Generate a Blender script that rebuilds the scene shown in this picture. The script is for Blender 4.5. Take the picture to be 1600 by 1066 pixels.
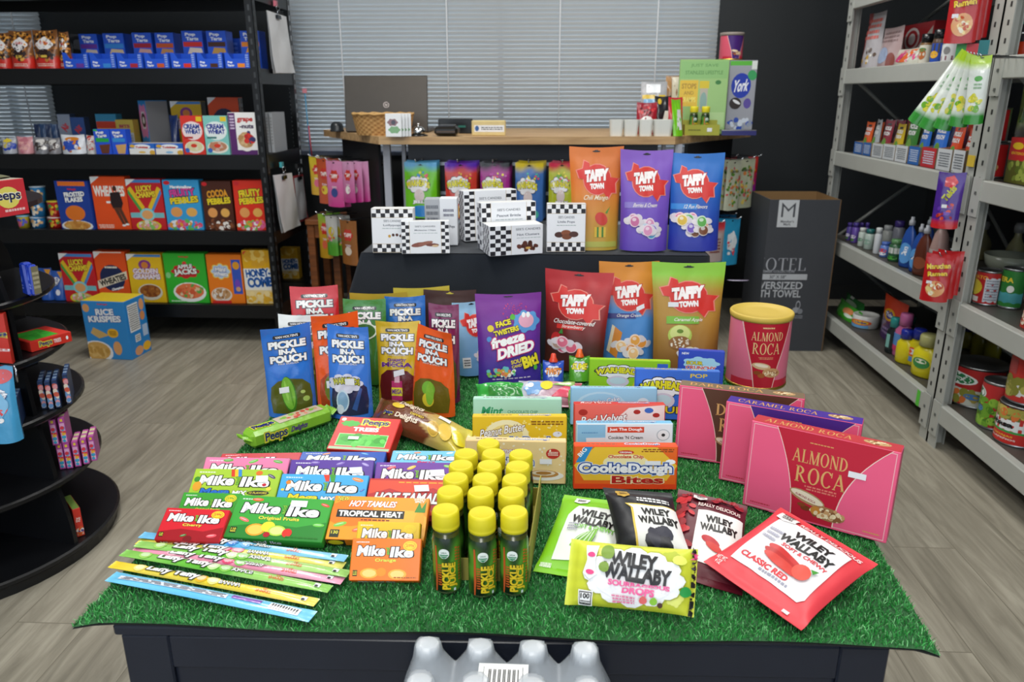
import bpy, math, random
from mathutils import Vector, Matrix
from mathutils.geometry import tessellate_polygon
sc = bpy.context.scene
for _o in list(bpy.data.objects): bpy.data.objects.remove(_o)

# ---------------------------------------------------------------- camera, daylight, ceiling lights, exposure
CAM_Z = 1.27; PITCH = math.radians(17.8); YAW = math.radians(2.73); FPX = 1200.0
cam_d = bpy.data.cameras.new('camera'); cam = bpy.data.objects.new('camera', cam_d)
sc.collection.objects.link(cam); sc.camera = cam
cam.location = (0, 0, CAM_Z); cam.rotation_euler = (math.pi/2 - PITCH, 0, YAW)
cam_d.sensor_width = 36; cam_d.lens = 36*FPX/1600; cam_d.clip_start = .05
cam_d.dof.use_dof = True; cam_d.dof.focus_distance = 1.42; cam_d.dof.aperture_fstop = 6.5
sc.view_settings.view_transform = 'Standard'; sc.view_settings.look = 'None'
sc.view_settings.exposure = 0.76; sc.view_settings.gamma = 1; sc.view_settings.use_curve_mapping = False
sc.cycles.use_denoising = True; sc.cycles.max_bounces = 6; sc.cycles.diffuse_bounces = 3
sc.cycles.glossy_bounces = 3; sc.cycles.transparent_max_bounces = 10; sc.cycles.transmission_bounces = 5
sc.cycles.sample_clamp_indirect = 4; sc.cycles.caustics_reflective = False; sc.cycles.caustics_refractive = False
wd = bpy.data.worlds.new('daylight'); sc.world = wd; wd.use_nodes = True
wd.node_tree.nodes['Background'].inputs[0].default_value = (.80, .90, 1.0, 1)
wd.node_tree.nodes['Background'].inputs[1].default_value = .95

def area(name, loc, rot, sx, sy, power, col=(1, 1, 1)):
    l = bpy.data.lights.new(name, 'AREA'); l.shape = 'RECTANGLE'; l.size = sx; l.size_y = sy
    l.energy = power; l.color = col
    o = bpy.data.objects.new(name, l); sc.collection.objects.link(o); o.location = loc; o.rotation_euler = rot
    return o
for lx, ly, pw in ((-.55, .9, 11.5), (.95, 1.0, 12), (-1.3, 2.9, 19), (.6, 3.3, 17), (-.3, -1.2, 27)):
    area('ceiling_light', (lx, ly, 2.83), (0, 0, 0), .55, 1.15, pw, (1, .985, .95))

# ---------------------------------------------------------------- helpers: the photograph's rays
_c, _s, _cp, _sp = math.cos(YAW), math.sin(YAW), math.cos(PITCH), math.sin(PITCH)
def ray(x, y):
    a = x-800; b = 533-y
    X, Y, Z = a, b*_sp+FPX*_cp, b*_cp-FPX*_sp
    return (X*_c-Y*_s, X*_s+Y*_c, Z)
def hz(x, y, z):
    r = ray(x, y); k = (z-CAM_Z)/r[2]; return Vector((r[0]*k, r[1]*k, z))
def hy(x, y, Y):
    r = ray(x, y); k = Y/r[1]; return Vector((r[0]*k, Y, CAM_Z+r[2]*k))
def pxy(p):
    a = p[0]*_c+p[1]*_s; b = -p[0]*_s+p[1]*_c; z = p[2]-CAM_Z
    d = b*_cp-z*_sp; return (800+FPX*a/d, 533-FPX*(b*_sp+z*_cp)/d)
def ax(x, Y, z):        # world X of pixel column x at depth Y, height z
    q = (x-800)/FPX; z -= CAM_Z; s = -_s
    return (Y*s+q*(Y*_c*_cp-z*_sp))/(_c-q*s*_cp)
def ay(x, X, z):        # world Y of pixel column x on plane X, height z
    q = (x-800)/FPX; z -= CAM_Z; s = -_s
    return (-X*_c+q*(X*s*_cp-z*_sp))/(-s-q*_c*_cp)

# ---------------------------------------------------------------- colours and materials
_lc = {}
def lin(h):
    if not isinstance(h, str): return h
    if h not in _lc:
        q = h.lstrip('#')
        if len(q) == 3: q = ''.join(c*2 for c in q)
        v = [int(q[i:i+2], 16)/255 for i in (0, 2, 4)]
        _lc[h] = tuple(c/12.92 if c <= .04045 else ((c+.055)/1.055)**2.4 for c in v)+(1.0,)
    return _lc[h]
def mixc(a, b, t):
    a, b = lin(a), lin(b); t = min(1, max(0, t)); return tuple(a[i]+(b[i]-a[i])*t for i in range(4))
MT = {}
def material(name, rough=.5, metal=0, coat=0, bump=0, bscale=60, vary=.06, trans=0, alpha=1, spec=.5, sheen=0, vscale=18, bdist=.002):
    m = bpy.data.materials.new(name); m.use_nodes = True; nt = m.node_tree; N, L = nt.nodes, nt.links
    b = N['Principled BSDF']
    at = N.new('ShaderNodeAttribute'); at.attribute_name = 'Col'
    tc = N.new('ShaderNodeTexCoord'); nz = N.new('ShaderNodeTexNoise'); nz.inputs['Scale'].default_value = vscale
    nz.inputs['Detail'].default_value = 3
    mr = N.new('ShaderNodeMapRange'); mr.inputs[3].default_value = 1-vary; mr.inputs[4].default_value = 1+vary
    mx = N.new('ShaderNodeMix'); mx.data_type = 'RGBA'; mx.blend_type = 'MULTIPLY'; mx.inputs[0].default_value = 1
    L.new(tc.outputs['Object'], nz.inputs['Vector']); L.new(nz.outputs['Fac'], mr.inputs[0])
    L.new(at.outputs['Color'], mx.inputs[6]); L.new(mr.outputs[0], mx.inputs[7]); L.new(mx.outputs[2], b.inputs['Base Color'])
    b.inputs['Roughness'].default_value = rough; b.inputs['Metallic'].default_value = metal
    b.inputs['Coat Weight'].default_value = coat; b.inputs['Coat Roughness'].default_value = .12
    b.inputs['Transmission Weight'].default_value = trans; b.inputs['Alpha'].default_value = alpha
    b.inputs['Specular IOR Level'].default_value = spec; b.inputs['Sheen Weight'].default_value = sheen
    if bump:
        n2 = N.new('ShaderNodeTexNoise'); n2.inputs['Scale'].default_value = bscale; n2.inputs['Detail'].default_value = 4
        bp = N.new('ShaderNodeBump'); bp.inputs['Strength'].default_value = bump; bp.inputs['Distance'].default_value = bdist
        L.new(tc.outputs['Object'], n2.inputs['Vector']); L.new(n2.outputs['Fac'], bp.inputs['Height'])
        L.new(bp.outputs['Normal'], b.inputs['Normal'])
    MT[name] = m; return m
material('printed_card', .42, coat=.05, spec=.32, vary=.03)
material('matte_card', .75, vary=.06)
material('foil_pouch', .24, coat=.5, bump=.55, bscale=20, vary=.04, bdist=.006)
material('satin_pouch', .42, bump=.25, bscale=22, vary=.04, bdist=.004)
material('gloss_plastic', .25, vary=.03)
material('rough_plastic', .55, vary=.05)
material('painted_metal', .42, bump=.06, bscale=300, vary=.05)
material('black_paint', .33, bump=.05, bscale=200, vary=.15, spec=.4)
material('chrome', .18, metal=1, vary=.02)
material('brushed_metal', .38, metal=1, vary=.06)
material('clear_film', .12, alpha=.28, vary=.02)
material('frosted_wrap', .22, alpha=.45, bump=.6, bscale=30, vary=.05, bdist=.004)
material('bottle_glass', .06, trans=.85, vary=.02)
material('fabric', .9, bump=.3, bscale=500, vary=.12, sheen=.15)
material('wicker', .7, bump=.8, bscale=120, vary=.25, vscale=60)
material('laminate', .45, bump=.1, bscale=90, vary=.12, vscale=30)
material('wall_paint', .55, bump=.08, bscale=150, vary=.06, vscale=2)
material('slat', .45, vary=.03)
material('grass', .5, vary=.35, vscale=40)

def wood_material(name, c1, c2, scale=(1, 14, 14)):
    m = bpy.data.materials.new(name); m.use_nodes = True; nt = m.node_tree; N, L = nt.nodes, nt.links
    b = N['Principled BSDF']; b.inputs['Roughness'].default_value = .42
    tc = N.new('ShaderNodeTexCoord'); mp = N.new('ShaderNodeMapping'); mp.inputs['Scale'].default_value = scale
    nz = N.new('ShaderNodeTexNoise'); nz.inputs['Scale'].default_value = 4; nz.inputs['Detail'].default_value = 6
    cr = N.new('ShaderNodeValToRGB'); cr.color_ramp.elements[0].color = lin(c1); cr.color_ramp.elements[1].color = lin(c2)
    cr.color_ramp.elements[0].position = .3; cr.color_ramp.elements[1].position = .7
    L.new(tc.outputs['Object'], mp.inputs[0]); L.new(mp.outputs[0], nz.inputs['Vector']); L.new(nz.outputs['Fac'], cr.inputs[0])
    L.new(cr.outputs[0], b.inputs['Base Color']); MT[name] = m
wood_material('counter_wood', '#a8835a', '#d0ad7c')
wood_material('stool_wood', '#6e3f22', '#96592f')

def floor_material():
    m = bpy.data.materials.new('plank_floor'); m.use_nodes = True; nt = m.node_tree; N, L = nt.nodes, nt.links
    b = N['Principled BSDF']; tc = N.new('ShaderNodeTexCoord')
    mp = N.new('ShaderNodeMapping'); mp.inputs['Rotation'].default_value = (0, 0, math.pi/2); mp.inputs['Location'].default_value = (.35, .06, 0)
    br = N.new('ShaderNodeTexBrick'); br.offset = .37; br.inputs['Scale'].default_value = 1
    br.inputs['Brick Width'].default_value = 1.22; br.inputs['Row Height'].default_value = .181
    br.inputs['Mortar Size'].default_value = .0016; br.inputs['Mortar Smooth'].default_value = .3; br.inputs['Bias'].default_value = 0
    br.inputs['Color1'].default_value = (.2, .2, .2, 1); br.inputs['Color2'].default_value = (.8, .8, .8, 1); br.inputs['Mortar'].default_value = (.5, .5, .5, 1)
    L.new(tc.outputs['Object'], mp.inputs[0]); L.new(mp.outputs[0], br.inputs['Vector'])
    # grain stretched along the planks, shifted per plank
    sep = N.new('ShaderNodeVectorMath'); sep.operation = 'MULTIPLY'; sep.inputs[1].default_value = (7, 7, 7)
    L.new(br.outputs['Color'], sep.inputs[0])
    add = N.new('ShaderNodeVectorMath'); add.operation = 'ADD'; L.new(tc.outputs['Object'], add.inputs[0]); L.new(sep.outputs[0], add.inputs[1])
    m2 = N.new('ShaderNodeMapping'); m2.inputs['Scale'].default_value = (16, 1.3, 1); L.new(add.outputs[0], m2.inputs[0])
    nz = N.new('ShaderNodeTexNoise'); nz.inputs['Scale'].default_value = 1.6; nz.inputs['Detail'].default_value = 8; nz.inputs['Roughness'].default_value = .62
    nz.inputs['Distortion'].default_value = 1.1; L.new(m2.outputs[0], nz.inputs['Vector'])
    cr = N.new('ShaderNodeValToRGB'); e = cr.color_ramp.elements
    e[0].position = .25; e[0].color = lin('#746f62'); e[1].position = .72; e[1].color = lin('#ada797')
    x = cr.color_ramp.elements.new(.5); x.color = lin('#938d7e')
    L.new(nz.outputs['Fac'], cr.inputs[0])
    tone = N.new('ShaderNodeMapRange'); tone.inputs[3].default_value = .86; tone.inputs[4].default_value = 1.1
    L.new(br.outputs['Color'], tone.inputs[0])
    mx = N.new('ShaderNodeMix'); mx.data_type = 'RGBA'; mx.blend_type = 'MULTIPLY'; mx.inputs[0].default_value = 1
    L.new(cr.outputs[0], mx.inputs[6]); L.new(tone.outputs[0], mx.inputs[7])
    gap = N.new('ShaderNodeMix'); gap.data_type = 'RGBA'; gap.inputs[7].default_value = lin('#767062')
    L.new(br.outputs['Fac'], gap.inputs[0]); L.new(mx.outputs[2], gap.inputs[6]); L.new(gap.outputs[2], b.inputs['Base Color'])
    b.inputs['Roughness'].default_value = .42; b.inputs['Specular IOR Level'].default_value = .4
    bp = N.new('ShaderNodeBump'); bp.inputs['Strength'].default_value = .12; bp.inputs['Distance'].default_value = .001
    L.new(nz.outputs['Fac'], bp.inputs['Height']); L.new(bp.outputs['Normal'], b.inputs['Normal'])
    MT['plank_floor'] = m
floor_material()

# ---------------------------------------------------------------- mesh builder
class MB:
    def __init__(s): s.v = []; s.f = []; s.c = []; s.m = []; s.sm = []; s.mats = []
    def mi(s, mat):
        if mat not in s.mats: s.mats.append(mat)
        return s.mats.index(mat)
    def add(s, vs, fs, col, mat='matte_card', smooth=False):
        """col: one colour, or one per vertex"""
        o = len(s.v); s.v += [tuple(p) for p in vs]; k = s.mi(mat)
        per = isinstance(col, list)
        if not per: col = lin(col)
        for f in fs:
            s.f.append([i+o for i in f]); s.m.append(k); s.sm.append(smooth)
            s.c += [lin(col[i]) for i in f] if per else [col]*len(f)
        return s
    def box(s, x0, x1, y0, y1, z0, z1, col, mat='matte_card', M=None):
        vs = [Vector((x, y, z)) for z in (z0, z1) for x, y in ((x0, y0), (x1, y0), (x1, y1), (x0, y1))]
        if M: vs = [M @ v for v in vs]
        return s.add(vs, [(3, 2, 1, 0), (4, 5, 6, 7), (0, 1, 5, 4), (1, 2, 6, 5), (2, 3, 7, 6), (3, 0, 4, 7)], col, mat)
    def bbox(s, x0, x1, y0, y1, z0, z1, b, col, mat='printed_card', M=None):
        """box with bevelled edges: three nested slabs joined on 24 corners"""
        vs = []; idx = {}
        for i, x in enumerate((x0, x1)):
            for j, y in enumerate((y0, y1)):
                for k, z in enumerate((z0, z1)):
                    sx = b if i == 0 else -b; sy = b if j == 0 else -b; sz = b if k == 0 else -b
                    idx[i, j, k, 'x'] = len(vs); vs.append(Vector((x, y+sy, z+sz)))
                    idx[i, j, k, 'y'] = len(vs); vs.append(Vector((x+sx, y, z+sz)))
                    idx[i, j, k, 'z'] = len(vs); vs.append(Vector((x+sx, y+sy, z)))
        g = lambda *a: idx[a]; F = []
        for i in (0, 1): q = [g(i, 0, 0, 'x'), g(i, 1, 0, 'x'), g(i, 1, 1, 'x'), g(i, 0, 1, 'x')]; F.append(q if i else q[::-1])
        for j in (0, 1): q = [g(0, j, 0, 'y'), g(1, j, 0, 'y'), g(1, j, 1, 'y'), g(0, j, 1, 'y')]; F.append(q[::-1] if j else q)
        for k in (0, 1): q = [g(0, 0, k, 'z'), g(1, 0, k, 'z'), g(1, 1, k, 'z'), g(0, 1, k, 'z')]; F.append(q if k else q[::-1])
        for i in (0, 1):
            for j in (0, 1):
                q = [g(i, j, 0, 'x'), g(i, j, 1, 'x'), g(i, j, 1, 'y'), g(i, j, 0, 'y')]; F.append(q if i == j else q[::-1])
            for k in (0, 1):
                q = [g(i, 0, k, 'x'), g(i, 1, k, 'x'), g(i, 1, k, 'z'), g(i, 0, k, 'z')]; F.append(q[::-1] if i == k else q)
        for j in (0, 1):
            for k in (0, 1):
                q = [g(0, j, k, 'y'), g(1, j, k, 'y'), g(1, j, k, 'z'), g(0, j, k, 'z')]; F.append(q if j == k else q[::-1])
        for i in (0, 1):
            for j in (0, 1):
                for k in (0, 1):
                    q = [g(i, j, k, 'x'), g(i, j, k, 'y'), g(i, j, k, 'z')]; F.append(q if (i+j+k) % 2 else q[::-1])
        if M: vs = [M @ v for v in vs]
        return s.add(vs, F, col, mat)
    def tube(s, pts, r, col, mat='chrome', n=8, caps=True):
        pts = [Vector(p) for p in pts]; rs = r if isinstance(r, list) else [r]*len(pts); vs = []; fs = []
        up = Vector((0, 0, 1)); a = None
        for i, p in enumerate(pts):
            t = (pts[min(i+1, len(pts)-1)]-pts[max(i-1, 0)]).normalized()
            if a is None: a = t.cross(up if abs(t.z) < .9 else Vector((1, 0, 0))).normalized()
            a = (a-t*a.dot(t)).normalized(); b = t.cross(a)
            for k in range(n):
                q = 2*math.pi*k/n; vs.append(p+(a*math.cos(q)+b*math.sin(q))*rs[i])
        for i in range(len(pts)-1):
            for k in range(n): k2 = (k+1) % n; fs.append((i*n+k, i*n+k2, (i+1)*n+k2, (i+1)*n+k))
        if caps: fs += [tuple(range(n))[::-1], tuple((len(pts)-1)*n+k for k in range(n))]
        return s.add(vs, fs, col, mat, True)
    def lathe(s, prof, col, mat='gloss_plastic', n=28, c=(0, 0, 0), sy=1, smooth=True):
        """prof: (r, z[, colour]) bottom to top; closes at r=0"""
        vs = []; cs = []; fs = []
        for p in prof:
            for k in range(n):
                q = 2*math.pi*k/n; vs.append((c[0]+p[0]*math.cos(q), c[1]+p[0]*math.sin(q)*sy, c[2]+p[1])); cs.append(p[2] if len(p) > 2 else col)
        for i in range(len(prof)-1):
            for k in range(n): k2 = (k+1) % n; fs.append((i*n+k, i*n+k2, (i+1)*n+k2, (i+1)*n+k))
        return s.add(vs, fs, cs, mat, smooth)
    def prism(s, pts, z0, z1, col, mat='matte_card', M=None):
        n = len(pts); vs = [Vector((x, y, z)) for z in (z0, z1) for x, y in pts]
        if M: vs = [M @ v for v in vs]
        return s.add(vs, [tuple(range(n))[::-1], tuple(range(n, 2*n))]+[(i, (i+1) % n, n+(i+1) % n, n+i) for i in range(n)], col, mat)
    def surf(s, S, nu, nv, colf, mat, flip=False, smooth=True):
        vs = []; cs = []; fs = []
        for j in range(nv+1):
            for i in range(nu+1):
                u, v = i/nu, j/nv; vs.append(S(u, v)); cs.append(colf(u, v) if callable(colf) else colf)
        for j in range(nv):
            for i in range(nu):
                a = j*(nu+1)+i; q = (a, a+1, a+nu+2, a+nu+1); fs.append(q[::-1] if flip else q)
        return s.add(vs, fs, cs, mat, smooth)
    def build(s, name, parent=None, M=None):
        me = bpy.data.meshes.new(name); me.from_pydata(s.v, [], s.f)
        for k in s.mats: me.materials.append(MT[k])
        me.polygons.foreach_set('material_index', s.m); me.polygons.foreach_set('use_smooth', s.sm)
        ca = me.color_attributes.new('Col', 'FLOAT_COLOR', 'CORNER')
        ca.data.foreach_set('color', [x for c in s.c for x in c]); me.update()
        o = bpy.data.objects.new(name, me); sc.collection.objects.link(o)
        if parent: o.parent = parent
        if M is not None: o.matrix_world = M
        return o
def tag(o, label=None, cat=None, group=None, kind=None):
    if label: o['label'] = label
    if cat: o['category'] = cat
    if group: o['group'] = group
    if kind: o['kind'] = kind
    return o
def empty(name, M=None):
    o = bpy.data.objects.new(name, None); sc.collection.objects.link(o); o.empty_display_size = .05
    if M is not None: o.matrix_world = M
    return o
def dup(root, M, label=None, group=None):
    r = root.copy(); sc.collection.objects.link(r); r.matrix_world = M
    for ch in list(root.children):
        c = ch.copy(); sc.collection.objects.link(c); c.parent = r
        for g in list(ch.children):
            d = g.copy(); sc.collection.objects.link(d); d.parent = c
    if label: r['label'] = label
    if group: r['group'] = group
    return r
def Tr(x, y=0, z=0): return Matrix.Translation((x, y, z) if not isinstance(x, Vector) else x)
def Rz(a): return Matrix.Rotation(math.radians(a), 4, 'Z')
def Rx(a): return Matrix.Rotation(math.radians(a), 4, 'X')
def Ry(a): return Matrix.Rotation(math.radians(a), 4, 'Y')

# ---------------------------------------------------------------- printing: flat shapes and lettering laid on a surface
_tx = {}
def glyphs(t, bold, font):
    k = (t, bold, font)
    if k not in _tx:
        if font == 'serif': tris = serif_tris(t, bold)
        else:
            cu = bpy.data.curves.new('lettering', 'FONT'); cu.body = t; cu.offset = bold; cu.resolution_u = 3; cu.space_line = .8; cu.align_x = 'CENTER'
            o = bpy.data.objects.new('lettering', cu); me = o.to_mesh()
            V = [(v.co.x, v.co.y) for v in me.vertices]
            tris = (V, [tuple(p.vertices) for p in me.polygons]); o.to_mesh_clear()
            bpy.data.objects.remove(o); bpy.data.curves.remove(cu)
        _tx[k] = tris
    return _tx[k]
def serif_tris(t, bold):
    V = []; Fs = []; X = 0
    def quad(*p):
        o = len(V); V.extend((X+a, b) for a, b in p); Fs.append(tuple(range(o, o+len(p))))
    T, t2, sh = .15+bold, .05+bold*.8, .045+bold*.6
    def stem(x, w=T, y0=0, y1=1, sv=True):
        quad((x-w/2, y0), (x+w/2, y0), (x+w/2, y1), (x-w/2, y1))
        if sv:
            for yy in (y0, y1-sh): quad((x-w/2-.07, yy), (x+w/2+.07, yy), (x+w/2+.07, yy+sh), (x-w/2-.07, yy+sh))
    def bar(x0, x1, y, h=t2): quad((x0, y-h/2), (x1, y-h/2), (x1, y+h/2), (x0, y+h/2))
    def diag(x0, y0, x1, y1, w): quad((x0-w/2, y0), (x0+w/2, y0), (x1+w/2, y1), (x1-w/2, y1))
    def arc(cx, cy, rx, ry, a0, a1, n=14):
        for i in range(n):
            q = [math.radians(a0+(a1-a0)*(i+d)/n) for d in (0, 1)]
            o_ = [(cx+rx*math.cos(a), cy+ry*math.sin(a)) for a in q]; i_ = [(cx+(rx-T)*math.cos(a), cy+(ry-t2)*math.sin(a)) for a in q]
            quad(o_[0], o_[1], i_[1], i_[0])
    for ch in t:
        w = .75
        if ch == ' ': w = .35
        elif ch == 'A': diag(.08, 0, .42, 1, t2*1.4); diag(.74, 0, .4, 1, T); bar(.18, .64, .33); bar(-.02, .2, sh/2, sh); bar(.6, .88, sh/2, sh); w = .86
        elif ch == 'L': stem(.15); bar(.1, .62, sh/2, sh); quad((.56, 0), (.64, 0), (.64, .26), (.6, .26)); w = .66
        elif ch == 'M': stem(.1, t2*1.2); stem(.86); diag(.5, 0, .12, 1, T); diag(.5, 0, .84, 1, t2*1.2); w = 1.02
        elif ch in 'O0': arc(.42, .5, .42, .52, 0, 360, 24); w = .86
        elif ch == 'N': stem(.12, t2*1.2); stem(.72, t2*1.2); diag(.7, 0, .14, 1, T*1.1); w = .84
        elif ch == 'D': stem(.15); arc(.2, .5, .58, .5, -90, 90, 16); w = .82
        elif ch == 'R': stem(.15); arc(.2, .73, .42, .27, -90, 90, 12); diag(.72, 0, .34, .48, T); bar(.66, .86, sh/2, sh); w = .84
        elif ch == 'C': arc(.44, .5, .44, .52, 40, 320, 20); quad((.72, .68), (.8, .68), (.8, 1), (.74, 1)); w = .82
        elif ch in 'S': arc(.3, .74, .26, .28, 30, 270, 12); arc(.3, .26, .26, .28, -150, 90, 12); w = .6
        elif ch == 'E': stem(.15); bar(.1, .58, sh/2, sh); bar(.1, .56, 1-sh/2, sh); bar(.1, .45, .5); quad((.54, 0), (.6, 0), (.6, .22), (.57, .22)); quad((.52, .8), (.56, .8), (.58, 1), (.52, 1)); w = .64
        elif ch == 'T': stem(.38); bar(.02, .74, 1-sh/2, sh); quad((.02, .8), (.06, .8), (.08, 1), (.02, 1)); quad((.7, .8), (.74, .8), (.74, 1), (.68, 1)); w = .76
        elif ch == 'H': stem(.15); stem(.65); bar(.2, .6, .5); w = .82
        elif ch == 'K': stem(.15); diag(.2, .45, .68, 1, t2*1.3); diag(.74, 0, .34, .58, T); w = .84
        elif ch == 'B': stem(.15); arc(.2, .74, .38, .27, -90, 90, 12); arc(.2, .26, .44, .27, -90, 90, 12); w = .7
        elif ch == "'": quad((.05, .7), (.12, .7), (.18, 1), (.06, 1)); w = .2
        X += w+.1
    return (V, Fs)
def tri_split(P, tris, maxl):
    if not maxl: return P, tris
    P = list(P); out = []; st = list(tris); mid = {}
    while st:
        a, b, c = st.pop(); L = [((P[i][0]-P[j][0])**2+(P[i][1]-P[j][1])**2, i, j, k) for i, j, k in ((a, b, c), (b, c, a), (c, a, b))]
        l, i, j, k = max(L, key=lambda q: (round(q[0], 9), min(q[1], q[2]), max(q[1], q[2])))
        if l > maxl*maxl and len(out) < 30000:
            key = (min(i, j), max(i, j))
            if key not in mid: mid[key] = len(P); P.append(((P[i][0]+P[j][0])/2, (P[i][1]+P[j][1])/2))
            m = mid[key]; st += [(i, m, k), (m, j, k)]
        else: out.append((a, b, c))
    return P, out
def art(mb, F, W, H, ops, mat, lift=.0002, step=.00012, maxl=0, seed=1, asm=False):
    """ops in face units, u and v from 0 to 1; F(u, v, height) gives the point on the surface"""
    rnd = random.Random(seed); lev = []; grp = [None, 0]
    def level(P):
        x0, x1 = min(p[0] for p in P), max(p[0] for p in P); y0, y1 = min(p[1] for p in P), max(p[1] for p in P)
        return 1+max([l for a, b, c, d, l in lev if a < x1 and b > x0 and c < y1 and d > y0], default=0), (x0, x1, y0, y1)
    def put(P, tris, col):
        if grp[0] is None: l, bb = level(P); lev.append((*bb, l))
        else: grp[1] += 1; l = grp[0]+grp[1]*.04
        h = lift+step*l
        P = [(min(max(x, .002), .998)*W, min(max(y, .002), .998)*H) for x, y in P]; t3 = []
        for t in tris: t3 += [(t[0], t[i], t[i+1]) for i in range(1, len(t)-1)]
        P, t3 = tri_split(P, t3, maxl)
        mb.add([F(x/W, y/H, h) for x, y in P], t3, col, mat, bool(maxl))
    def ell(cx, cy, rx, ry, col, k=18, rot=0):
        c, s = math.cos(rot), math.sin(rot); P = [(cx, cy)]
        for i in range(k):
            a = 2*math.pi*i/k; x, y = rx*W*math.cos(a), ry*H*math.sin(a); P.append((cx+(x*c-y*s)/W, cy+(x*s+y*c)/H))
        put(P, [(0, 1+i, 1+(i+1) % k) for i in range(k)], col)
    for op in ops:
        k = op[0]
        if k == 'r': _, x0, y0, x1, y1, c = op; put([(x0, y0), (x1, y0), (x1, y1), (x0, y1)], [(0, 1, 2, 3)], c)
        elif k == 'e': ell(*op[1:6], k=18 if min(op[3]*W, op[4]*H) > .006 else 10, rot=op[6] if len(op) > 6 else 0)
        elif k == 'p': put(op[1], tessellate_polygon([[Vector((x*W, y*H, 0)) for x, y in op[1]]]), op[2])
        elif k == 'cl':   # a cloud or splash: ellipse of bumps
            _, cx, cy, rx, ry, c, nb = op
            l, bb = level([(cx-rx, cy-ry), (cx+rx, cy+ry)]); lev.append((*bb, l)); grp[:] = [l, 0]; ell(cx, cy, rx, ry, c, 20)
            for i in range(nb):
                a = 2*math.pi*i/nb; ell(cx+rx*.86*math.cos(a), cy+ry*.86*math.sin(a), rx*.3, ry*.36, c, 10)
            grp[0] = None
        elif k == 'l':    # small print, as fine dashes
            _, x0, y0, x1, y1, c, nr = op; P = []; tr = []
            for r in range(nr):
                y = y1-(r+.5)*(y1-y0)/nr; hh = (y1-y0)/nr*.28; x = x0+rnd.uniform(0, .08)*(x1-x0)
                while x < x1:
                    w = rnd.uniform(.05, .16)*(x1-x0); o = len(P); e = min(x+w, x1); P += [(x, y-hh), (e, y-hh), (e, y+hh), (x, y+hh)]
                    tr.append((o, o+1, o+2, o+3)); x += w+.03*(x1-x0)
            put(P, tr, c)
        elif k == 'b':    # scattered sweets
            _, cx, cy, rx, ry, nb, sz, cols = op; l, bb = level([(cx-rx, cy-ry), (cx+rx, cy+ry)]); lev.append((*bb, l+1)); grp[:] = [l, 0]
            for i in range(nb):
                a = rnd.uniform(0, 6.28); q = math.sqrt(rnd.random()); z = sz*rnd.uniform(.75, 1.2)
                ell(cx+rx*q*math.cos(a), cy+ry*q*math.sin(a), z/W, z*rnd.uniform(.6, 1)/H, cols[i % len(cols)], 9, rnd.uniform(0, 3))
            grp[0] = None
        elif k == 'ck':   # chequers
            _, x0, y0, x1, y1, nx, ny, c = op
            P = []; tr = []
            for i in range(nx):
                for j in range(ny):
                    if (i+j) % 2 == 0:
                        o = len(P); xa, xb = x0+(x1-x0)*i/nx, x0+(x1-x0)*(i+1)/nx; ya, yb = y0+(y1-y0)*j/ny, y0+(y1-y0)*(j+1)/ny
                        P += [(xa, ya), (xb, ya), (xb, yb), (xa, yb)]; tr.append((o, o+1, o+2, o+3))
            put(P, tr, c)
        elif k == 't':
            _, t, cx, cy, w, h, c = op[:7]; d = op[7] if len(op) > 7 else {}
            bold = d.get('b', .018); font = d.get('f', ''); rot = math.radians(d.get('r', 0)); sh = d.get('s', 0); arc = d.get('a', 0)
            B = glyphs(t, bold, font)[0]
            if not B: continue
            bx0, bx1 = min(p[0] for p in B), max(p[0] for p in B); by0, by1 = min(p[1] for p in B), max(p[1] for p in B)
            lay = [(bold, c)]
            if 'o' in d: lay.insert(0, (bold+d.get('k', .05), d['o']))
            if 'o2' in d: lay.insert(0, (bold+d.get('k', .05)+d.get('k2', .06), d['o2']))
            cr, sr = math.cos(rot), math.sin(rot)
            for bb, cc in lay:
                V, Fs = glyphs(t, bb, font); P = []
                for x, y in V:
                    a = (x-bx0)/(bx1-bx0)-.5; b = (y-by0)/(by1-by0)-.5
                    X = a*w*W+b*h*H*sh; Y = b*h*H+arc*H*(1-4*a*a)*h
                    P.append((cx+(X*cr-Y*sr)/W, cy+(X*sr+Y*cr)/H))
                put(P, Fs, cc)
def plane_F(o, ex, ey):
    o, ex, ey = Vector(o), Vector(ex), Vector(ey); n = ex.cross(ey).normalized()
    return lambda u, v, h=0: o+ex*u+ey*v+n*h

# ---------------------------------------------------------------- generic packs
def carton(w, d, h, col, front=(), top=(), left=(), right=(), mat='printed_card', bev=.0012, seed=1, topc=None, step=.00012):
    """local frame: x across, y into depth, z up, origin at the middle of the base"""
    mb = MB(); mb.bbox(-w/2, w/2, -d/2, d/2, 0, h, bev, col, mat)
    b = bev
    if topc: art(mb, plane_F((-w/2, -d/2, h), (w, 0, 0), (0, d, 0)), w, d, [('r', b/w, b/d, 1-b/w, 1-b/d, topc)], mat, .00002)
    if front: art(mb, plane_F((-w/2, -d/2, 0), (w, 0, 0), (0, 0, h)), w, h, front, mat, .00005, step, seed=seed)
    if top: art(mb, plane_F((-w/2, -d/2, h), (w, 0, 0), (0, d, 0)), w, d, top, mat, .0002, step, seed=seed)
    if left: art(mb, plane_F((-w/2, d/2, 0), (0, -d, 0), (0, 0, h)), d, h, left, mat, .00005, step, seed=seed)
    if right: art(mb, plane_F((w/2, -d/2, 0), (0, d, 0), (0, 0, h)), d, h, right, mat, .00005, step, seed=seed)
    return mb
def full(c, b=.012): return ('r', b, b, 1-b, 1-b, c)
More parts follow.
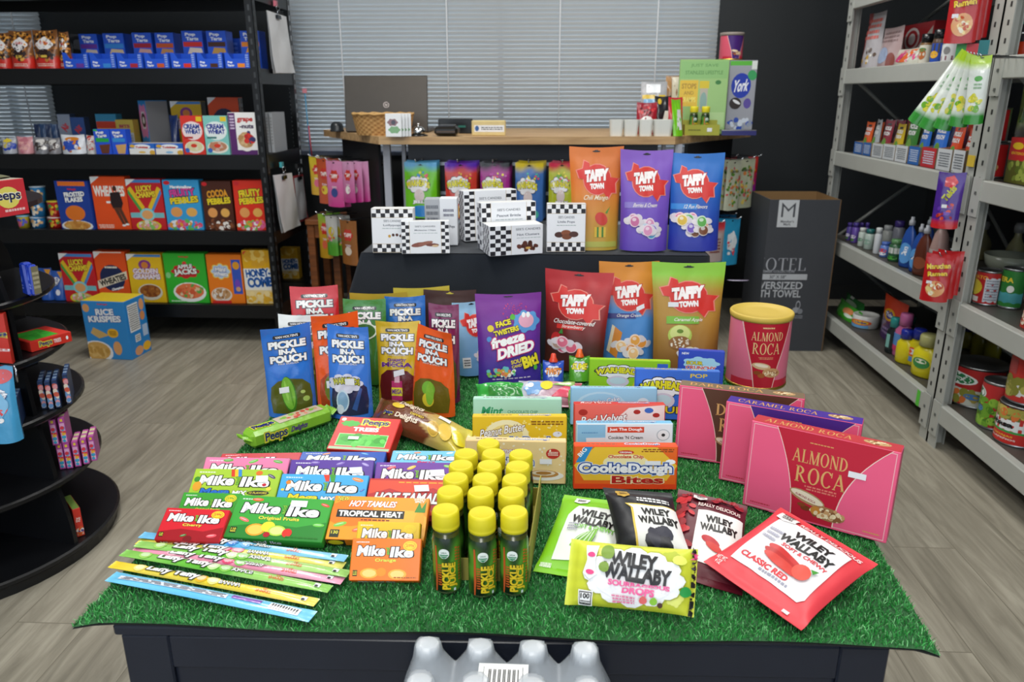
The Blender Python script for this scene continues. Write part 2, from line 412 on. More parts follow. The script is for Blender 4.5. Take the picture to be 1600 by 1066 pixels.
def stand(bl, br, ytop, z, lean=0, d=.02, zl=None):
    """pixel corners of the front base edge, pixel row of the top-left corner, height of the surface, lean in degrees ->
    (matrix, width, height)"""
    a = math.radians(lean); zb = z+d*math.sin(max(a, 0))
    B = hz(*bl, zb); R = hz(*br, zb); ex = (R-B); w = ex.length; ex.normalize()
    bk = Vector((-ex.y, ex.x, 0)); up = bk*math.sin(a)+Vector((0, 0, 1))*math.cos(a); inn = bk*math.cos(a)-Vector((0, 0, 1))*math.sin(a)
    lo, hi = .005, 1.2
    for _ in range(40):
        m = (lo+hi)/2
        if pxy(B+up*m)[1] > ytop: lo = m
        else: hi = m
    o = B+ex*w/2+inn*d/2
    M = Matrix(((ex.x, inn.x, up.x, o.x), (ex.y, inn.y, up.y, o.y), (ex.z, inn.z, up.z, o.z), (0, 0, 0, 1)))
    return M, w, (lo+hi)/2
def shelf(xl, xr, ytop, z, Y, d, yaw=0, lean=0, fixed_w=None):
    """a pack whose front base edge sits at depth Y: pixel columns of the base's ends, row of its top"""
    X0 = ax(xl, Y, z); X1 = ax(xr, Y, z); t = math.radians(yaw); ex = Vector((math.cos(t), math.sin(t), 0))
    w = fixed_w or (X1-X0)/math.cos(t); B = Vector((X0, Y, z)); a = math.radians(lean); B.z += d*math.sin(max(a, 0))
    bk = Vector((-ex.y, ex.x, 0)); up = bk*math.sin(a)+Vector((0, 0, 1))*math.cos(a); inn = bk*math.cos(a)-Vector((0, 0, 1))*math.sin(a)
    lo, hi = .002, 1.5
    for _ in range(40):
        m = (lo+hi)/2
        if pxy(B+ex*w/2+up*m)[1] > ytop: lo = m
        else: hi = m
    o = B+ex*w/2+inn*d/2
    M = Matrix(((ex.x, inn.x, up.x, o.x), (ex.y, inn.y, up.y, o.y), (ex.z, inn.z, up.z, o.z), (0, 0, 0, 1)))
    return M, w, (lo+hi)/2
def wrinkle(seed, amp, n=5, f=(9, 26)):
    r = random.Random(seed); W = [(r.uniform(*f)*math.cos(a), r.uniform(*f)*math.sin(a), r.uniform(0, 6.3)) for a in [r.uniform(0, 3.14) for _ in range(n)]]
    return lambda u, v: amp*sum(math.sin(a*u+b*v+c) for a, b, c in W)/n
def lifted(S):
    def F(u, v, h=0):
        u = min(max(u, .006), .994); v = min(max(v, .006), .994); e = .004
        p = Vector(S(u, v)); n = (Vector(S(u+e, v))-Vector(S(u-e, v))).cross(Vector(S(u, v+e))-Vector(S(u, v-e)))
        return p+n.normalized()*h
    return F
def pouch(w, h, t, colf, ops, mat='foil_pouch', seal=.12, seed=1, amp=.0016, twist=0, waist=.03, topskew=0, hole=None, step=.00025, backc=None, nu=26, nv=34, topw=1.0, maxl=.007):
    """stand-up pouch; origin at the middle of the base, front towards -y"""
    wr = wrinkle(seed, amp, 6, (6, 22)); wf = wrinkle(seed+9, amp*.5, 4, (20, 45))
    def side(sg):
        def S(u, v):
            e = max(0, 1-abs(2*u-1)**2.6)**.62
            tt = min(1, v/(1-seal)); pr = t/2*(1-tt**2.2)**.8*(.92+.08*math.cos(3*tt))+.0006
            fade = min(1, (1-v)/seal*.7+.25); ww = w*(1+(topw-1)*v)*(1-waist*math.sin(math.pi*min(1, v*1.1)))
            x = (u-.5)*ww
            y = sg*pr*e+(wr(u, v)+wf(u, v))*(e if v < 1-seal else .5)*fade*min(1, v*6)
            y += twist*(u-.5)*v*v+.004*math.sin(2.2*u+seed)*v*v
            z = v*h*(1+topskew*(u-.5)*v)-(.004*math.sin(math.pi*u) if v > .97 else 0)-(.0035*e*(1-v*9) if v < .11 and sg < 0 else 0)+(.0035 if True else 0)
            return Vector((x, y, max(z, 0)))
        return S
    mb = MB(); Sf, Sb = side(-1), side(1)
    mb.surf(Sf, nu, nv, colf, mat); mb.surf(Sb, 12, 16, backc or colf, mat, True)
    F = lifted(Sf)
    if hole:
        ops = list(ops)+[('e', .5, 1-seal*.45, .075, seal*.07, hole), ('e', .5, 1-seal*.40, .03, seal*.12, hole)]
    art(mb, F, w, h, ops, mat, .0007, step, maxl=maxl, seed=seed)
    mb.F = F
    return mb
def pillow(w, h, t, colf, ops, mat='foil_pouch', seed=1, amp=.0015, seal=.05, step=.0006, ax_='y', nu=30, nv=26, maxl=.006, bottom=.25, shape=3.0, backmat=None):
    """flat bag lying on its back: x across, y along, z up, sealed ends; origin at its middle"""
    wr = wrinkle(seed, amp, 6, (7, 20)); wf = wrinkle(seed+5, amp*.5, 4, (18, 34))
    def S0(u, v):
        if ax_ == 'y': s1 = max(0, (min(v, 1-v)-seal)/(.5-seal)); s2 = min(u, 1-u)*2
        else: s1 = max(0, (min(u, 1-u)-seal)/(.5-seal)); s2 = min(v, 1-v)*2
        e1 = (1-(1-s1)**shape)**.6 if s1 > 0 else 0; e2 = (1-(1-s2)**shape)**.55
        return e1*e2, e1
    def top(u, v):
        e, e1 = S0(u, v); pin = 1-.05*e1
        x = (u-.5)*w*(pin if ax_ == 'y' else 1); y = (v-.5)*h*(pin if ax_ == 'x' else 1)
        crimp = .0007*math.sin((v if ax_ == 'y' else u)*300)*(1 if e1 == 0 else 0)
        return Vector((x, y, t*(1-bottom)*e+(wr(u, v)+wf(u, v))*(.3+.7*e)+crimp+.0006))
    def bot(u, v):
        e, e1 = S0(u, v); p = top(u, v); return Vector((p.x, p.y, -t*bottom*e+(wr(u, v)+wf(u, v))*(1-e)*.3))
    mb = MB(); mb.surf(top, nu, nv, colf, mat); mb.surf(bot, 14, 14, colf, mat, True)
    F = lifted(top); art(mb, F, w, h, ops, mat, .0007, step, maxl=maxl, seed=seed); mb.F = F
    return mb
def frame3(O, R, T):
    """matrix of a quad given three corners (bottom left, bottom right, top left): origin at its middle, z out of its face"""
    O, R, T = Vector(O), Vector(R), Vector(T); ex = (R-O); w = ex.length; ex.normalize(); n = ex.cross(T-O).normalized(); ey = n.cross(ex)
    h = (T-O).dot(ey); o = O+ex*w/2+ey*h/2
    return Matrix(((ex.x, ey.x, n.x, o.x), (ex.y, ey.y, n.y, o.y), (ex.z, ey.z, n.z, o.z), (0, 0, 0, 1))), w, h
def sticker(parent, F, u, v, du, dv, rot=0, n=.0022, label='white price sticker', print_c='#5a5a66'):
    mb = MB(); c, s = math.cos(math.radians(rot)), math.sin(math.radians(rot)); P = []
    N = 4; vs = []
    for j in range(N+1):
        for i in range(N+1):
            a, b = (i/N-.5)*du, (j/N-.5)*dv; vs.append(F(u+a*c-b*s*.6, v+a*s*.6+b*c, n))
    mb.add(vs, [(j*(N+1)+i, j*(N+1)+i+1, (j+1)*(N+1)+i+1, (j+1)*(N+1)+i) for j in range(N) for i in range(N)], '#e8e9ee', 'matte_card', True)
    o = mb.build('price_sticker', parent); o['label'] = label; return o
def cyl_F(r, z0, z1, a0, a1, c=(0, 0, 0)):
    """label on a cylinder: u runs from angle a0 to a1 (degrees, left to right as seen from outside)"""
    def F(u, v, h=0):
        a = math.radians(a0+(a1-a0)*u); return Vector((c[0]+(r+h)*math.cos(a), c[1]+(r+h)*math.sin(a), c[2]+z0+(z1-z0)*v))
    return F
# ================================================================ the room
BACKY = 4.95
def structure(name, mb): return tag(mb.build(name), kind='structure')
structure('floor', MB().box(-3.9, 2.6, -2.2, 5.1, -.05, 0, '#888', 'plank_floor'))
structure('ceiling', MB().box(-3.9, 2.6, -2.2, 5.1, 2.9, 2.95, '#d9d9d6', 'wall_paint'))
WC = '#1d2124'
w = MB()
for x0, x1, z0, z1 in ((-3.9, -3.75, 0, 2.9), (-3.75, -3.175, 0, .93), (-3.75, -3.175, 2.3, 2.9), (-3.175, -1.6, 0, 2.9), (-1.6, .985, 0, .93), (-1.6, .985, 2.3, 2.9), (.985, 2.6, 0, 2.9)):
    w.box(x0, x1, BACKY, BACKY+.12, z0, z1, WC, 'wall_paint')
structure('wall_back', w)
structure('wall_right', MB().box(2.35, 2.45, -2.2, BACKY, 0, 2.9, WC, 'wall_paint'))
structure('wall_left', MB().box(-3.8, -3.7, -2.2, BACKY, 0, 2.9, '#8d8f90', 'wall_paint'))
structure('baseboard_back', MB().box(.99, 2.35, BACKY-.012, BACKY, 0, .1, '#1c1f22', 'wall_paint'))
def window(n, x0, x1, z0, z1):
    f = MB(); c = '#9fa8b8'
    for a in ((x0, x0+.03, z0, z1), (x1-.03, x1, z0, z1), (x0+.03, x1-.03, z0, z0+.03), (x0+.03, x1-.03, z1-.03, z1), ((x0+x1)/2-.015, (x0+x1)/2+.015, z0+.03, z1-.03)):
        f.box(a[0], a[1], BACKY+.04, BACKY+.09, a[2], a[3], c, 'painted_metal')
    o = structure('window_%d' % n, f)
    g = MB().box(x0+.03, x1-.03, BACKY+.06, BACKY+.066, z0+.03, z1-.03, '#cfe0ea', 'clear_film').build('pane', o)
    s = MB().box(x0-.02, x1+.02, BACKY-.02, BACKY+.04, z0-.025, z0, '#8f98ad', 'painted_metal'); s.build('window_sill', o)
window(1, -3.72, -3.178, .93, 2.3); window(2, -1.598, .983, .93, 2.3)
def blind(x0, x1, z0, z1, cords, label, wand=None):
    root = empty('venetian_blind', Tr((x0+x1)/2, BACKY-.05, z0)); tag(root, label, 'blind'); W = (x1-x0)/2
    m = MB(); n = int((z1-z0-.03)/.0245); r = random.Random(3)
    for i in range(n):
        z = .02+i*.0245; t = math.radians(57+r.uniform(-1.5, 1.5)); hw = .0135; vs = []
        for k in range(5):
            q = (k/4-.5)*2; y = q*hw*math.cos(t); zz = z-q*hw*math.sin(t); b = .0022*(1-q*q)
            for xx in (-W, W): vs.append((xx, y-b*math.sin(t), zz-b*math.cos(t)*-1))
        m.add(vs, [(2*k, 2*k+1, 2*k+3, 2*k+2) for k in range(4)], '#c9cfd2', 'slat', True)
    m.build('slats', root)
    MB().box(-W, W, -.014, .014, 0, .012, '#aeb6c4', 'slat').build('bottom_rail', root)
    MB().box(-W, W, -.02, .02, z1-z0-.03, z1-z0+.01, '#c5cbd0', 'slat').build('head_rail', root)
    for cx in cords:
        MB().tube([(cx-(x0+x1)/2, -.018, .0), (cx-(x0+x1)/2, -.018, z1-z0)], .0034, '#f4f7fa', 'rough_plastic', 6).build('ladder_cord', root)  # cords widened and whitened to stand for light leaking through the slat holes
    for wx, wz in wand or []:
        MB().tube([(wx-(x0+x1)/2, -.03, wz), (wx-(x0+x1)/2, -.024, z1-z0)], .0035, '#dfe6ea', 'gloss_plastic', 6).build('tilt_wand', root)
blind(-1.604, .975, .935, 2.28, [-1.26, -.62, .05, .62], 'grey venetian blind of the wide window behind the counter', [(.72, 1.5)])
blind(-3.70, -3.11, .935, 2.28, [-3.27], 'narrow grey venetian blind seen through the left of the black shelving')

# ---- left black shelving unit: posts, beams, boards
LX0, LX1, LY0, LY1 = -3.3, -1.405, 3.85, 4.41
LZ = (.205, .598, .98, 1.387, 1.765)
BK = '#0c0d0f'
lr = empty('shelving_unit', Tr((LX0+LX1)/2, (LY0+LY1)/2, 0)); tag(lr, 'tall black boltless shelving unit filled with cereal boxes', 'shelving')
cx_, cy_ = (LX0+LX1)/2, (LY0+LY1)/2
def post(x, y, sx, sy, h, par, ox, oy, col, mat, hole='#000', wd=.038, light=None):
    m = MB(); x -= ox; y -= oy
    m.box(x, x+sx*wd, y, y+sy*.003, 0, h, col, mat) if sx > 0 else m.box(x+sx*wd, x, min(y, y+sy*.003), max(y, y+sy*.003), 0, h, col, mat)
    m.box(min(x, x+sx*.003), max(x, x+sx*.003), min(y, y+sy*wd), max(y, y+sy*wd), 0, h, col, mat)
    return m
def slots(m, xf, face, off, z0, z1, pitch, col, axis, a=.005, b=.013):
    z = z0
    while z < z1:
        if axis == 'y': m.box(xf-a, xf+a, face-.0006, face+.0006, z-b, z+b, col, 'rough_plastic')
        else: m.box(face-.0006, face+.0006, xf-a, xf+a, z-b, z+b, col, 'rough_plastic')
        z += pitch
for x, sx in ((LX0, 1), (LX1, -1)):
    for y, sy in ((LY0, 1), (LY1, -1)):
        m = post(x, y, sx, sy, 2.05, lr, cx_, cy_, BK, 'black_paint')
        slots(m, x-cx_+sx*.019, y-cy_-sy*.0005, 0, .06, 2.0, .05, '#33363a', 'y')
        if sx < 0: slots(m, y-cy_+sy*.019, x-cx_+.0005, 0, .06, 2.0, .05, '#b4bac2' if y == LY1 else '#33363a', 'x')
        m.build('post', lr)
for z in LZ+(2.03,):
    m = MB()
    m.box(LX0+.004-cx_, LX1-.004-cx_, LY0-cy_+.004, LY0-cy_+.016, z-.068, z+.004, BK, 'black_paint')
    m.box(LX0+.004-cx_, LX1-.004-cx_, LY1-cy_-.016, LY1-cy_-.004, z-.068, z+.004, BK, 'black_paint')
    for x in (LX0, LX1-.012): m.box(x-cx_+.002, x-cx_+.010, LY0+.016-cy_, LY1-.016-cy_, z-.068, z+.004, BK, 'black_paint')
    m.build('beam_frame', lr)
    MB().box(LX0+.012-cx_, LX1-.012-cx_, LY0+.017-cy_, LY1-.017-cy_, z-.014, z, '#0c0d0e', 'laminate').build('shelf_board', lr)
# ---- clipped price lists hanging on the unit's end
def sheet(pts, name, label, clipc, col='#e3e6ea', frame=None, extra=None):
    P = [Vector(p) for p in pts]; O = (P[0]+P[1])/2; root = empty(name, Tr(O)); tag(root, label, 'price list')
    def S(u, v):
        a = P[0].lerp(P[1], u); b = P[2].lerp(P[3], u); p = a.lerp(b, v)-O; p.x += abs(.008*math.sin(u*5+v*2)*v+.004*math.sin(v*7)*v); return p
    m = MB()
    if frame: m.surf(lambda u, v: S(u, v)-Vector((.002, 0, 0)), 8, 12, frame, 'matte_card')
    def S2(u, v): return S(.07+.86*u, .05+.9*v) if frame else S(u, v)
    m.surf(S2, 8, 14, col, 'matte_card')
    if not frame: m.surf(lambda u, v: S(u, v)-Vector((.003+.01*v, 0, .003*v)), 8, 10, col, 'matte_card', True)
    m.build('paper', root)
    k = MB(); k.box(.002, .012, -.028, .028, -.026, -.008, '#3a3e44', 'chrome'); k.tube([(.006, -.015, -.012), (.01, -.013, .014), (.01, .013, .014), (.006, .015, -.012)], .0016, '#b9bec6', 'chrome', 6)
    k.build('binder_clip', root)
    h = MB(); h.tube([(.008+.004*math.cos(a/8*6.28), .012*math.cos(a/8*6.28), .026+.012*math.sin(a/8*6.28)) for a in range(9)], .0014, '#c9cdd2', 'chrome', 6)
    h.build('ring', root)
    MB().box(-.009, .004, -.014, .014, .034, .06, clipc, 'gloss_plastic').build('magnet_hook', root)
EX = LX1+.012
def ey_(x, y): # point on the end plane through a pixel
    r = ray(x, y); k = EX/r[0]; return (EX, r[1]*k, CAM_Z+r[2]*k)
sheet([ey_(417, 16), ey_(447, 26), ey_(428, 114), ey_(459, 114)], 'price_list', 'white paper list clipped under a pink hook at the top of the black shelving end', '#c96f7e')
EX = LX1+.026
sheet([ey_(427, 274), ey_(456, 270), ey_(441, 364), ey_(468, 352)], 'price_list', 'curled white paper list under a turquoise hook on the lower black shelving end', '#4aa7b0')
EX = LX1+.009
sheet([ey_(458, 275), ey_(474, 272), ey_(463, 350), ey_(481, 342)], 'price_list', 'red bordered paper list hanging behind the curled white list', '#222', '#cfd3d8', frame='#a8323a')
m = MB(); p = hy(475, 140, 4.45); m.box(-.012, .012, -.004, .004, -.012, .012, '#d0808c', 'gloss_plastic'); m.tube([(0, .002, -.01), (.004, .002, -.38)], .0035, '#3f8fb8', 'gloss_plastic', 6); m.tube([(.006, .002, -.19), (.012, .002, -.38)], .004, '#b8343c', 'gloss_plastic', 6)
tag(m.build('fly_swatter', None, Tr(ax(476, 4.46, 1.29), 4.46, 1.29)), 'thin blue and red rod hanging under a pink magnet by the black post', 'rod')
# ================================================================ right-hand storage rack (two bays of one run, pale grey steel)
RX0, RX1 = 1.462, 2.08; RZ = (.17, .56, .99, 1.385, 1.73)
GR = '#aeb0aa'
rr = empty('storage_rack', Tr(1.77, 2.8, 0)); tag(rr, 'pale grey steel storage rack full of cans and cleaning products', 'rack')
def rack_post(x, y, sy, name='post'):
    m = MB(); X, Y = x-1.77, y-2.8; s = 1 if x < 1.7 else -1
    m.box(min(X, X+s*.004), max(X, X+s*.004), min(Y, Y+sy*.06), max(Y, Y+sy*.06), 0, 2.2, GR, 'painted_metal')
    m.box(min(X, X+s*.055), max(X, X+s*.055), min(Y, Y+sy*.004), max(Y, Y+sy*.004), 0, 2.2, GR, 'painted_metal')
    m.box(min(X+s*.051, X+s*.055), max(X+s*.051, X+s*.055), min(Y, Y+sy*.02), max(Y, Y+sy*.02), 0, 2.2, GR, 'painted_metal')
    z = .06
    while z < 2.15:   # keyholes along the post
        m.box(X-s*.0008-.0003, X-s*.0008+.0003, Y+sy*.036-.005, Y+sy*.036+.005, z-.008, z+.008, '#2b2c2c', 'rough_plastic')
        m.box(X+s*.034-.005, X+s*.034+.005, Y-sy*.0008-.0003, Y-sy*.0008+.0003, z-.008, z+.008, '#2b2c2c', 'rough_plastic'); z += .055
    m.build(name, rr)
YP = ((4.17, -1), (2.768, 1), (2.763, -1), (1.40, 1))
for x in (RX0, RX1):
    for y, sy in YP: rack_post(x, y, sy)
for y0, y1 in ((2.768, 4.17), (1.40, 2.763)):
    for z in RZ:
        for x in (RX0, RX1):
            s = 1 if x < 1.7 else -1; m = MB(); X = x-1.77-s*.004
            m.bbox(min(X, X+s*.032), max(X, X+s*.032), y0+.062-2.8-.045, y1-.062-2.8+.045, z-.066, z+.004, .003, GR, 'painted_metal')
            for yy, q in ((y0+.01, 1), (y1-.01, -1)):   # end plates with rivets
                m.box(X-s*.003, X+.0001 if s > 0 else X+.003, min(yy, yy+q*.055)-2.8, max(yy, yy+q*.055)-2.8, z-.12, z+.012, GR, 'painted_metal')
                for zz in (-.1, -.04): m.box(X-s*.005-.001, X-s*.005+.001, yy+q*.03-2.805, yy+q*.03-2.795, z+zz-.005, z+zz+.005, '#5b5d5a', 'painted_metal')
            m.build('beam', rr)
        MB().box(RX0+.034-1.77, RX1-.034-1.77, y0+.03-2.8, y1-.03-2.8, z-.02, z-.001, '#4a4742', 'laminate').build('shelf_board', rr)
for y in (4.166, 2.7655, 1.42):
    m = MB(); n = 5
    for i in range(n):
        za, zb = .1+i*.42, .1+(i+1)*.42; a, b = (RX0+.05, RX1-.05) if i % 2 else (RX1-.05, RX0+.05)
        m.tube([(a-1.77, y-2.8, za), (b-1.77, y-2.8, zb)], .009, '#8f918c', 'painted_metal', 6)
    m.build('brace', rr)
m = MB(); m.tube([(RX1-.01-1.77, 4.12-2.8, .62), (RX1-.01-1.77, 2.9-2.8, 1.35)], .009, '#8f918c', 'painted_metal', 6); m.tube([(RX1-.01-1.77, 4.12-2.8, 1.0), (RX1-.01-1.77, 2.9-2.8, .2)], .009, '#8f918c', 'painted_metal', 6); m.build('brace', rr)
MB().box(RX0-.0055-1.77, RX0-.0045-1.77, 2.86-2.8, 2.885-2.8, .105, .168, '#58c23a', 'matte_card').build('green_tag', rr)
m = MB(); m.box(RX0-.007-1.77, RX0-.0045-1.77, -.03, .015, 1.032, 1.07, '#d8b838', 'matte_card'); m.build('yellow_tag', rr)

# ================================================================ counter with its gondola display
CZ = 1.08; c0 = Vector((0, 3.9, 0))
ctr = empty('sales_counter', Tr(c0)); tag(ctr, 'sales counter with a pale wooden top and black slatwall front', 'counter')
top = [(-.768, 3.537), (.659, 3.60), (.93, 4.05), (1.12, 4.53), (-1.18, 4.53), (-1.255, 4.353)]
FL, FR_ = hz(592, 221, CZ-.022), hz(1055, 221, CZ-.022); TL_, TR_ = hz(506, 209, CZ-.022), hz(1173, 210, CZ-.022)
top = [(FL.x, FL.y), (FR_.x, FR_.y), (TR_.x, min(TR_.y, 4.7)), (TR_.x-.02, 4.72), (TL_.x+.04, 4.72), (TL_.x, TL_.y)]
MB().prism([(x, y-3.9) for x, y in top], CZ-.036, CZ, '#fff', 'counter_wood').build('worktop', ctr)
NV = '#1f242f'
GY = FL.y+.10      # front plane of the gondola
gx0, gx1 = ax(600, GY, .9), ax(1062, GY, .9)
def b_(m, x0, x1, y0, y1, z0, z1, c, mat): return m.box(x0, x1, y0-3.9, y1-3.9, z0, z1, c, mat)
m = MB()
px0, px1 = ax(640, GY+.09, .8), ax(1024, GY+.09, .8)
b_(m, px0, px1, GY+.09, GY+.11, .08, CZ-.037, NV, 'painted_metal')
m.build('slatwall_panel', ctr)
z = .36
while z < 1.0:
    m = MB(); b_(m, px0, px1, GY+.082, GY+.0895, z-.008, z+.008, '#c3c9d2', 'brushed_metal'); m.build('slat_strip', ctr); z += .145
SV = '#a9adb8'
for x, y, wd in ((gx0, GY, .034), (ax(631, GY+.08, .8), GY+.07, .018), (gx1-.03, GY, .034), (ax(1030, GY+.08, .8), GY+.07, .018)):
    m = MB(); b_(m, x, x+wd, y, y+.03, 0, CZ-.037, SV, 'painted_metal'); m.build('upright', ctr)
# angled wings on both sides
wl0, wl1 = Vector((gx0, GY+.03, 0)), Vector((ax(541, 4.28, .98), 4.28, 0))
wr0, wr1 = Vector((gx1+.004, GY+.03, 0)), Vector((ax(1137, 4.40, .95), 4.40, 0))
for a, b in ((wl0, wl1), (wr0, wr1)):
    d = (b-a); L = d.length; ang = math.atan2(d.y, d.x); Mw = Tr(a-c0) @ Matrix.Rotation(ang, 4, 'Z'); iv = 1 if a is wl0 else -1
    m = MB(); m.box(.01, L-.02, .02*iv-.008, .02*iv+.008, .08, CZ-.037, '#15181c', 'painted_metal', Mw); m.build('wing_panel', ctr)
    m = MB(); m.box(L-.02, L, -.012, .012, 0, CZ-.037, SV, 'painted_metal', Mw); m.build('upright', ctr)
    for z in (.50, .74, .93):
        m = MB(); m.tube([Mw @ Vector((.0, -.03*iv, z)), Mw @ Vector((L, -.03*iv, z))], .007, '#b9bdc4', 'chrome', 8); m.build('cross_bar', ctr)
m = MB(); b_(m, px0, px1, GY+.12, 4.6, .08, .1, NV, 'laminate'); b_(m, px0, px0+.02, GY+.12, 4.6, .1, CZ-.037, NV, 'laminate'); b_(m, px1-.02, px1, GY+.12, 4.6, .1, CZ-.037, NV, 'laminate'); m.build('carcass', ctr)

# ================================================================ display table, cloth-covered riser, grass mat
T = .58
tyaw = math.degrees(math.atan2(.893-.869, 1.053)); A0 = Vector((-.598, .866, 0)); TW, TD = 1.082, 1.08
MTB = Tr(A0) @ Rz(tyaw) @ Tr(TW/2, TD/2, 0)
tb = empty('display_table', MTB); tag(tb, 'low black display table carrying the green grass mat', 'table')
TC = '#1c212e'
m = MB(); m.bbox(-TW/2, TW/2, -TD/2, TD/2, T-.03, T-.0115, .004, TC, 'black_paint'); m.build('tabletop', tb)
for y, sg in ((-TD/2+.012, 1), (TD/2-.012, -1)):
    m = MB(); m.bbox(-TW/2+.008, TW/2-.008, min(y, y+.02*sg), max(y, y+.02*sg), .03, T-.0305, .002, TC, 'black_paint')
    for x0, x1, z0, z1 in ((-TW/2+.008, -TW/2+.075, .03, T-.031), (TW/2-.075, TW/2-.008, .03, T-.031), (-TW/2+.075, TW/2-.075, T-.085, T-.031), (-TW/2+.075, TW/2-.075, .03, .1)):
        yy = y-sg*.008; m.bbox(x0, x1, min(yy, y), max(yy, y), z0, z1, .0025, TC, 'black_paint')
    m.build('front_panel' if sg > 0 else 'back_panel', tb)
for x, sg in ((-TW/2+.006, 1), (TW/2-.006, -1)):
    m = MB(); m.bbox(min(x, x+.02*sg), max(x, x+.02*sg), -TD/2+.034, TD/2-.034, .03, T-.0305, .002, TC, 'black_paint'); m.build('side_panel', tb)
for x in (-1, 1):
    for y in (-1, 1):
        MB().box(x*TW/2-x*.05-.02, x*TW/2-x*.05+.02, y*TD/2-y*.06-.02, y*TD/2-y*.06+.02, 0, .03, TC, 'black_paint').build('foot', tb)
# mat outline: left, right, front, back edges with the front corners hanging over
RNG = random.Random(11)
def matS(u, v):
    L = Vector((-.652+.03*min(1, v*1.6), .862+v*1.1, 0)); R = Vector((.520+.028*min(1, v*3.5), .868+v*1.1, 0)); p = L.lerp(R, u)
    q = (MTB.inverted() @ Vector((p.x, p.y, 0))); ox = max(0, abs(q.x)-TW/2-.015)
    fr = max(0, 1-v*6)
    z = T-.0065-(.08*ox+(.2*ox*fr if q.x > 0 else .1*ox*fr))-.004*fr*(0)+.0012*math.sin(19*u)*math.sin(13*v)
    if q.x > TW/2: p.x += .006*fr*ox/.05; p.y -= .012*fr*ox/.05
    p.y += .004*math.sin(u*17)*fr; p.z = z; return p
mat = empty('grass_mat', Tr(-.05, 1.4, T)); tag(mat, 'green artificial grass mat spread over the black table', 'mat')
O_ = Vector((-.05, 1.4, T))
m = MB(); m.surf(lambda u, v: matS(u, v)-O_, 60, 50, '#1f5a2a', 'fabric'); m.surf(lambda u, v: matS(u, v)-O_-Vector((0, 0, .003)), 40, 30, '#1a1d1a', 'fabric', True)
m.build('mat_backing', mat)
def grass(n):
    vs = []; fs = []; cs = []; r = RNG; G = [lin(c) for c in ('#2b8a3c', '#38a047', '#2f9440', '#4fb45c', '#1d6a2c', '#86d08a')]
    for i in range(n):
        u, v = r.random(), r.random()**1.0
        p = matS(u, v); p = (p.x-O_.x, p.y-O_.y, p.z-O_.z)
        a = r.uniform(0, 6.283); c, s = math.cos(a), math.sin(a); h = r.uniform(.0045, .008); b = r.uniform(.001, .008); w = r.uniform(.0005, .0009)
        o = len(vs); q = r.uniform(0, 6.283); bx, by = math.cos(q)*b, math.sin(q)*b
        vs += [(p[0]-c*w, p[1]-s*w, p[2]), (p[0]+c*w, p[1]+s*w, p[2]), (p[0]+bx*.4+c*w*.8, p[1]+by*.4+s*w*.8, p[2]+h*.65), (p[0]+bx*.4-c*w*.8, p[1]+by*.4-s*w*.8, p[2]+h*.65), (p[0]+bx, p[1]+by, p[2]+h)]
        fs += [(o, o+1, o+2, o+3), (o+3, o+2, o+4)]; k = G[int(r.random()**1.3*6) % 6]; cs += [k]*7
    me = bpy.data.meshes.new('grass_pile'); me.from_pydata(vs, [], fs); me.materials.append(MT['grass'])
    ca = me.color_attributes.new('Col', 'FLOAT_COLOR', 'CORNER'); ca.data.foreach_set('color', [x for c in cs for x in c])
    o = bpy.data.objects.new('grass_pile', me); sc.collection.objects.link(o); o.parent = mat; tag(o, kind='stuff')
grass(170000)
# riser table under a black cloth
RT = .85; ry0, ry1 = 2.10, 2.62; rx0, rx1 = ax(566, ry0, RT), ax(1107, ry0, RT)
rs = empty('riser_table', Tr((rx0+rx1)/2, (ry0+ry1)/2, 0)); tag(rs, 'taller table behind the grass mat hidden under a black cloth', 'table')
hw, hd = (rx1-rx0)/2, (ry1-ry0)/2
MB().bbox(-hw+.01, hw-.01, -hd+.01, hd-.01, RT-.03, RT-.006, .003, '#222', 'laminate').build('tabletop', rs)
for x in (-1, 1):
    for y in (-1, 1): MB().box(x*(hw-.05)-.02, x*(hw-.05)+.02, y*(hd-.05)-.02, y*(hd-.05)+.02, 0, RT-.03, '#222', 'laminate').build('leg', rs)
def clothS(u, v):
    """u around the table edge (0..1), v from the top edge down to the hem"""
    per = [(-hw, hd), (-hw, -hd), (hw, -hd), (hw, hd)]; seg = [2*hd, 2*hw, 2*hd]; d = u*sum(seg); i = 0
    while i < 2 and d > seg[i]: d -= seg[i]; i += 1
    a, b = Vector(per[i]), Vector(per[i+1]); p = a.lerp(b, d/seg[i]); nr = [(-1, 0), (0, -1), (1, 0)][i]
    # corners round off
    drop = v*(RT-.02); s = u*sum(seg); cl = math.exp(-((s-seg[0])/.09)**2); cr = math.exp(-((s-seg[0]-seg[1])/.07)**2)
    fold = math.sin(s*19+1)*.5+math.sin(s*43)*.22
    out = .004+.02*v+v*fold*.02+cl*(.30*v**1.0)+cr*.05*v
    dx, dy = nr; 
    if cl > .05: dx, dy = -.95*cl+(1-cl)*nr[0], -.10*cl+(1-cl)*nr[1]
    if i == 1: out = min(out, .03) if cl < .05 else out
    return Vector((p.x+dx*out, p.y+dy*out, RT-.002-drop+.004*math.sin(u*25)*v))
m = MB(); m.surf(clothS, 150, 22, '#1b222b', 'fabric', True)
m.surf(lambda u, v: Vector(((u-.5)*2*hw, (v-.5)*2*hd, RT-.001+.0012*math.sin(u*21)*math.sin(v*9))), 40, 16, '#1b222b', 'fabric')
cl = m.build('table_cloth', None, Tr((rx0+rx1)/2, (ry0+ry1)/2, 0)); tag(cl, 'plain black cloth draped over the riser table', 'tablecloth')

